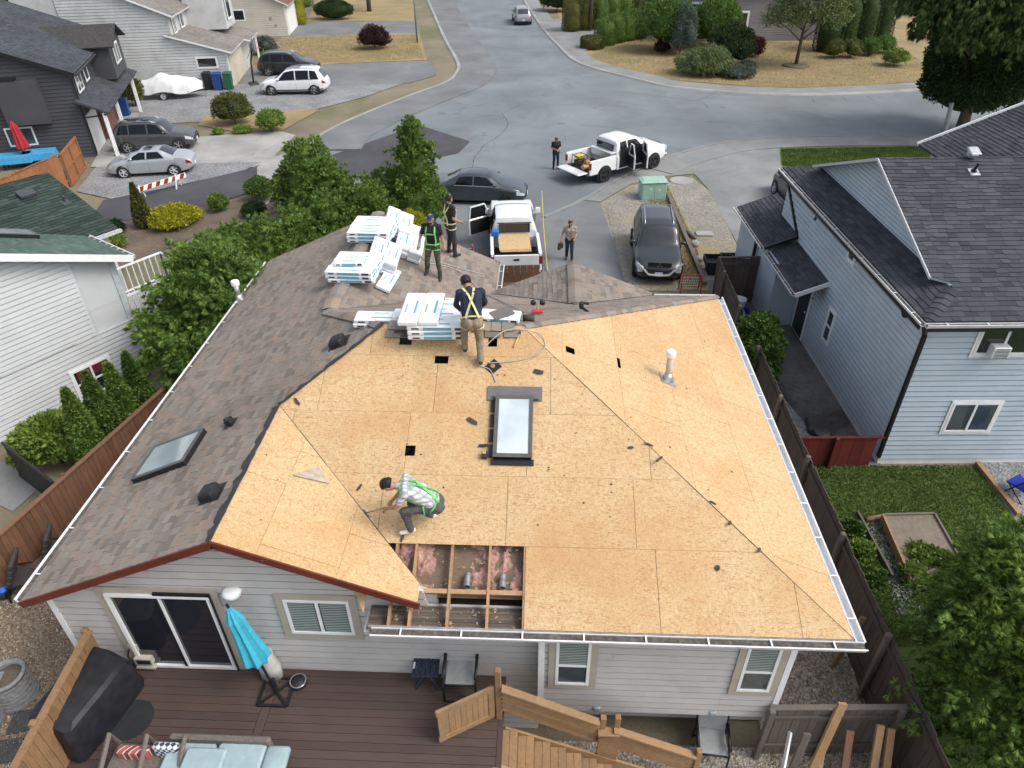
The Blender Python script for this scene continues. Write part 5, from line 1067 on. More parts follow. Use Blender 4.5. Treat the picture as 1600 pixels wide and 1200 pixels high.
p,h=heading((750,300),0); car('dark blue grey sedan parked across the road end',None,R(-4),sedan_spec(P_NAVY,4.85,1.82,1.44,RIMB),loc=p+Vector((0,-.95,0)))
p=G(252,262); car('silver two door coupe on the gravel beside a grey suv',None,R(191),sedan_spec(P_SILVER,4.5,1.72,1.36,RIMC,side=[(-.92,-.02,-.62,-.05),(.06,.98,.03,.36)],seams=(-.05,1.02),handles=(.12,),sun=(-.25,.15)),loc=p+Vector((0,-.75,0)))
p=G(262,222); car('dark grey suv on the concrete drive behind a silver coupe',None,R(10),suv_spec(P_GREY,4.68,1.84,1.69,sun=(-1.0,.15)),'suv',loc=p+Vector((0,-1.2,0)))
p=G(470,139); car('white three row suv parked on gravel with roof rails',None,R(184),suv_spec(P_WHITE,5.0,1.93,1.8,sun=(-.6,.3),mirrorm=P_WHITE,railm=STEEL),'suv',loc=p+Vector((0,-1.1,0)))
p=G(468,110); car('black van like vehicle mostly hidden behind a white suv',None,R(3),suv_spec(P_BLACK,4.9,1.9,1.72),'car',loc=p+Vector((-.4,-1.2,0)))
p=G(816,30); car('warm silver suv seen from behind up the street',None,R(97),suv_spec(P_SLV2,4.6,1.85,1.68),'suv',loc=p+Vector((0,-2.2,0)))
p=G(1232,298); car('black car half hidden beyond the blue house porch',None,R(95),suv_spec(P_BLACK,4.6,1.82,1.6),'car',loc=p+Vector((.1,-1.9,0)))
def front_face(t,b):
    """shield grille, stacked lamps and three-diamond badge of the dark suv"""
    h=b.L/2
    m=MB(); m.box((h+.03,0,.92),(.03,.9,.16)); m.build('upper_grille',BLACKM,t)
    for s in (1,-1):
        m=MB(); m.bar((h+.03,.86*s,.98),(h+.05,.38*s,.5),.05,.07,(1,0,0)); m.bar((h+.05,.38*s,.5),(h+.05,.0,.47),.05,.06,(1,0,0)); m.build('chrome_shield',pmat('bright_trim',(.62,.63,.65),.25,.05,5,0),t); m=MB(); m.bbox((h-.02,.72*s,.7),(.12,.22,.24),.03); m.build('headlamp',LAMP,t)
    m=MB()
    for a in (90,210,330):
        c=Vector((h+.055,.075*math.cos(R(a)),.9+.075*math.sin(R(a)))); u=Vector((0,math.cos(R(a)),math.sin(R(a)))); v=Vector((0,-u.z,u.y)); m.add([c+u*.07,c+v*.035,c-u*.07,c-v*.035],[(0,1,2,3),(3,2,1,0)])
    m.build('badge',CHROME,t)
p,hd=place((1012,335),(1022,430)); car('dark graphite suv facing the house on the dry strip by the driveway',None,hd,suv_spec(P_GRAPH,4.71,1.88,1.84,rim=RIMB,extra=front_face,railm=STEEL,rails=(-1.75,.45)),'suv',loc=p+Vector((-.05,-1.75,0)))
# ---- pickups
def pickup(label,loc,rz,paintm,rim,tail_down,doors,L=5.9,W=2.03,bedlen=1.75,H=1.94):
    h=L/2; cb=-h+bedlen+.12
    sp=dict(L=L,W=W,top=[(cb-.02,1.1),(cb,H-.3),(cb+.12,H-.06),(cb+.5,H),(cb+1.3,H),(cb+1.75,H-.12),(cb+2.3,1.36),(cb+2.5,1.3),(h-.4,1.22),(h-.08,1.12),(h,.95)],belt=[(cb,1.2),(cb+2.2,1.2),(h-.3,1.12),(h-.05,1.0),(h,.85)],width=[(cb,1.0),(h-.7,1.0),(h-.25,.97),(h-.05,.9),(h,.82)],topw=[(cb,.74),(cb+1.6,.76),(cb+2.3,.84),(h-.5,.86),(h,.74)],bot=[(cb,.42),(h-.4,.42),(h,.5)])
    t=thing('pickup_truck',label,'pickup truck',loc,rz); b=Body(L,W,sp['top'],sp['belt'],sp['width'],sp['topw'],sp['bot'])
    m=MB(); rings=[]; n=34
    for i in range(n):
        x=cb+(h-cb)*i/(n-1); s=b.sec(x); rings.append([Vector((x,y,z)) for y,z in s]+[Vector((x,-y,z)) for y,z in reversed(s[:-1])])
    m.loft(rings); o=m.build('cab',paintm,t); auto_smooth(o,40)
    for sgn in (1,-1):
        for (a0,a1,c0,c1) in ((cb+.2,cb+.72,cb+.3,cb+.72),(cb+.8,cb+1.95,cb+.8,cb+1.42)):
            rows=[[b.side(a0+(a1-a0)*f/6+((c0-a0)+(c1-c0-a1+a0)*f/6)*v,.06+.86*v,sgn) for v in (0,.5,1)] for f in range(7)]
            if sgn<0: rows=[list(reversed(r)) for r in rows]
            patch(rows,'side_window',GLASSS,t)
        for x in (cb+.76,cb+2.05): m=MB(); m.tube([b.low(x,f,sgn,.001) for f in (.08,.5,.97)],.007,5); m.build('door_seam',BLACKP,t)
        p=b.side(cb+1.95,.06,sgn,.16); m=MB(); m.bbox((p.x,p.y,p.z+.12),(.1,.2,.26),.03); m.bar((p.x,p.y-sgn*.22,p.z+.02),(p.x,p.y,p.z+.05),.05,.05); m.build('mirror',BLACKP if not doors else paintm,t)
        m=MB(); m.bbox((-h+bedlen/2+.04,sgn*(W/2-.06),.86),(bedlen+.06,.11,.72),.035); m.build('bed_side',paintm,t); m=MB(); m.bbox((-h+bedlen/2+.04,sgn*(W/2-.06),1.235),(bedlen+.04,.13,.03),.01); m.build('bed_rail',BLACKP if not doors else paintm,t)
        m=MB(); m.bbox((-h+.05,sgn*(W/2-.05),.98),(.09,.14,.36),.02); m.build('tail_lamp',TAIL,t)
        for x in (-h+1.02,h-1.0):
            M=Matrix.Translation((x,sgn*(W/2-.0),.4))@Matrix.Rotation(R(-90*sgn),4,'X'); m=MB(); m.lathe([(.01,.0),(.44,.002),(.48,.008),(.48,-.05)],28,M=M,cap=False); m.build('wheel_arch',BLACKP,t); wheel(t,x,sgn*(W/2-.06),.4,.26,rim,6)
        m=MB(); m.bbox((h-.06,sgn*W*.37,.98),(.14,.34,.24),.03); m.build('headlamp',LAMP,t)
    for nm,x0,x1,k0,k1 in (('windscreen',cb+2.28,cb+1.72,.93,.9),):
        rows=[[Vector((x0+(x1-x0)*i/5,b.sec(x0+(x1-x0)*i/5)[7][0]*(k0+(k1-k0)*i/5)*j/4,b.topz(x0+(x1-x0)*i/5,b.sec(x0+(x1-x0)*i/5)[7][0]*.9*j/4)+.008)) for j in range(-4,5)] for i in range(6)]
        o=patch(rows,nm,GLASSC,t); o.data.flip_normals()
    m=MB(); m.box((cb-.012,0,1.45),(.03,W*.64,.38)); m.build('rear_window',GLASSC,t); m=MB(); m.box((cb-.035,0,1.68),(.02,W*.7,.035)); m.build('window_trim',BLACKP,t)
    m=MB(); m.box((-h+bedlen/2+.05,0,.62),(bedlen,W-.24,.06)); m.build('bed_floor',BLACKP,t); m=MB(); m.box((cb-.07,0,.86),(.05,W-.24,.5)); m.build('bed_front',paintm,t)
    m=MB(); m.box((0,0,.4),(L*.84,W*.6,.2)); m.build('chassis',BLACKP,t); m=MB(); m.bbox((-h-.08,0,.52),(.2,W*.94,.16),.03); m.build('rear_bumper',CHROME if not tail_down else BLACKP,t); m=MB(); m.bbox((h+.03,0,.56),(.2,W*.92,.22),.05); m.build('front_bumper',CHROME,t); m=MB(); m.box((h+.01,0,.96),(.06,W*.5,.26)); m.build('grille',BLACKP,t)
    tg=MB()
    if tail_down: tg.bbox((-h-.34,0,.64),(.66,W-.24,.06),.02); tg.box((-h-.34,0,.675),(.5,W-.4,.012))
    else: tg.bbox((-h+.03,0,.92),(.07,W-.24,.58),.02)
    to=tg.build('tailgate',paintm,t); m=MB()
    if not tail_down: m.box((-h-.012,.0,1.02),(.02,.22,.07)); m.build('tailgate_handle',BLACKP,to)
    m=MB(); m.box((-h-.19,0,.54),(.012,.3,.13)); m.build('number_plate',PLATE,t)
    for (x,sgn,ang,ln) in doors:
        # an opened door: hinged at its front edge, swung outward
        hp=Vector((x,sgn*(W/2-.02),0)); D=Matrix.Translation(hp)@Matrix.Rotation(R(ang)*sgn,4,'Z'); m=MB(); m.bbox((-ln/2,0,.86),(ln,.08,.72),.03,M=D)
        for (a,c) in (((-.04,0,1.2),(-.34,-.1*sgn,1.8)),((-.34,-.1*sgn,1.8),(-ln+.06,-.12*sgn,1.8)),((-ln+.06,-.12*sgn,1.8),(-ln+.05,0,1.2))): m.bar(D@Vector(a),D@Vector(c),.06,.05)
        do=m.build('door',paintm,t); m=MB(); m.add([D@Vector(v) for v in ((-.06,0,1.2),(-.35,-.1*sgn,1.78),(-ln+.06,-.12*sgn,1.78),(-ln+.06,0,1.2))],[(0,1,2,3)]); m.build('door_glass',GLASSC,do); m=MB(); m.box((-ln/2,-.055*sgn,.86),(ln*.86,.02,.6),M=D); m.build('door_trim',BLACKP,do)
        m=MB(); m.box((x-ln/2,sgn*(W/2+.004),1.05),(ln*.86,.012,1.0)); m.build('door_opening',pmat('car_interior',(.02,.02,.022),.8),t)
    return t,h,cb
p,hd=place((905,272),(1008,245)); tk,th,tcb=pickup('white pickup with tailgate down and doors open on the road',p+Vector((.1,-.85,0)),hd,P_WHITE,RIMB,True,[(tcb_,-1,-62,1.0) for tcb_ in (.9,)]+[(-.1,-1,-75,.7)],5.55)
TM=Matrix.Translation(tk.location)@Matrix.Rotation(hd,4,'Z')
def at_truck(x,y,z): return TM@Vector((x,y,z))
m=MB(); m.bbox((0,0,.0),(.5,1.6,.34),.02); o=m.build('tool_box',pmat('checker_plate',(.62,.63,.64),.3,.1,40,.4,metal=.7),None); o.location=at_truck(-.98,0,1.14); o.rotation_euler=(0,0,hd); tag(o,'metal checker plate tool chest across the white pickup bed','tool chest'); m=MB(); m.bbox((0,0,.19),(.54,1.7,.05),.015); m.build('lid',P_WHITE,o)
t=thing('generator','yellow and black portable generator in the open pickup bed','generator',at_truck(-2.35,.35,.65),hd)
m=MB()
for a in ((-.3,-.25),(-.3,.25),(.3,-.25),(.3,.25)): m.tube([(a[0],a[1],0),(a[0],a[1],.55)],.02,6)
for z in (.02,.55):
    for q,r_ in (((-.3,-.25),(.3,-.25)),((.3,-.25),(.3,.25)),((.3,.25),(-.3,.25)),((-.3,.25),(-.3,-.25))): m.tube([(*q,z),(*r_,z)],.02,6)
m.build('frame',BLACKM,t); m=MB(); m.bbox((0,0,.47),(.5,.4,.16),.05); m.build('fuel_tank',pmat('yellow_plastic',(.65,.47,.02),.4,.08),t); m=MB(); m.bbox((-.05,0,.2),(.4,.36,.26),.04); m.tube([(.2,0,.2),(.3,0,.2)],.12,14); m.build('engine',BLACKP,t)
t=thing('air_compressor','small tan and black compressor beside the yellow generator','compressor',at_truck(-2.45,-.4,.65),hd); m=MB(); m.tube([(-.28,0,.16),(.28,0,.16)],.13,14); m.build('tank',pmat('tan_paint',(.5,.33,.14),.5),t); m=MB(); m.bbox((0,0,.38),(.24,.2,.2),.03); m.tube([(-.2,.1,.3),(-.1,.0,.55),(.2,0,.5)],.02,6); m.build('pump',pmat('orange_tool',(.42,.2,.06),.5),t)
p,hd2=place((810,425),(800,325)); pk,_,_=pickup('white pickup parked in the driveway with boards in its bed',p+Vector((.0,-1.4,0)),hd2,P_WHITE,RIMB,False,[(1.1,1,-58,1.1)],6.1,1.98,1.95)
P2=Matrix.Translation(pk.location)@Matrix.Rotation(hd2,4,'Z')
for k in range(3):
    m=MB(); m.box((0,0,0),(1.5,1.2,.016)); o=m.build('plywood_sheet',OSB,None); o.location=P2@Vector((-1.9+.05*k,.03*k,1.17+.02*k)); o.rotation_euler=(0,0,hd2+.01*k); tag(o,['lowest plywood sheet lying on the driveway pickup bed','middle plywood sheet lying on the driveway pickup bed','top plywood sheet lying on the driveway pickup bed'][k],'board','plywood in the pickup bed')
m=MB(); m.bbox((0,0,.14),(.3,.3,.28),.04); o=m.build('water_jug',pmat('blue_plastic',(.02,.16,.5),.35),None); o.location=P2@Vector((-1.2,.78,1.2)); tag(o,'blue plastic jug at the corner of the driveway pickup bed','jug')
# ---- boat on its trailer under a white tarp
t=thing('boat_trailer','boat trailer carrying a boat under a white tarp','trailer',G(277,152),R(6)); M=MB(); M.bar((-2.2,0,.5),(2.4,0,.5),.09,.1); M.bar((-1.9,.7,.5),(1.2,.7,.5),.07,.08); M.bar((-1.9,-.7,.5),(1.2,-.7,.5),.07,.08); M.bar((1.2,.7,.5),(2.1,0,.5),.07,.08); M.bar((1.2,-.7,.5),(2.1,0,.5),.07,.08); M.bar((-.6,-.95,.42),(-.6,.95,.42),.07,.07); M.build('frame',BLACKM,t); wheel(t,-.6,.92,.3,.18,RIMC,5); wheel(t,-.6,-.92,.3,.18,RIMC,5); M=MB(); M.tube([(2.2,0,.5),(2.2,0,.05)],.03,8); M.build('jack',GALV,t)
def tarp(name,label,cat,loc,rz,L,W,zb,prof,mat,seed,parts=()):
    rng=random.Random(seed); m=MB(); rings=[]; n=30
    for i in range(n+1):
        f=i/n; x=-L/2+L*f; z=np.interp(f,[q[0] for q in prof],[q[1] for q in prof]); w_=W/2*np.interp(f,[0,.1,.6,.85,1],[.75,1,1,.75,.12]); ring=[]
        for k in range(17):
            a=-1+2*k/16; fold=.018*math.sin(7*f*math.pi+5*a)+.022*math.sin(43*f+9*abs(a)); yy=w_*math.copysign(abs(a)**.55,a) if a else 0
            drop=abs(a)**2.2; ring.append(Vector((x+.03*math.sin(9*a),yy*(1+fold*.6),zb+(z-zb)*(1-drop)+ (-.12+.1*math.sin(11*f+3*a))*(1 if abs(a)>.95 else 0)+fold*.9*(1-drop*.5))))
        rings.append(ring)
    m.loft(rings,False,False,closed=False); o=m.build(name,mat,None,True); o.location=loc; o.rotation_euler=(0,0,rz); return tag(o,label,cat)
TARP=pmat('white_tarp',(.74,.75,.75),.6,.06,3,.1)
tarp('covered_boat','boat shrouded in a wrinkled white tarp beside the off white house','boat',G(277,152)+Vector((-.15,0,0)),R(6),4.5,1.9,.62,[(0,1.15),(.15,1.3),(.35,1.7),(.5,1.5),(.8,1.35),(1,1.1)],TARP,4)
# ================================================================== PEOPLE
def cloth(name,col,var=.18): return pmat('cloth_'+name,col,.85,var,16,.35,coord='Object',bd=.01)
SKIN=pmat('skin',(.36,.20,.13),.5,.1,8,.1,coord='Object'); HAIR=pmat('hair',(.012,.009,.008),.6,.2,20,.3,coord='Object')
def plaid():
    m,t,b=nodes('cloth_plaid'); n=N(t); v=n.coord('Object'); w1=n.new('ShaderNodeTexWave'); w1.inputs['Scale'].default_value=3.6; n.to(v,w1.inputs['Vector']); w2=n.new('ShaderNodeTexWave',bands_direction='Z'); w2.inputs['Scale'].default_value=3.6; n.to(v,w2.inputs['Vector'])
    c=n.mix(n.ramp(w1.outputs['Fac'],[(.5,(0,0,0)),(.6,(1,1,1))]),(.62,.64,.66),(.36,.38,.40)); c=n.mix(n.ramp(w2.outputs['Fac'],[(.55,(0,0,0)),(.62,(.8,.8,.8))]),c,(.28,.30,.32)); n.to(c,b.inputs['Base Color']); b.inputs['Roughness'].default_value=.85; MATS['cloth_plaid']=m; return m
def camo():
    m,t,b=nodes('cloth_camo'); n=N(t); v=n.coord('Object'); c=n.ramp(n.noise(v,14,4,.6),[(.38,(.045,.045,.03)),(.48,(.10,.09,.06)),(.55,(.06,.065,.045)),(.66,(.16,.14,.10))],'CONSTANT'); n.to(c,b.inputs['Base Color']); b.inputs['Roughness'].default_value=.9; MATS['cloth_camo']=m; return m
PLAID=plaid(); CAMO=camo(); HARN_G=pmat('harness_green',(.16,.50,.14),.7); HARN_Y=pmat('harness_yellow',(.62,.58,.28),.7); SHOE=pmat('shoe_dark',(.03,.028,.027),.7); SHOEW=pmat('shoe_white',(.6,.6,.58),.6)
def capsule(m,p,q,r1,r2,n=10):
    p,q=Vector(p),Vector(q); d=(q-p); L=d.length; d=d.normalized() if L>1e-6 else Vector((0,0,1)); pts=[];rs=[]
    for a in (-85,-55,-25): pts.append(p+d*r1*math.sin(R(a))); rs.append(r1*math.cos(R(a)))
    pts.append(p); rs.append(r1); pts.append(q); rs.append(r2)
    for a in (25,55,85): pts.append(q+d*r2*math.sin(R(a))); rs.append(r2*math.cos(R(a)))
    a=d.orthogonal().normalized(); b=d.cross(a); m.loft([[c+(a*math.cos(2*math.pi*k/n)+b*math.sin(2*math.pi*k/n))*r for k in range(n)] for c,r in zip(pts,rs)])
BASE=dict(pelvis=(0,0,.95),waist=(0,.0,1.1),chest=(0,.01,1.32),neck=(0,.0,1.48),head=(0,.03,1.63),
  shl=(-.19,0,1.43),ell=(-.25,-.03,1.14),wrl=(-.25,.08,.9),shr=(.19,0,1.43),elr=(.25,-.03,1.14),wrr=(.25,.08,.9),
  hil=(-.09,0,.93),knl=(-.11,.04,.5),anl=(-.12,-.02,.09),tol=(-.14,.14,.04),hir=(.09,0,.93),knr=(.11,.04,.5),anr=(.12,-.02,.09),tor=(.14,.14,.04))
def person(label,loc,rz,pose,shirt,pants,shoes,sleeve='short',hair='hair',harness=None,group=None,beard=False,scale=1.0,grip=None,look=(0,1,0)):
    J={k:Vector(v) for k,v in {**BASE,**pose}.items()}; t=thing('person',label,'person',loc,rz,group); t.scale=(scale,)*3
    mats=[SKIN,shirt,pants,shoes]; caps_=[]
    def c(a,b,r1,r2,mi): caps_.append((Vector(a),Vector(b),r1,r2,mi))
    up=(J['neck']-J['pelvis']).normalized(); sx=(J['shr']-J['shl']).normalized()
    for s in (-1,1):
        c(J['pelvis']+sx*.06*s,J['waist']+sx*.065*s,.125,.115,1); c(J['waist']+sx*.065*s,J['chest']+sx*.08*s,.115,.13,1)
        c(J['pelvis']+sx*.07*s-up*.06,J['pelvis']+sx*.07*s+up*.02,.125,.125,2)
    c(J['shl'],J['shr'],.075,.075,1); c(J['chest'],J['neck'],.12,.06,1); c(J['neck']-up*.03,J['head']-up*.0,.055,.055,0)
    hd=(J['head']-J['neck']).normalized(); lk=Vector(look); lk=(lk-hd*lk.dot(hd)).normalized(); hs=lk.cross(hd)
    c(J['head']-hd*.03+lk*.015,J['head']+hd*.055-lk*.01,.078,.092,0); c(J['head']-hd*.07+lk*.045,J['head']-hd*.05+lk*.05,.045,.05,0)   # skull, jaw
    c(J['head']-hd*.0+lk*.09,J['head']-hd*.03+lk*.105,.012,.017,0)                                                                 # nose
    for s in (-1,1): c(J['head']+hs*.088*s+hd*.015,J['head']+hs*.092*s-hd*.02,.016,.014,0)
    for k,s in (('l',-1),('r',1)):
        sh,el,wr=J['sh'+k],J['el'+k],J['wr'+k]; c(sh,el,.062,.047,1)
        if sleeve=='short': caps_[-1]=(sh,sh.lerp(el,.62),.064,.058,1); c(sh.lerp(el,.55),el,.046,.042,0); c(el,wr,.043,.03,0)
        else: c(el,wr,.05,.038,1)
        # hand: palm, four fingers of different length bent at the knuckle, thumb from the side of the palm
        d=(wr-el).normalized(); g=Vector(grip[k]) if grip and k in grip else d; dd=(d*.5+g*.5).normalized(); side=dd.cross(Vector((0,0,1))); side=side.normalized() if side.length>.05 else Vector((1,0,0)); pn=side.cross(dd)
        pc=wr+dd*.05; c(wr,pc+dd*.02,.03,.036,0)
        for i,(o_,l) in enumerate(((-.03,.062),(-.01,.075),(.011,.07),(.031,.055))):
            b0=pc+dd*.035+side*o_; b1=b0+dd*l*.55+pn*-.008; b2=b1+dd*l*.3-pn*l*.45; c(b0,b1,.0115,.0105,0); c(b1,b2,.0105,.009,0)
        tb=wr+dd*.03+side*-.03*s; c(tb,tb+dd*.035-side*.03*s,.013,.012,0); c(tb+dd*.035-side*.03*s,tb+dd*.06-side*.03*s-pn*.02,.012,.01,0)
        hi,kn,an,to=J['hi'+k],J['kn'+k],J['an'+k],J['to'+k]; c(hi,kn,.1,.07,2); c(kn,an,.072,.056,2); c(an-Vector((0,0,.03)),to,.046,.04,3); c(an-(to-an)*.25-Vector((0,0,.035)),an-Vector((0,0,.03)),.042,.045,3)
    m=MB()
    for p,q,r1,r2,mi in caps_: capsule(m,p,q,r1,r2)
    o=m.build('body',mats,t); rm=o.modifiers.new('r','REMESH'); rm.mode='VOXEL'; rm.voxel_size=.0125; rm.use_smooth_shade=True; sm=o.modifiers.new('s','SMOOTH'); sm.iterations=3; sm.factor=.5
    bpy.context.view_layer.update(); ev=o.evaluated_get(bpy.context.evaluated_depsgraph_get()); me=bpy.data.meshes.new_from_object(ev); o.modifiers.clear(); old=o.data; o.data=me; bpy.data.meshes.remove(old); me.materials.clear()
    for x in mats: me.materials.append(x)
    nf=len(me.polygons); cen=np.empty(nf*3); me.polygons.foreach_get('center',cen); cen=cen.reshape(-1,3); best=np.full(nf,9.); mi_=np.zeros(nf,int)
    for p,q,r1,r2,mi in caps_:
        p_,d_=np.array(p),np.array(q-p); L2=max(1e-9,d_@d_); tt=np.clip(((cen-p_)@d_)/L2,0,1); ds=np.linalg.norm(cen-(p_+tt[:,None]*d_),axis=1)-(r1+(r2-r1)*tt); k=ds<best; best[k]=ds[k]; mi_[k]=mi
    nv=len(me.vertices); co=np.empty(nv*3); me.vertices.foreach_get('co',co); co=co.reshape(-1,3); no=np.empty(nv*3); me.vertices.foreach_get('normal',no); no=no.reshape(-1,3); cl=np.zeros(nv,bool)
    for pg in me.polygons:
        if mi_[pg.index] in (1,2):
            for vi in pg.vertices: cl[vi]=True
    off=np.array([ (mnoise.noise(Vector((x*13,y*13,z*7)))*.013+abs(mnoise.noise(Vector((x*5,y*5,z*24))))*.012 if c_ else 0.) for (x,y,z),c_ in zip(co,cl)]); co=co+no*off[:,None]; me.vertices.foreach_set('co',co.ravel())
    me.polygons.foreach_set('material_index',mi_.astype(np.int32)); me.polygons.foreach_set('use_smooth',[True]*nf); me.update()
    # hair or cap
    B=Matrix((hs,lk,hd)).transposed().to_4x4(); B.translation=J['head']+hd*.045-lk*.012; hm=MB(); rings=[]
    for zf in (-.35,0,.35,.65,.88,.99):
        rr=math.sqrt(1-min(.98,zf*zf)) if zf>-.01 else .97; rings.append([B@Vector((.099*rr*math.cos(a),.108*rr*math.sin(a)-(.02 if zf<0 else 0)-(.045 if zf<0 and math.sin(a)>.2 else 0),.098*zf+(.05 if zf<=0 and math.sin(a)>.3 else 0))) for a in [2*math.pi*k/16 for k in range(16)]])
    if hair=='hair':
        bk=[B@Vector((.09*math.cos(a),.1*math.sin(a)-.012,-.085)) if math.sin(a)<.25 else B@Vector((.095*math.cos(a),.085*math.sin(a)-.03,.0)) for a in [2*math.pi*k/16 for k in range(16)]]; rings.insert(0,bk)
    hm.loft(rings); hm.build('hair' if hair=='hair' else 'cap',HAIR if hair=='hair' else hair,t,True)
    if hair!='hair':
        bm=MB(); bm.loft([[B@Vector((x,.09,.03)) for x in (-.07,0,.07)],[B@Vector((x*.8,.17,.02)) for x in (-.07,0,.07)]],False,False,closed=False); bm.build('cap_brim',hair,t)
    for s in (-1,1): e=MB(); e.sphere(J['head']+hs*.032*s+lk*.088+hd*.012,.011,8,6); e.build('eye',HAIR,t,True)
    mo=MB(); mo.sphere(J['head']-hd*.055+lk*.092,(.024,.008,.007),8,5); mo.build('mouth',pmat('lip',(.25,.1,.08),.5),t,True)
    if beard: bd=MB(); bd.sphere(J['head']-hd*.068+lk*.055,(.062,.058,.05),10,7); bd.build('beard',HAIR,t,True)
    if harness:
        fw=sx.cross(up)*-1 if sx.cross(up).dot(lk)<0 else sx.cross(up); hm=MB(); pel,ch=J['pelvis'],J['chest']; nk=J['neck']
        for s in (-1,1):
            front=[pel+sx*.12*s+fw*.135,J['waist']+sx*.13*s+fw*.125,ch+sx*.12*s+fw*.15,nk+sx*.11*s-up*.03+fw*.07,nk+sx*.10*s-up*.0-fw*.05,ch+sx*.04*s-fw*.155,J['waist']-sx*.06*s-fw*.13,pel-sx*.12*s-fw*.15]
            for a,b in zip(front[:-1],front[1:]): hm.bar(a,b,.04,.012,(a+b)/2-J['waist'])
            k='l' if s<0 else 'r'; hi,kn=J['hi'+k],J['kn'+k]; ax=(kn-hi).normalized(); a1=ax.orthogonal().normalized(); a2=ax.cross(a1); cc=hi+ax*.12
            hm.tube([cc+(a1*math.cos(x)+a2*math.sin(x))*.105 for x in [2*math.pi*i/12 for i in range(13)]],.014,5)
        for cc,r_ in ((pel+up*.03,.2),(ch-up*.05,.0)):
            if r_: hm.tube([cc+sx*.205*math.cos(x)+fw*.145*math.sin(x) for x in [2*math.pi*i/18 for i in range(19)]],.018,5)
            else: hm.bar(cc+sx*.13+fw*.14,cc-sx*.13+fw*.14,.035,.012,fw)
        hm.build('harness',harness,t)
    return t
NAVY=cloth('navy',(.018,.024,.055)); BLACKC=cloth('black',(.016,.016,.018)); KHAKI=cloth('khaki',(.25,.20,.14)); GREYP=cloth('grey_trousers',(.085,.085,.09)); DENIM=cloth('dark_denim',(.022,.026,.036)); BEIGE=cloth('beige_shirt',(.34,.28,.23)); CHARC=cloth('charcoal_trousers',(.035,.036,.042))
def onp(pl,px,py,h=0): u,v=pl.hit(px,py); return pl.p(u,v,h)
# squatting man hammering on the bare board
q=onp(PB,634,826,.02)
w1p=person('man in grey plaid shirt and green harness crouching with a hammer',q+Vector((.10,.03,-.02)),R(96),dict(pelvis=(0,-.40,.56),waist=(0,-.30,.70),chest=(0,-.06,.88),neck=(0,.13,.96),head=(0,.28,.99),shl=(-.19,.02,.95),shr=(.19,.02,.95),ell=(-.21,.17,.70),wrl=(-.08,.34,.56),elr=(.23,.10,.66),wrr=(.12,.27,.54),hil=(-.1,-.36,.56),hir=(.1,-.36,.56),knl=(-.14,.07,.53),knr=(.16,-.02,.42),anl=(-.12,.0,.10),anr=(.16,-.32,.12),tol=(-.14,.16,.05),tor=(.18,-.14,.06)),PLAID,GREYP,SHOEW,'short',harness=HARN_G,grip={'l':(0,.3,-.5),'r':(0,.3,-.5)},look=(0,.6,-.8))
def hammer(label,p,d,mat_h=None,head_up=(0,0,1),L=.34):
    """claw hammer: p = grip end, d = direction of the handle"""
    p=Vector(p); d=Vector(d).normalized(); s=d.cross(Vector(head_up)).normalized(); n=s.cross(d); t=thing('hammer',label,'hammer',p); m=MB(); m.tube([p,p+d*L*.4,p+d*L],[.016,.014,.011],8); m.build('handle',mat_h or RAFT,t,True,None,True)
    m=MB(); e=p+d*L; m.tube([e-n*.02,e+n*.07],.019,10); m.tube([e-n*.02,e-n*.07-d*.015,e-n*.11-d*.05],[.016,.012,.005],6); m.build('head',pmat('hammer_steel',(.10,.10,.105),.4,metal=.6),t,True,None,True); return t
Mw=Matrix.Translation(w1p.location)@Matrix.Rotation(R(96),4,'Z'); hp=Mw@Vector((-.02,.38,.52)); hammer('claw hammer held by the crouching man',hp,(Mw@Vector((-.03,.78,.40)))-hp)
# man bending over at the ridge, back to the camera
q=onp(PB,741,566,.0)
person('man in navy hoodie and khaki trousers bending over the ridge bundles',q,R(8),dict(pelvis=(0,.0,.92),waist=(0,.08,1.06),chest=(0,.26,1.24),neck=(-.03,.40,1.34),head=(-.06,.5,1.42),shl=(-.2,.34,1.30),shr=(.2,.34,1.30),ell=(-.27,.42,1.02),wrl=(-.2,.55,.84),elr=(.27,.44,1.02),wrr=(.18,.58,.86),hil=(-.1,.0,.9),hir=(.1,.0,.9),knl=(-.15,.16,.56),knr=(.12,.06,.47),anl=(-.16,.18,.22),anr=(.12,-.10,.10),tol=(-.17,.34,.22),tor=(.14,.06,.09)),NAVY,KHAKI,SHOE,'long',harness=HARN_Y,look=(0,.8,-.5))
# two men on the far wing
q=onp(PWR,683,434,.01)
person('man in blue cap and black shirt standing on shingles facing us',q+Vector((-.05,0,.02)),R(172),dict(anl=(-.14,-.02,.0),anr=(.2,.04,.17),tor=(.22,.18,.13),tol=(-.15,.14,-.04),knl=(-.12,.05,.47),knr=(.16,.07,.54),wrl=(-.3,.02,.92),elr=(.3,.03,1.16),wrr=(.33,.16,.98)),BLACKC,CAMO,SHOE,'short',hair=pmat('cap_blue',(.02,.03,.13),.8),harness=HARN_G,beard=True)
q=onp(PWR,706,400,.01)
person('man in black shirt and yellow harness standing beyond the capped man',q+Vector((0,.0,.04)),R(-50),dict(anl=(-.12,-.02,.1),anr=(.12,.03,.03),tor=(.14,.18,-.01),wrl=(-.2,.22,1.02),ell=(-.27,.0,1.16),wrr=(.2,.2,1.0)),BLACKC,CHARC,SHOE,'short',harness=HARN_Y)
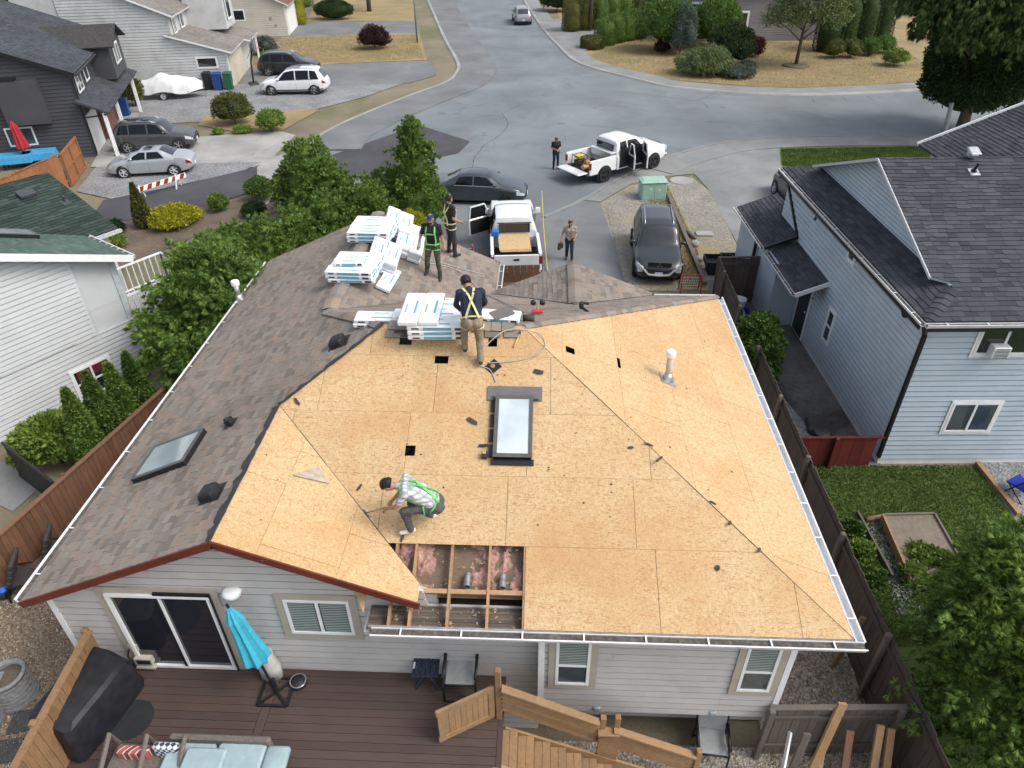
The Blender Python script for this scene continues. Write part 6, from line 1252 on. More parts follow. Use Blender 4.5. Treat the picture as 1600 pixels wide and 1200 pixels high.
# man walking on the driveway, man standing in the road
walk=person('man in beige shirt and dark trousers walking down the driveway',G(889,406),R(178),dict(knl=(-.1,.16,.52),anl=(-.11,.2,.14),tol=(-.12,.36,.1),knr=(.1,.06,.5),anr=(.11,-.12,.1),tor=(.13,.03,.04),elr=(.3,-.03,1.16),wrr=(.34,.1,.95),ell=(-.26,.0,1.16),wrl=(-.2,.24,1.06)),BEIGE,DENIM,SHOE,'short',beard=True)
Mk=Matrix.Translation(walk.location)@Matrix.Rotation(R(178),4,'Z'); t=thing('tool_belt','dark tool pouch carried in the walking man hand','tool bag',Mk@Vector((.36,.12,.6))); m=MB(); m.bbox(Mk@Vector((.37,.13,.7)),(.22,.12,.24),.04); m.bbox(Mk@Vector((.42,.16,.6)),(.16,.12,.18),.04); m.build('pouch',pmat('leather',(.05,.035,.025),.7),t,False,None,True); m=MB(); m.tube([Mk@Vector((.34,.12,.88)),Mk@Vector((.3,.14,.76)),Mk@Vector((.36,.13,.72))],.015,6); m.build('strap',pmat('leather',(0,0,0)),t,False,None,True)
person('man in black shirt and jeans standing in the road looking down',G(868,264),R(195),dict(ell=(-.24,.02,1.15),elr=(.24,.02,1.15),wrl=(-.06,.26,1.12),wrr=(.06,.26,1.12),head=(0,.06,1.61)),BLACKC,DENIM,SHOE,'short',look=(0,.8,-.5))
# ================================================================== VEGETATION
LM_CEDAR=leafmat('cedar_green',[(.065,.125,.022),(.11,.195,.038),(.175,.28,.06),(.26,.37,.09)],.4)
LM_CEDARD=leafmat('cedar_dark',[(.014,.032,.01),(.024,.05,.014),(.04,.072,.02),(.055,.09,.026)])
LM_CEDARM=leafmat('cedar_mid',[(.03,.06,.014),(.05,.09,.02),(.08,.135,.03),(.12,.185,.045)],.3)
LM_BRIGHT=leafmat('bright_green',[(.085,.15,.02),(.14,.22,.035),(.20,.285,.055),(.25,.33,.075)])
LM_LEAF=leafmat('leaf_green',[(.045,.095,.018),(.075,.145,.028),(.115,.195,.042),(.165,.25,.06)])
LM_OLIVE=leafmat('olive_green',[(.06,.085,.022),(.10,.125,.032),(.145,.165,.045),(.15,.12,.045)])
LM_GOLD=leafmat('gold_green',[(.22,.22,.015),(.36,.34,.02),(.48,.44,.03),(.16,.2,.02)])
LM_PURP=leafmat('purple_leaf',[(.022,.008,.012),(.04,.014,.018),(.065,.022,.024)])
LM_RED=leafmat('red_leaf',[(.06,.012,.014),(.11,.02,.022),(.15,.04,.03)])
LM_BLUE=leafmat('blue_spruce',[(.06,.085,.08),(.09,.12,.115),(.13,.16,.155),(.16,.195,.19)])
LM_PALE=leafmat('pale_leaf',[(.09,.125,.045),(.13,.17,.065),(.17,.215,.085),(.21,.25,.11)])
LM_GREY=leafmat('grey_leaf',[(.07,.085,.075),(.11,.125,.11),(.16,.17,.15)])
BARK=wood('bark',(.11,.085,.065),(3,3,.6),.2)
def crown_mesh(name,lobes,n,size,mat,style='leaf',seed=1,bump=.16,depth=.28,droop=0.0,core=.74,asp=.35,freq=5.0,fan=0):
    rng=np.random.default_rng(seed); lob=np.array(lobes,float); area_=lob[:,3]*lob[:,5]+lob[:,4]*lob[:,5]+lob[:,3]*lob[:,4]; cnt=rng.choice(len(lob),n,p=area_/area_.sum())
    d=rng.normal(size=(n,3)); d/=np.linalg.norm(d,axis=1)[:,None]; d[:,2]=np.where(d[:,2]<-.55,-d[:,2],d[:,2])
    K=rng.normal(size=(10,3))*freq; ph=rng.uniform(0,6.28,10); bm=np.sin(d@K.T+ph+cnt[:,None]*1.7).sum(1)/math.sqrt(10)
    K2=rng.normal(size=(8,3))*freq*2.6; bm2=np.sin(d@K2.T+ph[:8]).sum(1)/math.sqrt(8)
    rr=(1+bump*bm*.7+bump*.4*bm2)*(1-depth*rng.random(n)**1.6)
    C=lob[cnt,:3]; Rr=lob[cnt,3:6]; 
    if style=='cone':   # narrower to the top: treat lobe as cone of radius r at base, height 2*rz
        h=rng.random(n)**.75; th=rng.uniform(0,2*math.pi,n); prof=np.interp(h,[0,.12,.5,.85,1],[.8,1,.72,.27,.02]); bm=np.sin(np.stack([np.cos(th),np.sin(th),h*3],1)@K.T+ph).sum(1)/math.sqrt(10)
        rad=prof*(1+bump*bm*.7)*(1-depth*rng.random(n)**1.6); d=np.stack([np.cos(th),np.sin(th),np.full(n,.35)],1); d/=np.linalg.norm(d,axis=1)[:,None]; P_=C+np.stack([np.cos(th)*rad*Rr[:,0],np.sin(th)*rad*Rr[:,1],(h*2-1)*Rr[:,2]],1)
    elif style=='column':
        h=rng.random(n); th=rng.uniform(0,2*math.pi,n); top=rng.random(n)<.18; prof=np.interp(h,[0,.1,.8,.93,1],[.85,1,.97,.8,.45]); rad=prof*(1+bump*np.sin(np.stack([np.cos(th),np.sin(th),h*2.5],1)@K.T+ph).sum(1)/math.sqrt(10)*.6)*(1-depth*.5*rng.random(n)); rad=np.where(top,rad*np.sqrt(rng.random(n)),rad); h=np.where(top,np.minimum(1,1.0-.12*(rad**2)),h)
        d=np.stack([np.cos(th),np.sin(th),np.where(top,2.0,.15)],1); d/=np.linalg.norm(d,axis=1)[:,None]; P_=C+np.stack([np.cos(th)*rad*Rr[:,0],np.sin(th)*rad*Rr[:,1],(h*2-1)*Rr[:,2]],1)
    else: P_=C+d*Rr*rr[:,None]
    if fan:
        # boughs: every point becomes a drooping bough carrying many small sprays, wide at its foot and narrow at the tip
        per=16; nb=max(8,n//per); ax=d[:nb]*.9+rng.normal(size=(nb,3))*.35+np.array([0,0,droop]); ax/=np.linalg.norm(ax,axis=1)[:,None]; bl=size*2.1*rng.uniform(.6,1.3,nb)
        t=rng.random((nb,per))**.8; lat=rng.normal(size=(nb,per,3))*np.array([1,1,.55]); wd=(bl*.34)[:,None]*(1.05-t); Pn=P_[:nb,None,:]-ax[:,None,:]*(bl*.55)[:,None,None]+ax[:,None,:]*(t*bl[:,None])[:,:,None]+lat*wd[:,:,None]*.55; Pn[:,:,2]-=(t**2)*bl[:,None]*.25
        d=(ax[:,None,:]*.8+lat*.45).reshape(-1,3); d/=np.linalg.norm(d,axis=1)[:,None]; P_=Pn.reshape(-1,3); n=nb*per
    P_[:,2]=np.maximum(P_[:,2],.04)
    a=d*.75+rng.normal(size=(n,3))*(.3 if fan else .5)+np.array([0,0,droop]); a/=np.linalg.norm(a,axis=1)[:,None]; w_=np.cross(a,rng.normal(size=(n,3))); w_/=np.linalg.norm(w_,axis=1)[:,None]
    L=size*rng.uniform(.6,1.35,n)[:,None]; Wd=L*asp
    if fan:
        # feathery spray: thin blades fanned in one plane from a common foot
        ks=np.linspace(-.5,.5,fan); A=[];B_=[];LL=[]; 
        for kk in ks: A.append(a*math.cos(kk)+w_*math.sin(kk)+np.array([0,0,-.12*abs(kk)])); LL.append(L*(1-.35*abs(kk)))
        nn=np.cross(a,w_); P_=np.repeat(P_,fan,0); a=np.stack(A,1).reshape(-1,3); L=np.stack(LL,1).reshape(-1,1); w_=np.cross(a,np.repeat(nn,fan,0)); w_/=np.linalg.norm(w_,axis=1)[:,None]; Wd=L*.13; n=n*fan
    v=np.empty((n,4,3)); v[:,0]=P_-a*L*(.1 if fan else .35); v[:,1]=P_+w_*Wd*.5+a*L*.35; v[:,2]=P_+a*L*.8; v[:,3]=P_-w_*Wd*.5+a*L*.35
    m=MB()
    if core:
        for l in lobes:
            if style in('cone','column'): m.lathe([(l[3]*core*k,l[2]+l[5]*z) for k,z in (((.75,-1),(.95,-.7),(.6,.1),(.2,.7),(.02,.92)) if style=='cone' else ((.8,-1),(.95,-.6),(.92,.5),(.6,.85),(.05,.92)))],10,(l[0],l[1],0))
            else: m.sphere(l[:3],(l[3]*core,l[4]*core,l[5]*core),12,8)
    cv=np.array(m.v,float).reshape(-1,3); nc=len(cv); allv=np.concatenate([cv,v.reshape(-1,3)]) if nc else v.reshape(-1,3)
    me=bpy.data.meshes.new(name); me.vertices.add(len(allv)); me.vertices.foreach_set('co',allv.ravel())
    loops=[i for f in m.f for i in f]; starts=[]; k=0
    for f in m.f: starts.append(k); k+=len(f)
    q=np.arange(n*4)+nc; allL=np.concatenate([np.array(loops,int),q]) if loops else q; st=np.concatenate([np.array(starts,int),k+np.arange(n)*4]) if loops else np.arange(n)*4
    me.loops.add(len(allL)); me.loops.foreach_set('vertex_index',allL.astype(np.int32)); me.polygons.add(len(st)); me.polygons.foreach_set('loop_start',st.astype(np.int32)); me.update(calc_edges=True); me.materials.append(mat); me.validate(); return me
_seed=[100]
def plant(name,label,cat,base,lobes,n,size,mat,style='leaf',trunk=None,group=None,limbs=0,**k):
    _seed[0]+=1; t=thing(name,label,cat,base,0,group)
    link('crown',crown_mesh('crown',lobes,n,size,mat,style,_seed[0],**k),t)
    zt=max(l[2]+l[5]*.4 for l in lobes); r,lean=trunk or (.05,(0,0)); m=MB()
    m.tube([(0,0,-.05),(lean[0]*.3+.02,lean[1]*.3,zt*.35),(lean[0]*.7-.02,lean[1]*.7,zt*.7),(lean[0],lean[1],zt)],[r*1.25,r,r*.75,r*.3],8)
    rg=random.Random(_seed[0])
    for i in range(limbs):
        l=rg.choice(lobes); h=zt*rg.uniform(.25,.7); e=Vector((l[0]+l[3]*rg.uniform(-.6,.6),l[1]+l[4]*rg.uniform(-.6,.6),l[2]+l[5]*rg.uniform(-.3,.5))); s=Vector((lean[0]*h/zt,lean[1]*h/zt,h)); m.tube([s,s.lerp(e,.5)+Vector((0,0,.1)),e],[r*.5,r*.35,r*.12],6)
    m.build('trunk',BARK,t,True); return t
def shrub(label,px,w_,h,mat,n=2200,size=.13,name='shrub',group=None,jit=.0,z=0,**k):
    """rounded shrub: px = its foot, w_ = width, h = height in metres"""
    b=G(*px,z); r=w_/2; rg=random.Random(px[0]*7+px[1]); lob=[(0,0,h*.52,r*.8,r*.8,h*.48)]+[(r*.42*math.cos(a),r*.42*math.sin(a),h*rg.uniform(.38,.6),r*.55,r*.55,h*rg.uniform(.32,.42)) for a in [rg.uniform(0,.8)+1.26*i for i in range(5)]]
    return plant(name,label,'shrub',b,lob,n,size,mat,trunk=(.04,(0,0)),group=group,**k)
def clipped(label,px,w_,h,mat,n=2600,group=None,size=.1,z=0): return plant('clipped_hedge',label,'hedge',G(*px,z),[(0,0,h/2,w_/2,w_/2,h/2)],n,size,mat,'column',group=group,bump=.07,depth=.12,core=.88)
# ---- cedars between our drive and the white house (crown tops read at their height)
def cedar(label,top_px,h,r,mat,n,size=.18,style='leaf',group='cedars along the west side',lob=None,**k):
    """tree whose top is seen at top_px when it is h metres tall"""
    b=G(*top_px,h); b.z=0; rg=random.Random(int(top_px[0])); L=lob or [(0,0,h*.42,r,r,h*.42),(0,0,h*.72,r*.62,r*.62,h*.28)]+[(r*.5*math.cos(a),r*.5*math.sin(a),h*rg.uniform(.28,.55),r*.6,r*.6,h*.26) for a in [rg.uniform(0,1)+1.05*i for i in range(6)]]
    return plant('cedar_tree',label,'tree',b,L,int(n*.42),size,mat,style,(.11,(0,0)),group,droop=k.pop('droop',.1),fan=5,depth=.4,core=.66,**{**dict(bump=.22,freq=6.5),**k}) if True else None
cedar('broad bright cedar with rounded top beside the concrete path',(474,215),3.7,1.75,LM_CEDAR,48000,bump=.14)
cedar('tallest pointed cedar beside the road patch behind the roof',(637,192),4.9,1.25,LM_CEDAR,46000,lob=[(0,0,1.6,1.35,1.3,1.7),(.1,0,3.1,.95,.95,1.3),(.05,0,4.2,.5,.5,.85),(-.75,-.3,1.3,.95,.9,1.2)])
cedar('cedar at the hedge end left of the tallest cedar',(565,275),3.3,1.35,LM_CEDAR,32000)
cedar('low cedar behind the roof near the tallest cedar',(600,262),2.9,1.15,LM_CEDAR,26000)
for i,(x,y,h,r) in enumerate(((505,305,2.9,1.2),(455,322,2.8,1.2),(405,338,2.9,1.25),(355,350,3.0,1.25),(312,368,3.2,1.3))):
    cedar(['hedge cedar second from the tall hedge end','hedge cedar in the middle right of the row','hedge cedar in the middle of the row','hedge cedar in the middle left of the row','hedge cedar next to the big drooping conifer'][i],(x,y),h,r,LM_CEDAR,27000,bump=.22)
b=G(318,405,4.3); b.z=0
plant('conifer_tree','big drooping dark green conifer beside the white house porch','tree',b,[(0,0,3.6,1.3,1.3,1.0),(0,0,2.6,1.9,1.9,1.1),(-.9,-.7,2.4,1.2,1.2,.8),(1.0,-.8,2.3,1.2,1.2,.8),(-.6,.9,2.3,1.2,1.2,.8),(.9,.8,2.5,1.2,1.2,.8),(-.2,-1.3,1.9,1.1,1.1,.7)],30000,.24,LM_CEDAR,'leaf',(.16,(0,0)),limbs=9,droop=-.2,bump=.32,depth=.45,core=.58,fan=5,freq=7)
for i,(x,y,h) in enumerate(((100,608,2.7),(132,582,2.7),(166,568,2.6),(195,552,2.6))):
    p=G(x,y,h); p.z=0; plant('columnar_cedar',['nearest of four pointed cedars behind the red fence','second nearest of four pointed cedars behind the red fence','third nearest of four pointed cedars behind the red fence','farthest of four pointed cedars behind the red fence'][i],'tree',p,[(0,0,h/2,.46,.46,h/2)],7000,.12,LM_CEDAR if i%2==0 else LM_LEAF,'cone',(.05,(0,0)),'pointed cedars behind the fence',bump=.14)
p=G(65,655,1.5); p.z=0; plant('shrub','yellow green spreading shrub beside the black gate','shrub',p,[(0,0,.85,.85,.8,.6),(-.45,-.2,.7,.6,.55,.5),(.5,.1,.75,.6,.6,.5)],9000,.15,LM_BRIGHT)
p=G(205,286,2.1); p.z=0; plant('columnar_cedar','lone dark narrow column cedar beside the asphalt drive','tree',p,[(0,0,1.05,.42,.42,1.05)],7000,.11,LM_OLIVE,'cone',(.05,(0,0)),bump=.12)
shrub('flat golden shrub beside the dark column cedar',(275,350),2.7,.75,LM_GOLD,6500,.13); shrub('small round green shrub beside the golden shrub',(343,330),1.05,.85,LM_CEDAR,3500,.1); shrub('dark round shrub at the foot of the broad cedar',(398,338),1.3,.7,LM_CEDARD,3500,.1); shrub('rounded green shrub left of the broad cedar',(408,312),1.5,1.15,LM_LEAF,4500,.12)
shrub('small yellow green shrub under the green roof gutter',(178,388),1.3,.7,LM_BRIGHT,3000,.11); shrub('dark flowering shrub at the green garage corner',(184,366),.9,.7,LM_CEDARD,2500,.1)
q=G(641,330,2.9); q.z=0; plant('shrub','golden round shrub at the roof edge by the cedar hedge','shrub',q,[(0,0,2.1,.72,.7,.75),(0,0,1.0,.6,.6,.9)],7000,.11,LM_GOLD)
# ---- west lots
shrub('large round olive shrub on the verge by the gravel drive',(368,194),2.8,2.0,LM_OLIVE,9000,.14); shrub('bright clipped cedar shrub at the pavement edge',(425,206),2.0,1.35,LM_BRIGHT,6000,.13); shrub('rough olive bush at the charcoal house porch end',(213,165),1.7,1.9,LM_OLIVE,4500,.14); shrub('purple leaved round bush on the dry lawn',(586,76),3.3,2.0,LM_PURP,7500,.16); shrub('grey lavender bush beside the basketball hoop',(415,84),2.6,1.5,LM_GREY,4000,.16)
shrub('low hosta plant under the lavender bush',(421,90),1.6,.5,LM_BRIGHT,1400,.22)
plant('clipped_hedge','dark clipped mounded hedge on the far dry lawn','hedge',G(523,30),[(0,0,1.0,2.3,1.4,1.0)],7000,.14,LM_CEDARD,bump=.06,depth=.12,core=.9)
clipped('gold tipped columnar cedar beside the beige house',(468,38),1.7,3.4,LM_GOLD,6000); clipped('green hedge block behind the gold tipped cedar',(472,10),3.0,2.2,LM_LEAF,5000)
shrub('small green tuft on the verge before the olive shrub',(342,210),.8,.4,LM_BRIGHT,900,.1); shrub('low yellow green ground shrub right of the tuft',(380,208),1.4,.45,LM_BRIGHT,1500,.1)
plant('street_tree','tree trunk with high crown on the far dry lawn','tree',G(577,18),[(0,0,6.0,3.0,3.0,1.6),(2,0,6.4,2,2,1.2),(-2,0,6.3,2,2,1.2)],14000,.22,LM_LEAF,trunk=(.24,(.2,0)),limbs=6)
# ---- across the road
for i,(x,y,w_,h) in enumerate(((893,50,2.6,3.1),(913,48,2.6,3.1),(937,46,2.6,3.2),(955,42,2.6,3.2),(973,38,2.6,3.2))): clipped(['tall clipped cedar nearest the road corner','second tall clipped cedar from the road corner','third tall clipped cedar from the road corner','fourth tall clipped cedar from the road corner','fifth tall clipped cedar from the road corner'][i],(x,y),w_*.78,h,LM_OLIVE if i<2 else LM_LEAF,5200,'tall clipped cedars',.12)
for i,(x,y,w_,h) in enumerate(((925,76,2.2,1.1),(945,70,2.1,2.3),(962,66,2.0,2.5),(978,63,2.0,2.5),(994,60,2.0,2.6))): clipped(['lowest mound of the clipped hedge by the dry lawn','first upright of the low hedge after the mound','second upright of the low hedge after the mound','third upright of the low hedge after the mound','last upright of the low hedge by the leafy shrub'][i],(x,y),w_,h,LM_LEAF if i else LM_OLIVE,4600,'low clipped hedge',.12)
shrub('big leafy green shrub beside the blue spruce',(1040,80),6.0,4.6,LM_LEAF,16000,.2); shrub('blue grey spruce shrub among the front garden shrubs',(1062,86),2.9,4.2,LM_BLUE,9000,.16); shrub('large bright leafy shrub before the grey house window',(1112,75),5.2,4.4,LM_LEAF,14000,.2); clipped('narrow clipped column before the grey house window',(1147,48),1.8,4.0,LM_OLIVE,5000); shrub('dark tangled pine shrub beside the weeping shrub',(1138,105),4.2,3.4,LM_CEDARD,10000,.2); plant('shrub','weeping grey green shrub at the lawn edge','shrub',G(1098,116),[(0,0,.9,2.2,1.9,.95),(.3,0,1.5,1.4,1.3,.6)],9000,.34,LM_PALE,droop=-.9,asp=.14); shrub('red leaved shrub beside the grey house',(1178,88),2.0,1.6,LM_RED,3800,.14); shrub('low grey shrub right of the weeping shrub',(1150,120),3.2,.8,LM_GREY,3500,.16); shrub('dark red shrub under the big leafy shrub',(1034,84),1.7,1.2,LM_PURP,2600,.14); shrub('grey tuft shrub beside the low grey shrub',(1165,111),1.8,.8,LM_GREY,2000,.14)
plant('garden_tree','pale leafed young tree with mulch ring on dry lawn','tree',G(1243,103),[(0,0,4.6,3.0,3.0,1.9),(-1.6,-.4,3.6,1.7,1.7,1.0),(1.8,.2,3.6,1.7,1.7,1.0),(.3,0,6.0,2.2,2.2,1.4),(2.6,.5,5.2,1.6,1.6,1.1)],22000,.2,LM_PALE,trunk=(.13,(.1,0)),limbs=10,bump=.28,depth=.5,core=.0)
o=MB(); q=G(1243,103); o.lathe([(1.15,.02),(.9,.1),(.2,.16)],22,(q.x,q.y,0)); tag(o.build('mulch_ring',SOIL,None,True),'dark mulch ring around the young tree trunk','mulch')
for i,(x,y,r) in enumerate(((1302,91,1.9),(1328,90,2.0),(1357,87,1.9),(1379,83,2.1))): shrub(['first round shrub from the young tree','second round shrub from the young tree','third round shrub from the young tree','fourth round shrub from the young tree'][i],(x,y),r,1.5,LM_OLIVE if i<2 else LM_LEAF,3600,.12,group='round lawn shrubs')
shrub('bright round shrub alone on the dry lawn',(1396,103),2.3,1.3,LM_BRIGHT,4200,.14)
for i,(x,y) in enumerate(((1290,80),(1315,78),(1342,76),(1368,72))): clipped(['dark column hedge nearest the young tree','second dark column hedge from the young tree','third dark column hedge from the young tree','last dark column hedge from the young tree'][i],(x,y),2.4,4.6,LM_CEDARD,5000,'dark column hedges',.14)
for i,(x,y,w_,h,mm) in enumerate(((870,18,4,2.4,LM_CEDARD),(1010,25,7,4.5,LM_PALE),(1230,30,8,5,LM_CEDARD),(1300,20,9,6,LM_LEAF),(1400,15,9,6,LM_CEDAR),(1480,20,9,7,LM_CEDARD))): shrub(['dark hedge mound beyond the silver suv','pale shrub mass behind the tall clipped cedars','dark shrub mass behind the young tree','green shrub mass behind the dark column hedges','bright shrub mass left of the great conifer','dark shrub mass behind the great conifer'][i],(x,y),w_,h,mm,11000,.24)
b=G(1525,225); b.z=0
plant('clipped_conifer','huge near black conifer with rounded underside beside the pavement','tree',b+Vector((.4,3.0,0)),[(0,0,4.6,3.3,3.2,3.4),(-.3,-.5,2.9,2.8,2.7,1.9),(.8,0,6.2,2.6,2.6,2.2)],46000,.24,LM_CEDARD,trunk=(.22,(0,0)),bump=.07,depth=.2,core=.88)
plant('conifer_tree','tall green conifer with hanging boughs at the top corner','tree',b+Vector((-.6,.6,0)),[(0,0,8.6,4.6,4.2,2.6),(-2.6,-1.0,6.8,2.3,2.0,1.9),(-.2,-1.8,6.6,2.6,2.0,1.9),(2.4,-1.4,6.6,2.6,2.2,2.0),(-4.4,-.2,7.8,1.8,1.6,1.6),(3.8,-.5,7.0,2.6,2.3,2.2)],34000,.4,LM_CEDARM,trunk=(.2,(0,2.0)),limbs=8,droop=-1.1,bump=.3,depth=.5,core=.5,fan=5)
for i,(x,y,z,h) in enumerate(((20,12,0,9),(75,2,0,9),(-30,10,0,9))):
    q=G(x,y,6); q.z=0; plant('background_tree',['dark tree mass behind the charcoal house roof','dark tree mass right of the charcoal roof peak','dark tree mass at the far frame corner'][i],'tree',q+Vector((0,10,0)),[(0,0,4,4,4,3.5),(2,0,5,3,3,2.5),(-2,0,4.5,3,3,2.5)],12000,.4,LM_CEDARD,trunk=(.3,(0,0)))
# ---- east side yard and back garden
p=G(1178,535,1.5)+Vector((.1,0,0)); p.z=0; plant('laurel_shrub','glossy laurel shrub against the dark fence','shrub',p,[(0,0,1.35,.72,.8,1.0),(.1,.5,1.25,.6,.6,.85),(.0,-.55,1.2,.62,.6,.85)],11000,.13,LM_LEAF,asp=.55)
b=Vector((8.1,7.4,0))
plant('cedar_tree','big feathery cedar filling the near garden corner','tree',b,[(0,0,2.6,1.5,1.6,1.9),(-.5,-.6,1.9,1.1,1.2,1.5),(.4,.9,2.2,1.2,1.2,1.5),(1.3,0,2.8,1.5,1.5,1.8),(.2,-1.4,2.0,1.2,1.2,1.5),(1.8,1.0,2.3,1.3,1.3,1.6),(-.2,.4,3.5,1.0,1.0,1.0),(1.2,-1.5,2.6,1.4,1.4,1.5)],58000,.165,LM_CEDAR,trunk=(.16,(0,0)),droop=-.05,bump=.3,depth=.42,core=.62,limbs=6,freq=7.5,fan=5)
for i,(x,y,w_,h) in enumerate(((1330,830,.9,.45),(1345,865,.9,.5),(1362,905,1.0,.45),(1440,880,1.5,.75),(1470,890,1.3,.7),(1425,905,1.1,.6))): shrub(['leafy bed plant nearest the lawn by the dark fence','leafy bed plant midway along the dark fence','leafy bed plant beside the gravel path edge','broad leafy vegetable clump in the raised bed','leafy clump at the raised bed corner','leafy clump before the raised bed board'][i],(x,y),w_*.62,h*.6,LM_BRIGHT if i%2 else LM_LEAF,900,.1,'garden_plant',asp=.6)
# grass blades on the two green lawns, dry tufts elsewhere
def grass(name,poly,n,h,mat,seed=1):
    rng=np.random.default_rng(seed); pts=np.array([(p[0],p[1]) for p in poly]); tri=geometry.tessellate_polygon([[Vector((x,y,0)) for x,y in pts]]); ar=np.array([abs(np.cross(pts[b]-pts[a],pts[c]-pts[a]))/2 for a,b,c in tri]); ch=rng.choice(len(tri),n,p=ar/ar.sum()); r1=np.sqrt(rng.random(n)); r2=rng.random(n); T=np.array(tri)[ch]; p=(1-r1)[:,None]*pts[T[:,0]]+(r1*(1-r2))[:,None]*pts[T[:,1]]+(r1*r2)[:,None]*pts[T[:,2]]
    a=rng.uniform(0,6.28,n); l=h*rng.uniform(.5,1.4,n); v=np.empty((n,3,3)); wd=.012+h*.12; dx,dy=np.cos(a)*wd,np.sin(a)*wd; z0=.03
    v[:,0]=np.stack([p[:,0]-dx,p[:,1]-dy,np.full(n,z0)],1); v[:,1]=np.stack([p[:,0]+dx,p[:,1]+dy,np.full(n,z0)],1); v[:,2]=np.stack([p[:,0]+rng.normal(size=n)*l*.5,p[:,1]+rng.normal(size=n)*l*.5,z0+l],1)
    me=bpy.data.meshes.new(name); me.vertices.add(n*3); me.vertices.foreach_set('co',v.ravel()); me.loops.add(n*3); me.loops.foreach_set('vertex_index',np.arange(n*3,dtype=np.int32)); me.polygons.add(n); me.polygons.foreach_set('loop_start',(np.arange(n)*3).astype(np.int32)); me.update(calc_edges=True); me.materials.append(mat); o=link(name,me,None,'stuff'); return o
LM_GRASS=leafmat('grass_blade',[(.075,.125,.025),(.115,.18,.04),(.16,.23,.06)]); LM_DRYG=leafmat('dry_blade',[(.32,.25,.13),(.40,.32,.18),(.47,.385,.225),(.27,.24,.11)])
tag(grass('grass',[(6.45,14.6),(11.7,14.8),(11.6,9.5),(6.45,9)],38000,.05,LM_GRASS,1),'short green grass of the back garden lawn','grass'); tag(grass('grass',gp((1220,234),(1460,230),(1475,260),(1252,272),(1222,258)),30000,.08,LM_GRASS,2),'bright green grass strip by the pavement','grass')
tag(grass('grass',gp((905,92),(1000,114),(1060,126),(1200,137),(1330,136),(1480,124),(1400,70),(1000,62)),60000,.045,LM_DRYG,3),'dry straw coloured grass of the corner lot','grass'); tag(grass('grass',gp((428,103),(440,60),(560,54),(650,54),(662,92),(560,97)),30000,.045,LM_DRYG,4),'dry straw coloured grass of the west lawn','grass')
tag(grass('grass',gp((1062,450),(1048,380),(1020,320),(1000,302),(1042,290),(1088,385),(1105,450)),9000,.05,LM_DRYG,5),'dry grass beside the parked graphite suv','grass')
# loose chips on the two chip yards near the camera
def chips(name,poly,n,size,mat,seed):
    o=grass(name,poly,n,size,mat,seed); return o
LM_CHIP=leafmat('chip_pieces',[(.22,.165,.115),(.38,.30,.225),(.54,.46,.37),(.66,.59,.51)],0.0)
tag(chips('wood_chips',[(-13,3.5),(-8.2,3.5),(-7.9,7),(-8,13),(-11,13),(-12,9)],26000,.035,LM_CHIP,6),'brown wood chips covering the left side yard','wood chips'); tag(chips('wood_chips',[(4.2,6.0),(6.3,6.0),(6.3,13),(4.3,13)],16000,.035,LM_CHIP,7),'pale wood chips covering the right side yard','wood chips')
# ================================================================== SMALL THINGS
WRAP=pmat('shingle_wrap',(.76,.78,.80),.35,.06,5,.1,dirt=((.42,.44,.46),7.,.64,.4)); WRAPB=pmat('wrap_blue',(.12,.36,.50),.4,.15,9,.05); WRAPD=pmat('wrap_dark',(.03,.035,.045),.5)
def bundle_mesh(L=1.14,W=.375,H=.095):
    m=MB(); m.bbox((0,0,H/2),(L,W,H),.018); m.cur=1; m.box((.0,-W*.22,H+.001),(L*.42,W*.1,.004)); m.box((-L*.05,W*.25,H+.001),(L*.26,W*.07,.004)); m.box((0,-W/2-.002,H*.5),(L*.46,.005,H*.55)); m.box((L/2+.002,0,H*.5),(.005,W*.6,H*.5)); m.cur=2; m.box((L*.36,-W/2-.002,H*.5),(L*.14,.004,H*.5)); m.box((-L*.36,-W/2-.002,H*.45),(L*.12,.004,H*.3)); m.cur=0
    return m.mesh('shingle_bundle',[WRAP,WRAPB,WRAPD])
BME=bundle_mesh()
def bundle(label,M,group):
    o=link('shingle_bundle',BME,None,None,False,M); tag(o,label,'shingle bundle',group); return o
rgb=random.Random(9)
LAY={1:['only'],2:['lower','upper'],4:['lowest','second','third','topmost'],3:['bottom','middle','top'],5:['lowest','second','third','fourth','topmost'],6:['lowest','second','third','fourth','fifth','topmost']}
def stack(label,group,c,rz,layers,cols,M0=None,cross=True):
    for k in range(layers):
        for j in range(cols):
            M=(M0 or Matrix.Identity(4))@Matrix.Translation(Vector(c)+Vector((0,0,k*.098)))@Matrix.Rotation(rz+rgb.uniform(-.03,.03),4,'Z')@Matrix.Translation((rgb.uniform(-.03,.03),(j-(cols-1)/2)*.38,0)); lb=label if layers*cols==1 else label+', '+(LAY[layers][k]+' layer' if layers>1 else '')+(' and ' if layers>1 and cols>1 else '')+({3:['near side','centre','far side'],2:['left half','right half']}[cols][j] if cols>1 else ''); bundle(lb,M,group)
a=G(584,362,5.32); stack('white bundle in the farthest ridge stack','farthest bundle stack',(a.x,a.y,5.24),R(-3),3,3)
a=G(556,420,5.32); stack('white bundle in the middle ridge stack','middle bundle stack',(a.x,a.y,5.22),R(-2),3,3)
bundle('single white bundle lying on top of the middle ridge stack',Matrix.Translation((a.x-.08,a.y-.1,5.22+.3))@Matrix.Rotation(R(2),4,'Z')@Matrix.Scale(.62,4,(1,0,0)),'middle bundle stack')
def on_roof(pl,px,py,rz,label,group,h=.03,n=1,cols=1):
    u,v=pl.hit(px,py); stack(label,group,(u,v,h),rz,n,cols,Matrix(pl.M()))
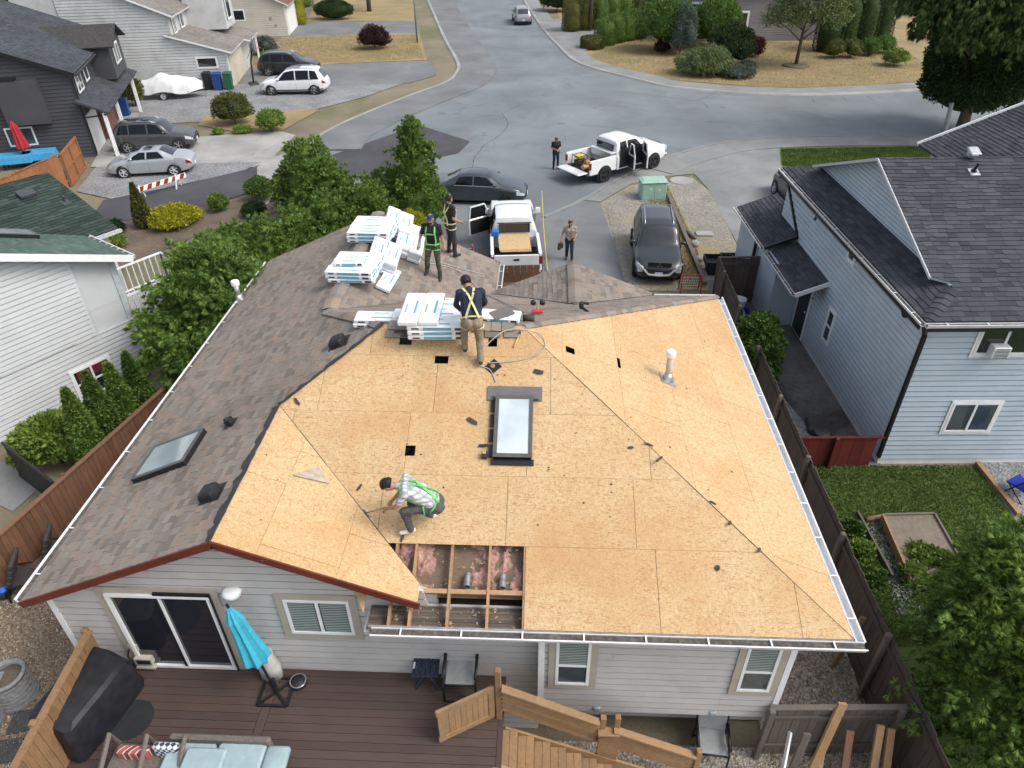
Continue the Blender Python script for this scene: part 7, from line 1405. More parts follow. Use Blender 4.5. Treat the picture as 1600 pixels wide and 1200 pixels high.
on_roof(PWR,636,392,R(4),'white bundle lying down the slope beside the farthest stack','bundles laid down the far slope',.03,3,2); on_roof(PWR,618,362,R(5),'white bundle leaning from the farthest stack','bundles leaning off the far stack',.03,4,2)
on_roof(PWR,596,412,R(3),'white bundle leaning off the middle stack','bundles leaning off the middle stack',.03,4,2); on_roof(PWR,606,440,R(-6),'white bundle lowest on the slope below the middle stack','bundle lowest on the slope',.03,1,1); on_roof(PWR,648,372,R(6),'white bundle outermost on the far slope','outermost far slope bundle',.03,1,1)
a=G(688,510,ZR+.1); stack('white bundle in the wide stack by the bending man','wide bundle stack on the main ridge',(a.x,a.y+.15,ZR+.05),R(1),3,3); stack('white bundle in the wide stack by the bending man','wide bundle stack on the main ridge',(a.x-.35,a.y+.16,ZR+.05+.295),R(89),1,2)
a=G(597,494,ZR-.05); bundle('narrow white bundle alone left of the wide ridge stack',Matrix.Translation((a.x,a.y,ZR-.22))@Matrix.Rotation(R(1),4,'Z'),'loose ridge bundles'); bundle('narrow white bundle lying on the loose left bundle',Matrix.Translation((a.x+.03,a.y,ZR-.13))@Matrix.Rotation(R(-1),4,'Z'),'loose ridge bundles')
a=G(640,494,ZR-.02); bundle('short white bundle touching the wide ridge stack',Matrix.Translation((a.x,a.y+.1,ZR-.1))@Matrix.Scale(.6,4,(1,0,0)),'loose ridge bundles')
a=G(778,497,ZR); bundle('white bundle right of the bending man',Matrix.Translation((a.x+.05,a.y+.05,ZR-.03))@Matrix.Rotation(R(-6),4,'Z')@Matrix.Scale(.7,4,(1,0,0)),'loose ridge bundles'); m=MB(); m.box((0,0,0),(.42,.3,.02)); o=m.build('loose_shingle',SH_GREY,None); o.location=(a.x+.08,a.y+.05,ZR+.09); o.rotation_euler=(.05,-.1,.5); tag(o,'loose grey shingle on the bundle right of the bending man','shingle')
# hoses and ropes
HOSE=pmat('air_hose',(.42,.42,.40),.5)
def line_on(label,pts,mat,r=.014,name='air_hose',cat='hose'):
    m=MB(); m.tube(smooth_line(pts,6),r,6); return tag(m.build(name,mat,None,True),label,cat)
def RB(pl,*pts,h=.02): return [onp(pl,x,y,h) for x,y in pts]
line_on('pale air hose looping over the bare board to the bending man',RB(PB,(775,598),(765,578),(742,565))+[RR+Vector((-.35,-.25,.03))]+RB(PR,(836,520),(850,534),(848,548))+RB(PB,(826,560),(795,566),(762,568)),HOSE,.009)
line_on('grey air hose running down the front wing slope',RB(PWR,(655,398),(670,412),(700,418),(725,430),(740,445),h=.03)+RB(PF,(760,462),(790,476),(820,490),h=.04),HOSE,.012); line_on('thin grey hose lying across the front wing slope',RB(PWR,(668,408),(700,415),(730,424),(755,430),h=.03),HOSE,.011)
line_on('yellow strap hanging beside the driveway pickup',[G(838,330)+Vector((.25,0,1.0)),G(842,370)+Vector((.2,0,.5)),G(852,430)+Vector((.1,0,.05))],pmat('yellow_strap',(.6,.5,.08),.6),.02,'strap','strap')
# tools and scraps on the roof
FELTS=pmat('felt_scrap',(.055,.052,.05),.9,.25,9,.3)
def scrap(px,py,l,w_,rz,label,pl=PB,mat=FELTS):
    u,v=pl.hit(px,py); m=MB(); rr=random.Random(px); pts=[(-l/2,-w_/2*rr.uniform(.3,1)),(l*.1,-w_/2),(l/2,-w_*.1),(l/2*rr.uniform(.6,1),w_/2),(-l/2*rr.uniform(.5,1),w_/2)]; c,s=math.cos(rz),math.sin(rz)
    M=pl.M(u,v); m.slab([M@Vector((x*c-y*s,x*s+y*c,.014+.012*(i%2))) for i,(x,y) in enumerate(pts)],pl.n,.006); return tag(m.build('felt_scrap',mat,None),label,'scrap','felt scraps on the bare board')
for (x,y,l,w_,a,lab) in ((738,659,.24,.09,-.6,'torn felt scrap left of the bright skylight'),(464,628,.2,.06,-.9,'felt scrap near the hip edge of the shingles'),(841,582,.2,.1,-.3,'felt scrap right of the skylight flashing'),(629,841,.14,.05,1.4,'felt scrap below the crouching man shoe'),(562,762,.14,.04,1.0,'felt scrap left of the crouching man hammer'),(1121,888,.1,.08,.8,'small felt scrap low on the bare board near the hip'),(755,697,.2,.06,0,'felt strip touching the skylight side'),(985,700,.12,.05,0,'felt scrap beside the hip line upper half'),(583,870,.18,.05,1.5,'felt scrap on the gable board slope')): scrap(x,y,l,w_,a,lab)
for (x,y,l,a,lab) in ((1013,695,.2,1.6,'felt splinter across the hip line'),(1030,718,.26,-.7,'felt strip lying along the hip line'),(1113,786,.14,1.5,'felt splinter beyond the hip line middle'),(1140,818,.12,-.6,'felt splinter on the hip line lower half'),(1186,860,.12,-.6,'felt splinter low on the hip line')): scrap(x,y,l,.04,a,lab,PR)
sc=random.Random(4); m=MB()
for i in range(60):
    pl=sc.choice((PB,PB,PR,PG)); px,py={0:(sc.uniform(560,1000),sc.uniform(560,840)),1:(sc.uniform(950,1150),sc.uniform(520,800)),2:(sc.uniform(400,560),sc.uniform(700,880))}[0 if pl is PB else 1 if pl is PR else 2]; u,v=pl.hit(px,py); M=pl.M(u,v); a=sc.uniform(0,6.28); s=sc.uniform(.008,.022); m.slab([M@Vector((math.cos(a+k*2.1)*s*(1+.8*(k==0)),math.sin(a+k*2.1)*s,.012)) for k in range(3)],pl.n,.004)
tag(m.build('debris',FELTS,None,False,'stuff'),'tiny dark roofing crumbs over the bare board','debris')
u,v=PB.hit(490,743); m=MB(); M=PB.M(u,v); m.slab([PG.p(*PG.hit(*q),.03) for q in ((457,744),(515,757),(497,731))],PG.n,.014); tag(m.build('board_offcut',pmat('grey_board',(.42,.36,.29),.85,.2,8,.2),None),'triangular grey board offcut beside the gable valley','offcut')
u,v=PB.hit(770,573); m=MB(); M=PB.M(u,v); m.slab([M@Vector((x,y,.02)) for x,y in ((-.16,-.02),(.0,-.17),(.17,.0),(.02,.17))],PB.n,.01); o=m.build('flashing_plate',BLACKM,None); tag(o,'square black flashing plate below the bending man','flashing'); m=MB(); m.lathe([(.045,.02),(.045,.035),(.02,.04)],12,M=M); m.build('collar',RAFT,o)
u,v=PB.hit(757,713); m=MB(); M=PB.M(u,v); m.box((0,0,.05),(.09,.12,.09),M=M); o=m.build('nail_pouch',BLACKP,None); tag(o,'black and yellow nail pouch leaning on the skylight','pouch'); m=MB(); m.box((.0,.02,.105),(.06,.05,.03),M=M); m.build('nails',pmat('brass_nails',(.55,.45,.2),.4,metal=.5),o)
hammer('roofing hatchet lying near the hole on the ridge',onp(PB,803,544,.03),PB.u*.2+PB.v*.6,pmat('yellow_grip',(.6,.45,.1),.5),PB.n)
p=onp(PF,840,492,.06); t=thing('knee_pads','red and black knee pads lying on the front slope','knee pads',p); m=MB(); m.bbox(p+Vector((0,-.02,.03)),(.26,.12,.06),.02); m.build('red_strap',pmat('red_plastic',(.5,.03,.04),.4),t,False,None,True); m=MB(); m.tube([p+Vector((0,0,.04)),p+Vector((0,.22,.08))],.025,8); m.build('handle',RAFT,t,False,None,True)
m=MB()
for s in (-1,1): m.bbox(p+Vector((.1*s,.28,.08)),(.12,.1,.12),.03)
m.build('pads',BLACKP,t,False,None,True)
p=onp(PF,908,487,.06); t=thing('nail_gun','black nail gun on the front slope below the small gable','nail gun',p); m=MB(); m.bbox(p+Vector((0,0,.1)),(.1,.12,.18),.03); m.tube([p+Vector((0,0,.16)),p+Vector((.16,-.04,.16))],.03,8); m.bar(p+Vector((.0,0,.05)),p+Vector((.16,-.1,-.02)),.03,.05); m.build('body',BLACKP,t,False,None,True)
for (x,y,lab) in ((826,503,'dark felt roll end at the front ridge'),): p=onp(PF,x,y,.08); m=MB(); m.tube([p-Vector((.12,0,0)),p+Vector((.12,0,0))],.07,14); tag(m.build('felt_roll',FELTS,None,True),lab,'felt roll')
for i,px in enumerate((615,628,640,770,800)):
    u,v=PB.hit(px,522); m=MB(); m.box((0,0,.03),(.3,.2,.02),M=PB.M(u,v)); m.build('shingle',SH_BROWN,house,False,None,True)
# ---- ladder behind the wing roof
t=thing('ladder','orange extension ladder leaning at the front wing eave','ladder',(-2.3,19.8,0)); m=MB()
for x in (-2.5,-2.1): m.bar((x,20.6,0),(x,19.55,4.15),.03,.08,(0,1,0))
m.build('side_rail',pmat('ladder_orange',(.45,.10,.04),.5),t,False,None,True)
for k in range(13): f=(k+.5)/13; MB().bar((-2.5,20.6-1.05*f,4.15*f),(-2.1,20.6-1.05*f,4.15*f),.035,.035).build('rung',STEEL,t,False,None,True)
# ---- street and verge
def ubox(): 
    p=G(1016,303)+Vector((0,-.5,0)); t=thing('utility_box','pale green utility cabinet beside the pavement','utility box',p,R(6)); t.scale=(.84,.84,.86); GRN=pmat('utility_green',(.30,.46,.38),.5,.08,4,.05,dirt=((.18,.28,.22),3.,.58,.5)); m=MB(); m.bbox((0,0,.5),(1.45,1.0,1.0),.03); m.build('cabinet',GRN,t); m=MB(); m.loft([[Vector((x*.76,y*.54,1.0)) for x,y in ((-1,-1),(1,-1),(1,1),(-1,1))],[Vector((x*.78,y*.56,1.05)) for x,y in ((-1,-1),(1,-1),(1,1),(-1,1))],[Vector((x*.6,y*.4,1.13)) for x,y in ((-1,-1),(1,-1),(1,1),(-1,1))]]); m.build('lid',GRN,t)
    for x in (-.35,.35): m=MB(); m.box((x,-.508,.5),(.6,.012,.85)); m.build('door',GRN,t)
    m=MB(); m.box((-.2,-.516,.7),(.14,.006,.1)); m.box((.3,-.516,.62),(.1,.006,.12)); m.build('warning_label',PLATE,t); m=MB(); m.box((0,0,.02),(1.7,1.25,.06)); m.build('plinth',CONC,t)
ubox()
p=G(1065,283); m=MB(); m.lathe([(.62,.03),(.6,.05),(.3,.055)],28,(p.x,p.y,0)); tag(m.build('manhole_cover',CONC_L,None),'round concrete manhole cover behind the utility cabinet','manhole'); 
m=MB(); q=G(1100,367); m.bbox((q.x,q.y,.06),(.75,.45,.08),.02); tag(m.build('paving_slab',CONC_L,None),'pale paving slab on the gravel strip','slab'); q=G(1085,385); m=MB(); m.sphere((q.x,q.y,.12),(.22,.2,.16),9,6); tag(m.build('boulder',CONC_L,None,True),'pale boulder at the strip edging','boulder'); q=G(1092,408); m=MB(); m.sphere((q.x,q.y,.1),(.2,.16,.12),9,6); tag(m.build('boulder',CONC_L,None,True),'flat white stone near the dark fence','boulder'); q=G(1078,370); m=MB(); m.tube([(q.x-.1,q.y+.3,.12),(q.x+.15,q.y-.35,.12)],.09,10); tag(m.build('log',F_GREY,None,True),'short pale log beside the edging board','log')
m=MB(); a,b=G(1043,306),G(1101,447); m.bar((a.x,a.y,.1),(b.x,b.y,.1),.16,.18); tag(m.build('edging_board',F_GREY,None),'weathered timber edging between verge and gravel','edging')
# hockey goal, kerb-side barricade, poles
p=G(1078,462); t=thing('hockey_goal','small hockey goal with red frame behind the roof corner','goal',p); t.scale=(.62,.62,.75); m=MB()
for x in (-.6,.6): m.tube([(x,0,0),(x,0,1.15),(x,.5,1.0),(x,.8,0)],.03,8)
m.tube([(-.6,0,1.15),(.6,0,1.15)],.03,8); m.tube([(-.6,.8,0.02),(.6,.8,.02)],.025,8); m.build('frame',pmat('goal_red',(.45,.03,.06),.4),t,True)
m=MB()
for k in range(9): x=-.55+k*.1375; m.tube([(x,.0,1.13),(x,.5,.98),(x,.8,.05)],.008,4)
for z in range(6): m.tube([(-.6,.52+.05*z,.95-.17*z),(.6,.52+.05*z,.95-.17*z)],.008,4)
m.build('net',WHITE,t)
t=thing('barricade','striped orange and white barricade board across the asphalt drive','barricade',G(255,298)); a,b=G(214,297,.55),G(290,273,.55); d=(b-a); ORG=pmat('barricade_orange',(.55,.10,.02),.5); m=MB(); nst=12
MB().bar(a,b,.03,.24,(0,0,1)).build('board',WHITE,t,False,None,True)
m=MB(); dn=d.normalized(); L=d.length; off=dn.cross(Vector((0,0,1)))*.02
for k in range(nst//2):
    s=L*(k+.12)/(nst/2); w_=L/nst; m.add([a+off+dn*s+Vector((0,0,-.118)),a+off+dn*(s+w_)+Vector((0,0,-.118)),a+off+dn*min(L,s+w_+.12)+Vector((0,0,.118)),a+off+dn*min(L,s+.12)+Vector((0,0,.118))],[(0,1,2,3),(3,2,1,0)])
m.build('stripe',ORG,t,False,None,True)
for f in (.06,.8):
    c=a+d*f; m=MB(); m.bar((c.x,c.y-.3,.02),(c.x,c.y,.75),.05,.05); m.bar((c.x,c.y+.3,.02),(c.x,c.y,.75),.05,.05); m.build('leg',WHITE,t,False,None,True)
GREYPOLE=pmat('pole_grey',(.20,.22,.23),.6)
q=G(652,66); m=MB(); m.tube([(q.x,q.y,0),(q.x,q.y,7.5)],[.09,.06],10); tag(m.build('lamp_post',GREYPOLE,None,True),'slim grey street lamp post on the dry lawn corner','lamp post'); q=G(922,50); m=MB(); m.tube([(q.x,q.y,0),(q.x,q.y,8)],[.16,.14],10); tag(m.build('utility_pole',BARK,None,True),'dark timber pole rising between the clipped cedars','pole'); q=G(1468,236); m=MB(); m.tube([(q.x,q.y,0),(q.x-.1,q.y+.2,2.6)],[.14,.11],10); tag(m.build('street_pole',GREYPOLE,None,True),'grey leaning pole under the huge dark conifer','pole')
# ---- wheelie bins, basketball hoop
def bin_(label,p,rz,col,group=None,h=1.05):
    t=thing('wheelie_bin',label,'bin',p,rz,group); mt=pmat('bin_'+col[0],col[1],.5,.1,5,.08); m=MB(); m.loft([[Vector((x*.23,y*.26,.06)) for x,y in ((-1,-1),(1,-1),(1,1),(-1,1))],[Vector((x*.29,y*.34,h-.06)) for x,y in ((-1,-1),(1,-1),(1,1),(-1,1))]]); m.build('body',mt,t); m=MB(); m.loft([[Vector((x*.32,y*.38,h-.06)) for x,y in ((-1,-1),(1,-1),(1,1),(-1,1))],[Vector((x*.3,y*.36,h)) for x,y in ((-1,-1),(1,-1),(1,1),(-1,1))],[Vector((x*.2,y*.25,h+.05)) for x,y in ((-1,-1),(1,-1),(1,1),(-1,1))]]); m.build('lid',mt,t)
    for s in (-1,1): m=MB(); M=Matrix.Translation((s*.22,.27,.1))@Matrix.Rotation(R(90),4,'Y'); m.lathe([(.1,-.03),(.1,.03)],14,M=M); m.build('wheel',RUBBER,t)
    return t
for (x,y,c,lab) in ((328,140,('black',(.02,.02,.022)),'black wheelie bin left of the blue bin'),(343,141,('blue',(.015,.06,.24)),'blue wheelie bin between black and green bins'),(360,140,('green',(.02,.11,.06)),'green wheelie bin at the garage corner')): bin_(lab,G(x,y),R(10),c,None,1.25)
bin_('dark blue bin under the charcoal house porch',G(198,181),R(18),('blue',(0,0,0)),None,1.1); 
p=G(397,132); t=thing('basketball_hoop','portable basketball hoop standing on the garage apron','basketball hoop',p,R(-60)); m=MB(); m.loft([[Vector((x*.5,y*.38,0)) for x,y in ((-1,-1),(1,-1),(1,1),(-1,1))],[Vector((x*.42,y*.3,.16)) for x,y in ((-1,-1),(1,-1),(1,1),(-1,1))]]); m.build('base',BLACKP,t); m=MB(); m.tube([(0,0,.15),(0,.1,1.6),(0,.35,2.5)],.07,8); m.build('pole',BLACKM,t); m=MB(); m.box((0,.55,2.85),(1.2,.05,.78)); m.build('backboard',pmat('backboard_grey',(.35,.37,.38),.4),t); m=MB(); m.box((0,.58,2.75),(.42,.012,.32)); m.build('target_square',WHITE,t); m=MB(); m.tube([(.22*math.cos(a),.82+.22*math.sin(a),2.6) for a in [2*math.pi*k/16 for k in range(17)]],.015,6); m.build('rim',pmat('rim_orange',(.5,.12,.02),.5),t); m=MB(); m.bar((0,.1,1.7),(0,.5,2.6),.05,.05); m.bar((0,-.1,1.9),(0,.5,2.9),.04,.04); m.build('bracket',GREYPOLE,t)
# charcoal house patio: closed red umbrella, blue covered tables
def closed_umbrella(label,p,h,col,r=.22,lean=(0,0),base=True):
    t=thing('umbrella',label,'umbrella',p); m=MB(); m.tube([(0,0,.0),(lean[0],lean[1],h)],.022,8); m.build('pole',BLACKM,t); rings=[]
    for (z,k) in ((h*.42,1.0),(h*.44,1.05),(h*.6,.8),(h*.75,.62),(h*.85,.6),(h*.9,.4),(h*.97,.12)):
        rings.append([Vector((lean[0]*z/h+r*k*(1+.3*(i%2)-.15)*math.cos(2*math.pi*i/16),lean[1]*z/h+r*k*(1+.3*(i%2)-.15)*math.sin(2*math.pi*i/16),z)) for i in range(16)])
    m=MB(); m.loft(rings); m.build('canopy',col,t); 
    if base:
        m=MB()
        for a in (0,90): m.bar((-.36*math.cos(R(a+45)),-.36*math.sin(R(a+45)),.03),(.36*math.cos(R(a+45)),.36*math.sin(R(a+45)),.03),.04,.03)
        for i in range(4): a,b=R(45+90*i),R(135+90*i); m.bar((.36*math.cos(a),.36*math.sin(a),.03),(.36*math.cos(b),.36*math.sin(b),.03),.04,.034)
        m.tube([(0,0,.02),(0,0,.4)],.035,8); m.build('base',BLACKM,t)
    return t
closed_umbrella('closed red umbrella on the charcoal house patio',G(52,262),2.6,pmat('umbrella_red',(.34,.02,.03),.8,.1,6,.1),.3,(-.35,.2))
for i,(x,y) in enumerate(((30,262),(68,256))): p=G(x,y); t=thing('patio_table',['patio table under blue cloth left of the red umbrella','patio table under blue cloth right of the red umbrella'][i],'table',p,R(18)); m=MB(); rings=[[Vector((.8*k*cx*(1+.05*math.sin(5*j)),.45*k*cy,z)) for j,(cx,cy) in enumerate(((-1,-1),(-.3,-1.05),(.4,-1),(1,-1),(1,0),(1,1),(.3,1.04),(-.4,1),(-1,1),(-1,0)))] for z,k in ((.35,1.08),(.7,1.02),(.76,.98))]; m.loft(rings); m.build('cover',pmat('blue_cover',(.06,.33,.58),.6,.12,5,.15),t); m=MB(); [m.box((x_,y_,.2),(.06,.06,.4)) for x_ in (-.6,.6) for y_ in (-.3,.3)]; m.build('legs',BLACKM,t)
# ---- our deck and back yard
D0=ZD+.0
p=G(433,1082,D0); closed_umbrella('closed turquoise umbrella leaning beside the patio door',p,2.3,pmat('umbrella_turquoise',(.05,.38,.52),.7,.12,8,.15),.2,(-.33,.05))
m=MB(); q=Vector((-4.87,7.1,D0+2.12)); m.lathe([(.02,-.1),(.13,-.06),(.16,.05),(.10,.09)],14,q); tag(m.build('hanging_lamp',WHITE,None,True),'round white lamp on the wall above the turquoise umbrella','lamp'); m=MB(); rr=random.Random(2); rings=[[Vector((-4.62+(.2+.02*math.sin(k*3))*math.cos(a)*(1 if z<.5 else .6),7.0+.14*math.sin(a),D0+z)) for k,a in enumerate([2*math.pi*i/14 for i in range(14)])] for z in (.02,.3,.55,.7)]; m.loft(rings); tag(m.build('storage_bag',pmat('bag_grey',(.5,.5,.47),.7),None,True),'pale fabric cover bag behind the turquoise umbrella','bag')
t=thing('pet_bowl','steel pet bowl on the deck beside the umbrella base','bowl',G(467,1068,D0)); m=MB(); m.lathe([(.13,0),(.15,.02),(.14,.09)],22); m.build('stand',BLACKP,t,True); m=MB(); m.lathe([(.145,.09),(.13,.1),(.1,.05),(.02,.045)],22,cap=False); m.build('bowl',STEEL,t,True)
t=thing('side_table','small navy slatted plastic side table on the deck','table',G(669,1062,D0),R(2)); NV=pmat('navy_plastic',(.02,.028,.05),.5); m=MB()
for k in range(6): MB().bbox((-.19+k*.076,0,.44),(.068,.46,.03),.006).build('slat',NV,t)
m.bar((-.2,-.18,0),(.2,.16,.43),.04,.04); m.bar((.2,-.18,0),(-.2,.16,.43),.04,.04); m.bar((-.2,.18,0),(.2,-.16,.43),.04,.04); m.build('legs',NV,t); m=MB(); m.box((-.2,-.02,.46),(.03,.12,.006)); m.build('sticker',PLATE,t)
def armchair(label,p,rz):
    t=thing('patio_chair',label,'chair',p,rz); m=MB()
    for s in (-1,1): m.tube([(s*.27,.28,0),(s*.27,.26,.45),(s*.27,-.2,.62),(s*.27,-.28,.0)],.018,6); m.tube([(s*.27,-.22,.4),(s*.27,-.34,.98)],.018,6); m.bar((s*.27,.24,.6),(s*.27,-.26,.62),.05,.03)
    m.tube([(-.27,-.34,.98),(-.1,-.35,1.02),(.1,-.35,1.02),(.27,-.34,.98)],.018,6); m.tube([(-.27,.25,.42),(.27,.25,.42)],.018,6); m.tube([(-.27,.3,.02),(.27,.3,.02)],.015,6); m.tube([(-.27,-.3,.02),(.27,-.3,.02)],.015,6); m.build('frame',BLACKM,t,True)
    m=MB(); m.bbox((0,-.01,.42),(.5,.48,.04),.015); m.build('seat',pmat('sling_grey',(.32,.33,.33),.7),t); m=MB(); m.loft([[Vector((x,y,z)) for x,y,z in ((-.25,-.22,.46),(.25,-.22,.46),(.25,-.25,.46),(-.25,-.25,.46))],[Vector((x,y,z)) for x,y,z in ((-.25,-.32,.94),(.25,-.32,.94),(.25,-.35,.94),(-.25,-.35,.94))]]); m.build('backrest',pmat('sling_grey',(0,0,0)),t); return t
armchair('black framed chair against the wall beside the navy table',G(722,1072,D0),R(180)); armchair('black framed chair standing in the lower back yard',G(1110,1195)+Vector((0,.2,0)),R(175))
# covered grill
rings=[]; p=G(147,1165,D0)+Vector((-.22,.5,0)); rr=random.Random(8)
for (z,k) in ((.02,1.02),(.1,1.05),(.4,1.03),(.68,.99),(.78,.93),(.83,.78)):
    rings.append([Vector(((.42*k*cx+.01*math.sin(9*i+z*11)),.7*k*cy+.015*math.cos(7*i+z*9)+.0,z+(.1 if z>.66 and cx<.3 else 0))) for i,(cx,cy) in enumerate(((-1,-.9),(-.8,-1),(0,-1.02),(.8,-1),(1,-.9),(1.03,0),(1,.9),(.8,1),(0,1.02),(-.8,1),(-1,.9),(-1.03,0)))])
m=MB(); m.loft(rings); o=m.build('covered_grill',pmat('grill_cover',(.016,.017,.022),.55,.3,5,.3),None); auto_smooth(o,28); o.location=p; o.rotation_euler=(0,0,R(-14)); tag(o,'barbecue under a black cover beside the cedar screen','grill')
m=MB(); q=G(205,1125,D0); m.lathe([(.36,.004),(.35,.008)],20,(q.x,q.y,D0)); o=m.build('grill_mat',pmat('mat_black',(.02,.022,.025),.8),None); tag(o,'thin black mat on the deck before the grill','mat')
m=MB(); q=Vector((-7.0,7.12,D0+.55)); m.box(q,(.16,.06,.16)); m.box(q+Vector((.12,-.05,-.3)),(.3,.1,.16)); m.box(q+Vector((.12,-.06,-.47)),(.34,.1,.05)); o=m.build('outlet_box',pmat('outlet_cream',(.5,.47,.4),.5),None); tag(o,'wall outlet with black plug strips near the grill','outlet'); m=MB(); m.tube([q+Vector((-.05,-.05,0)),q+Vector((-.14,-.06,-.2)),q+Vector((-.02,-.1,-.5)),q+Vector((.2,-.1,-.52))],.012,6); m.box(q+Vector((.14,-.1,-.3)),(.24,.02,.1)); m.build('cable',BLACKP,o)
# sofa and chair with cushions at the near edge of the deck
TEAL=pmat('cushion_teal',(.30,.40,.42),.8,.08,6,.15); WICK=pmat('wicker',(.15,.13,.11),.7,.2,30,.4)
t=thing('outdoor_sofa','low wicker sofa along the near edge of the deck','sofa',(-4.9,5.25,D0)); m=MB(); m.bbox((0,0,.15),(1.6,.7,.3),.03); m.build('base',WICK,t); m=MB(); m.bbox((0,.36,.3),(1.6,.1,.5),.03); m.build('backrest',WICK,t)
for i,(x,y,z,sx_,sy_,sz_) in enumerate(((-.42,.02,.38,.74,.6,.13),(.36,.04,.38,.74,.6,.13),(-.12,-.02,.5,.62,.42,.12))): m=MB(); m.bbox((x-4.9,y+5.25,z+D0),(sx_,sy_,sz_),.03); o=m.build('cushion',TEAL,None); auto_smooth(o,25); tag(o,['teal back cushion at the grill end of the sofa','teal back cushion in the middle of the sofa','teal seat cushion lying flat on the sofa'][i],'cushion')
m=MB(); m.bbox((-3.98,5.34,D0+.34),(.36,.5,.13),.03); o=m.build('cushion',TEAL,None); auto_smooth(o,60); tag(o,'teal cushion on the separate seat by the divider board','cushion')
def patterned(name,c1,c2,kind):
    m,t_,b=nodes(name); n=N(t_); v=n.coord('World',(1,1,1),(0,0,.78)); 
    if kind=='diamond': ck=n.new('ShaderNodeTexChecker'); ck.inputs['Scale'].default_value=16; n.to(v,ck.inputs['Vector']); c=n.mix(ck.outputs['Fac'],c1,c2)
    else: w_=n.new('ShaderNodeTexWave'); w_.inputs['Scale'].default_value=2.2; n.to(v,w_.inputs['Vector']); c=n.ramp(w_.outputs['Fac'],[(.3,c1),(.45,(.6,.56,.5)),(.6,c2),(.8,(.2,.04,.04))])
    n.to(c,b.inputs['Base Color']); b.inputs['Roughness'].default_value=.9; return m
m=MB(); m.bbox((-5.68,5.44,D0+.42),(.4,.12,.3),.03); o=m.build('cushion',patterned('diamond_print',(.6,.62,.63),(.04,.05,.09),'diamond'),None); tag(o,'navy and white diamond print cushion by the teal sofa','cushion'); m=MB(); m.bbox((-6.2,5.4,D0+.36),(.5,.14,.28),.03); o=m.build('cushion',patterned('stripe_print',(.35,.09,.08),(.62,.56,.5),'wave'),None); tag(o,'red and cream striped cushion by the grill','cushion')
t=thing('patio_chair','wicker armchair holding the patterned cushions','chair',(-6.0,5.3,D0)); m=MB(); m.bbox((0,0,.15),(1.2,.6,.3),.04); m.build('seat',WICK,t); [MB().tube([(x,-.3,.3),(x,.25,.62),(x,.32,.2)],.04,8).build('arm',WICK,t) for x in (-.6,.0,.6)]
# left chip yard: planter, stepping stones, chairs, table, blue toy
STONE=pmat('stone_planter',(.27,.275,.28),.85,.2,10,.4)
t=thing('stone_planter','round stone block pattern planter in the left chip yard','planter',G(30,1088)); t.scale=(.88,.88,.9); m=MB(); m.lathe([(.42,0),(.44,.05),(.36,.72),(.40,.74),(.42,.82),(.36,.84),(.33,.74)],26,cap=False); m.build('wall',STONE,t,True)
for r_ in range(6):
    for k in range(14):
        a=2*math.pi*(k+.5*(r_%2))/14; rr_=.435-.012*r_; z=.1+r_*.105; M=Matrix.Translation((rr_*math.cos(a),rr_*math.sin(a),z))@Matrix.Rotation(a,4,'Z'); m=MB(); m.bbox((-.012,0,0),(.02,2*math.pi*rr_/14*.95,.099),.006,M=M); m.build('block',STONE,t)
m=MB(); m.lathe([(.33,.66),(.01,.68)],20,cap=False); m.build('soil',SOIL,t)
for i,(x,y) in enumerate(((38,1128),(10,1175))): q=G(x,y); m=MB(); m.bbox((q.x,q.y,.03),(.48,.46,.05),.012,R(12)); tag(m.build('stepping_stone',pmat('slate_stone',(.07,.072,.075),.85,.25,12,.3),None),['dark square stepping stone nearest the stone planter','dark square stepping stone at the frame edge'][i],'stepping stone')
t=thing('storage_bench','grey plastic storage box beside the stone planter','storage box',G(5,1120)+Vector((-.3,0,0)),R(15)); m=MB(); m.bbox((0,0,.28),(.7,1.0,.56),.03); m.build('box',STONE,t); m=MB(); m.bbox((0,0,.58),(.74,1.04,.06),.02); m.build('lid',STONE,t)
def lounge(label,p,rz):
    t=thing('patio_lounge_chair',label,'chair',p,rz); CH=pmat('chair_pad',(.055,.05,.05),.75,.15,8,.2); m=MB()
    for s in (-1,1): m.tube([(s*.34,.4,0),(s*.34,.36,.42),(s*.34,-.25,.5),(s*.34,-.35,0)],.022,6)
    m.build('frame',BLACKM,t,True); m=MB(); m.bbox((0,.08,.4),(.6,.6,.09),.03); m.build('seat',CH,t); B=Matrix.Translation((0,-.26,.4))@Matrix.Rotation(R(-22),4,'X')
    for k in range(4): m=MB(); m.bbox((0,0,.12+k*.17),(.6,.1,.165),.03,M=B); m.build('back_pad',CH,t)
lounge('dark padded lounge chair nearest in the left chip yard',Vector((*G(38,898,.45)[:2],0)),R(-70)); lounge('dark padded lounge chair beyond the small bronze table',Vector((*G(90,858,.45)[:2],0)),R(-70)); t=thing('small_table','small square bronze table between the lounge chairs','table',Vector((*G(72,878,.45)[:2],0)),R(-15)); m=MB(); m.bbox((0,0,.46),(.5,.5,.03),.008); m.build('table_top',pmat('bronze',(.10,.065,.05),.5),t); m=MB(); [m.tube([(x,y,0),(x*.9,y*.9,.45)],.018,6) for x in (-.2,.2) for y in (-.2,.2)]; m.build('legs',BLACKM,t)
q=G(5,925); t=thing('garden_toy','bright blue plastic toy at the frame edge','toy',q); m=MB(); m.bbox((0,0,.2),(.5,.4,.18),.06); m.bbox((-.05,.1,.36),(.2,.2,.18),.05); m.build('body',pmat('toy_blue',(.02,.13,.6),.4),t); m=MB(); m.tube([(-.2,-.15,.1),(.25,-.15,.1)],.1,12); m.build('wheels',BLACKP,t)
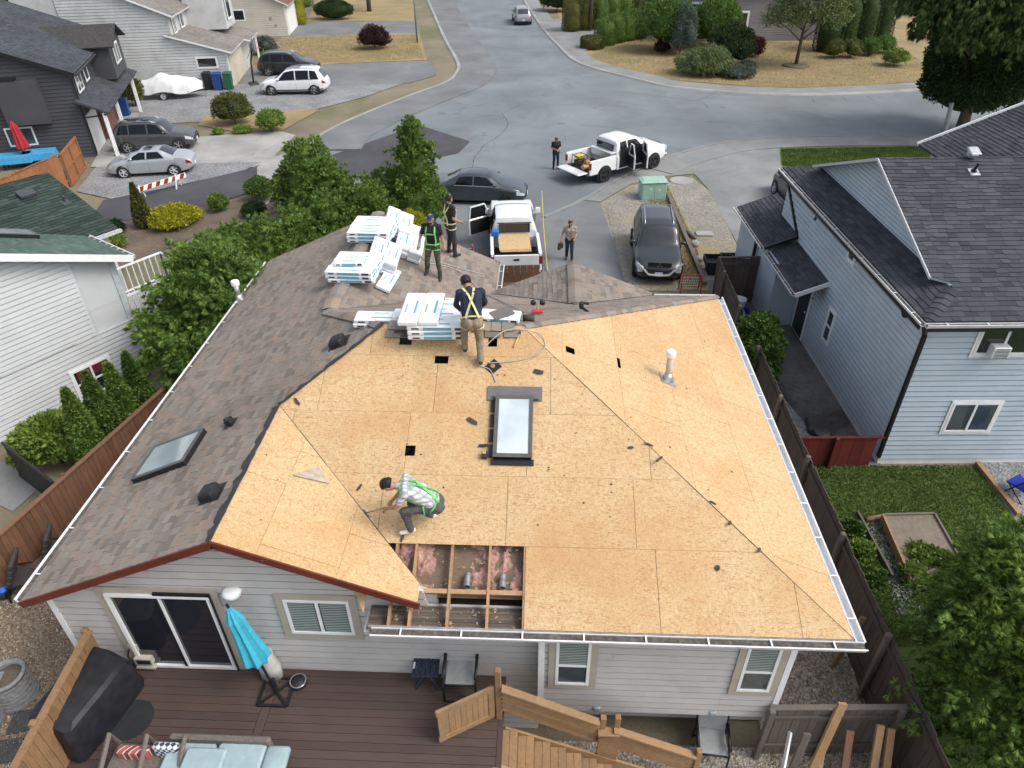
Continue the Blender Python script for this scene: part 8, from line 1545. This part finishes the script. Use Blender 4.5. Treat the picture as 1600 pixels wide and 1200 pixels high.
t=thing('lattice_gate','black slatted gate beside the white house','gate',G(45,735)); a,b=G(2,690,1.3),G(82,752,1.3); a.z=b.z=0; n_=10; MB().bar(a+Vector((0,0,1.25)),b+Vector((0,0,1.25)),.05,.08).build('top_rail',BLACKM,t,False,None,True); MB().bar(a+Vector((0,0,.15)),b+Vector((0,0,.15)),.05,.08).build('bottom_rail',BLACKM,t,False,None,True)
for k in range(16): c=a.lerp(b,(k+.5)/16); MB().box((c.x,c.y,.7),(.09,.025,1.1),math.atan2(b.y-a.y,b.x-a.x)).build('slat',BLACKM,t,False,None,True)
t=thing('bicycle','dark bicycle leaning in the shade beneath the drooping conifer','bicycle',G(248,600)+Vector((-.2,.5,0)),R(40)); 
for x in (-.5,.5): m=MB(); M=Matrix.Translation((x,0,.34))@Matrix.Rotation(R(90),4,'X'); m.tube([M@Vector((.32*math.cos(a),.32*math.sin(a),0)) for a in [2*math.pi*k/24 for k in range(25)]],.02,6); m.build('wheel',RUBBER,t)
m=MB(); [m.tube([a_,b_],.018,6) for a_,b_ in (((-.5,0,.34),(-.1,0,.34)),((-.1,0,.34),(.35,0,.8)),((-.2,0,.8),(.35,0,.8)),((-.1,0,.34),(-.2,0,.85)),((-.5,0,.34),(-.2,0,.8)),((.35,0,.85),(.5,0,.34)))]; m.build('frame',BLACKM,t); m=MB(); m.bbox((-.2,0,.9),(.24,.12,.05),.02); m.build('saddle',BLACKP,t); m=MB(); m.tube([(.36,-.25,.98),(.34,0,.95),(.36,.25,.98)],.015,6); m.build('handlebar',BLACKM,t)
# ---- right back corner: posts and leaning timber, east yard things
for i,(x0,y0,z0,x1,y1,z1,w_) in enumerate(((4.35,5.75,0,4.75,6.3,2.55,.14),(4.15,5.9,0,4.45,6.35,1.55,.13),(4.6,5.6,0,4.75,6.3,1.2,.12),(5.1,5.7,0,5.3,6.6,1.25,.13),(5.5,5.6,0,5.75,6.6,1.45,.13),(5.75,5.6,0,5.95,6.6,1.35,.13))):
    m=MB(); m.bar((x0,y0,z0),(x1,y1,z1),w_,.05,(0,1,0)); tag(m.build('leaning_timber',(F_NEW,F_GREY,F_NEW,F_RED,F_NEW,F_NEW)[i],None),['tallest cedar plank leaning on the grey back fence','grey weathered plank leaning beside the tallest plank','short cedar plank under the tallest plank','reddish plank stub leaning on the grey back fence','cedar plank leaning near the big feathery cedar','outermost cedar plank leaning near the feathery cedar'][i],'plank')
m=MB(); m.bar((3.95,5.7,.9),(4.2,6.4,1.5),.12,.03,(1,0,0)); tag(m.build('white_trim_board',WHITE,None),'white trim board leaning at the house corner','board'); m=MB(); m.bar((5.95,8.6,0),(6.2,8.7,1.5),.1,.05,(0,1,0)); tag(m.build('fence_brace',F_NEW,None),'cedar brace leaning on the dark fence in the chip yard','brace')
# raised bed
t=thing('raised_bed','square timber raised bed of bare soil on the lawn','raised bed',G(1430,840)); Q=[G(1380,803,.3),G(1461,801,.3),G(1500,870,.3),G(1425,905,.3)]
for i in range(4): a,b=Q[i].copy(),Q[(i+1)%4].copy(); a.z=b.z=.15; MB().bar(a,b,.05,.3,(0,0,1)).build('side_board',F_GREY if i!=3 else F_NEW,t,False,None,True)
m=MB(); m.slab([Vector((q.x,q.y,.25)) for q in Q],(0,0,1),.05); m.build('soil',ground_mat('bed_soil',[(.15,.12,.09),(.21,.175,.14),(.27,.23,.19)],14,.8,.7,.02),t,False,None,True)
m=MB(); a,b=G(1338,805),G(1392,905); m.bar((a.x,a.y,.08),(b.x,b.y,.08),.05,.16); tag(m.build('edging_board',F_GREY,None),'timber edging between bed plants and gravel path','edging'); m=MB(); a,b=G(1525,727),G(1590,808); m.bar((a.x,a.y,.07),(b.x,b.y,.07),.12,.14); tag(m.build('edging_board',F_NEW,None),'cedar edging between lawn and east gravel','edging'); m=MB(); a,b=G(1352,815),G(1379,811); m.tube([(a.x,a.y,.08),(b.x,b.y,.08)],.07,8); tag(m.build('log',F_NEW,None,True),'short log across the gravel path head','log')
t=thing('garden_chair','blue folding chair on the east gravel at the frame edge','chair',G(1590,775),R(30)); m=MB(); m.bbox((0,-.2,.65),(.5,.06,.55),.03); m.bbox((0,.05,.38),(.5,.5,.06),.02); m.build('seat',pmat('chair_blue',(.015,.03,.42),.6),t); m=MB(); [m.tube([(s*.25,.28,0),(s*.25,-.25,.95)],.018,6) for s in (-1,1)]; [m.tube([(s*.25,-.28,0),(s*.25,.28,.42)],.018,6) for s in (-1,1)]; m.build('frame',BLACKM,t)
t=thing('antler_rack','black three legged stand on the gravel side yard','stand',G(1262,678)); m=MB(); [m.bar((0,0,.12),q_,.06,.05) for q_ in ((.12,.6,.12),(.42,.05,.08),(.28,-.3,.05))]; m.build('legs',BLACKM,t); q=G(1272,705); m=MB(); m.lathe([(.16,0),(.22,.25),(.2,.27)],14,(q.x-.02,q.y-.15,.55)); tag(m.build('black_pot',BLACKP,None,True),'black pot hanging at the maroon fence end','pot')
# side yard by the gate: bucket, blue bin, wrapped toys, leaning door, black planter boxes
q=G(1139,478); m=MB(); m.lathe([(.2,0),(.27,.5),(.28,.52),(.24,.5),(.18,.05)],18,(q.x+.2,q.y-.4,0),cap=False); tag(m.build('bucket',WHITE,None,True),'white bucket inside the dark fence','bucket'); q=G(1150,505); m=MB(); m.loft([[Vector((q.x+.15+x*.2,q.y+y*.26,.02)) for x,y in ((-1,-1),(1,-1),(1,1),(-1,1))],[Vector((q.x+.15+x*.27,q.y+y*.33,.45)) for x,y in ((-1,-1),(1,-1),(1,1),(-1,1))]],True,False); tag(m.build('recycling_box',pmat('box_blue',(.02,.03,.45),.45),None),'bright blue recycling box inside the dark fence','box')
t=thing('ride_on_toy','yellow and orange wheeled toy beside the side yard gate','toy',G(1187,460)); m=MB(); m.bbox((0,0,.6),(.4,.4,.8),.1); m.build('body',pmat('toy_yellow',(.5,.42,.02),.5),t); m=MB(); m.bbox((.12,-.12,.5),(.16,.3,.8),.05); m.build('seat',pmat('toy_orange',(.4,.15,.04),.5),t); m=MB(); M=Matrix.Rotation(R(90),4,'Y'); [m.lathe([(.16,-.05),(.16,.05)],14,M=Matrix.Translation((x,-.2,.16))@M) for x in (-.2,.2)]; m.build('wheel',RUBBER,t)
t=thing('stroller','dark blue folded stroller beside the yellow toy','stroller',G(1203,475)); m=MB(); m.bbox((0,0,.55),(.34,.36,.6),.12); m.build('hood',pmat('stroller_navy',(.02,.03,.09),.7),t); m=MB(); [m.lathe([(.13,-.03),(.13,.03)],14,M=Matrix.Translation((x,-.2,.14))@M) for x in (-.18,.18)]; m.build('wheel',RUBBER,t)
a,b=G(1200,490),G(1228,430,1.6); m=MB(); m.bar(a+Vector((0,0,.0)),b,.75,.04,(1,0,.3)); tag(m.build('door_panel',WHITE,None),'loose white door panel leaning on the blue porch','door panel')
for i,(x,y) in enumerate(((1132,400),(1158,398))): q=G(x,y,1.0); t=thing('planter_box',['black planter tray on the left of the gate top','black planter tray on the right of the gate top'][i],'planter',(q.x,q.y+.6,0)); m=MB(); [m.bar(p_,q_,.04,.24,(0,0,1)) for p_,q_ in (((-.55,-.4,.5),(.55,-.4,.5)),((.55,-.4,.5),(.55,.4,.5)),((.55,.4,.5),(-.55,.4,.5)),((-.55,.4,.5),(-.55,-.4,.5)))]; m.build('rim',BLACKP,t); m=MB(); m.box((0,0,.4),(1.08,.78,.1)); m.box((0,0,.2),(.9,.6,.36)); m.build('tray',BLACKP,t)
m=MB(); q=G(1208,562); m.bbox((q.x-.1,q.y,.5),(.5,.4,.05),.01,R(30)); m.bbox((q.x+.02,q.y+.1,.56),(.4,.35,.04),.01,R(12)); m.box((q.x-.05,q.y,.24),(.35,.3,.48)); tag(m.build('board_pile',F_NEW,None),'small pile of cedar offcuts beside the laurel','offcuts')

m=MB(); a=P2@Vector((-3.5,0,.05)); M=Matrix.Translation(a)@Matrix.Rotation(hd2,4,'Z'); [m.box((0,-.75+k*.25,.5),(.05,.24,.9),M=M) for k in range(7)]; m.box((-.1,0,.2),(.8,1.7,.1),M=M); tag(m.build('timber_ramp',wood('ramp_brown',(.16,.09,.05),(1,1,3),.3),None),'brown timber ramp standing behind the driveway pickup','ramp')
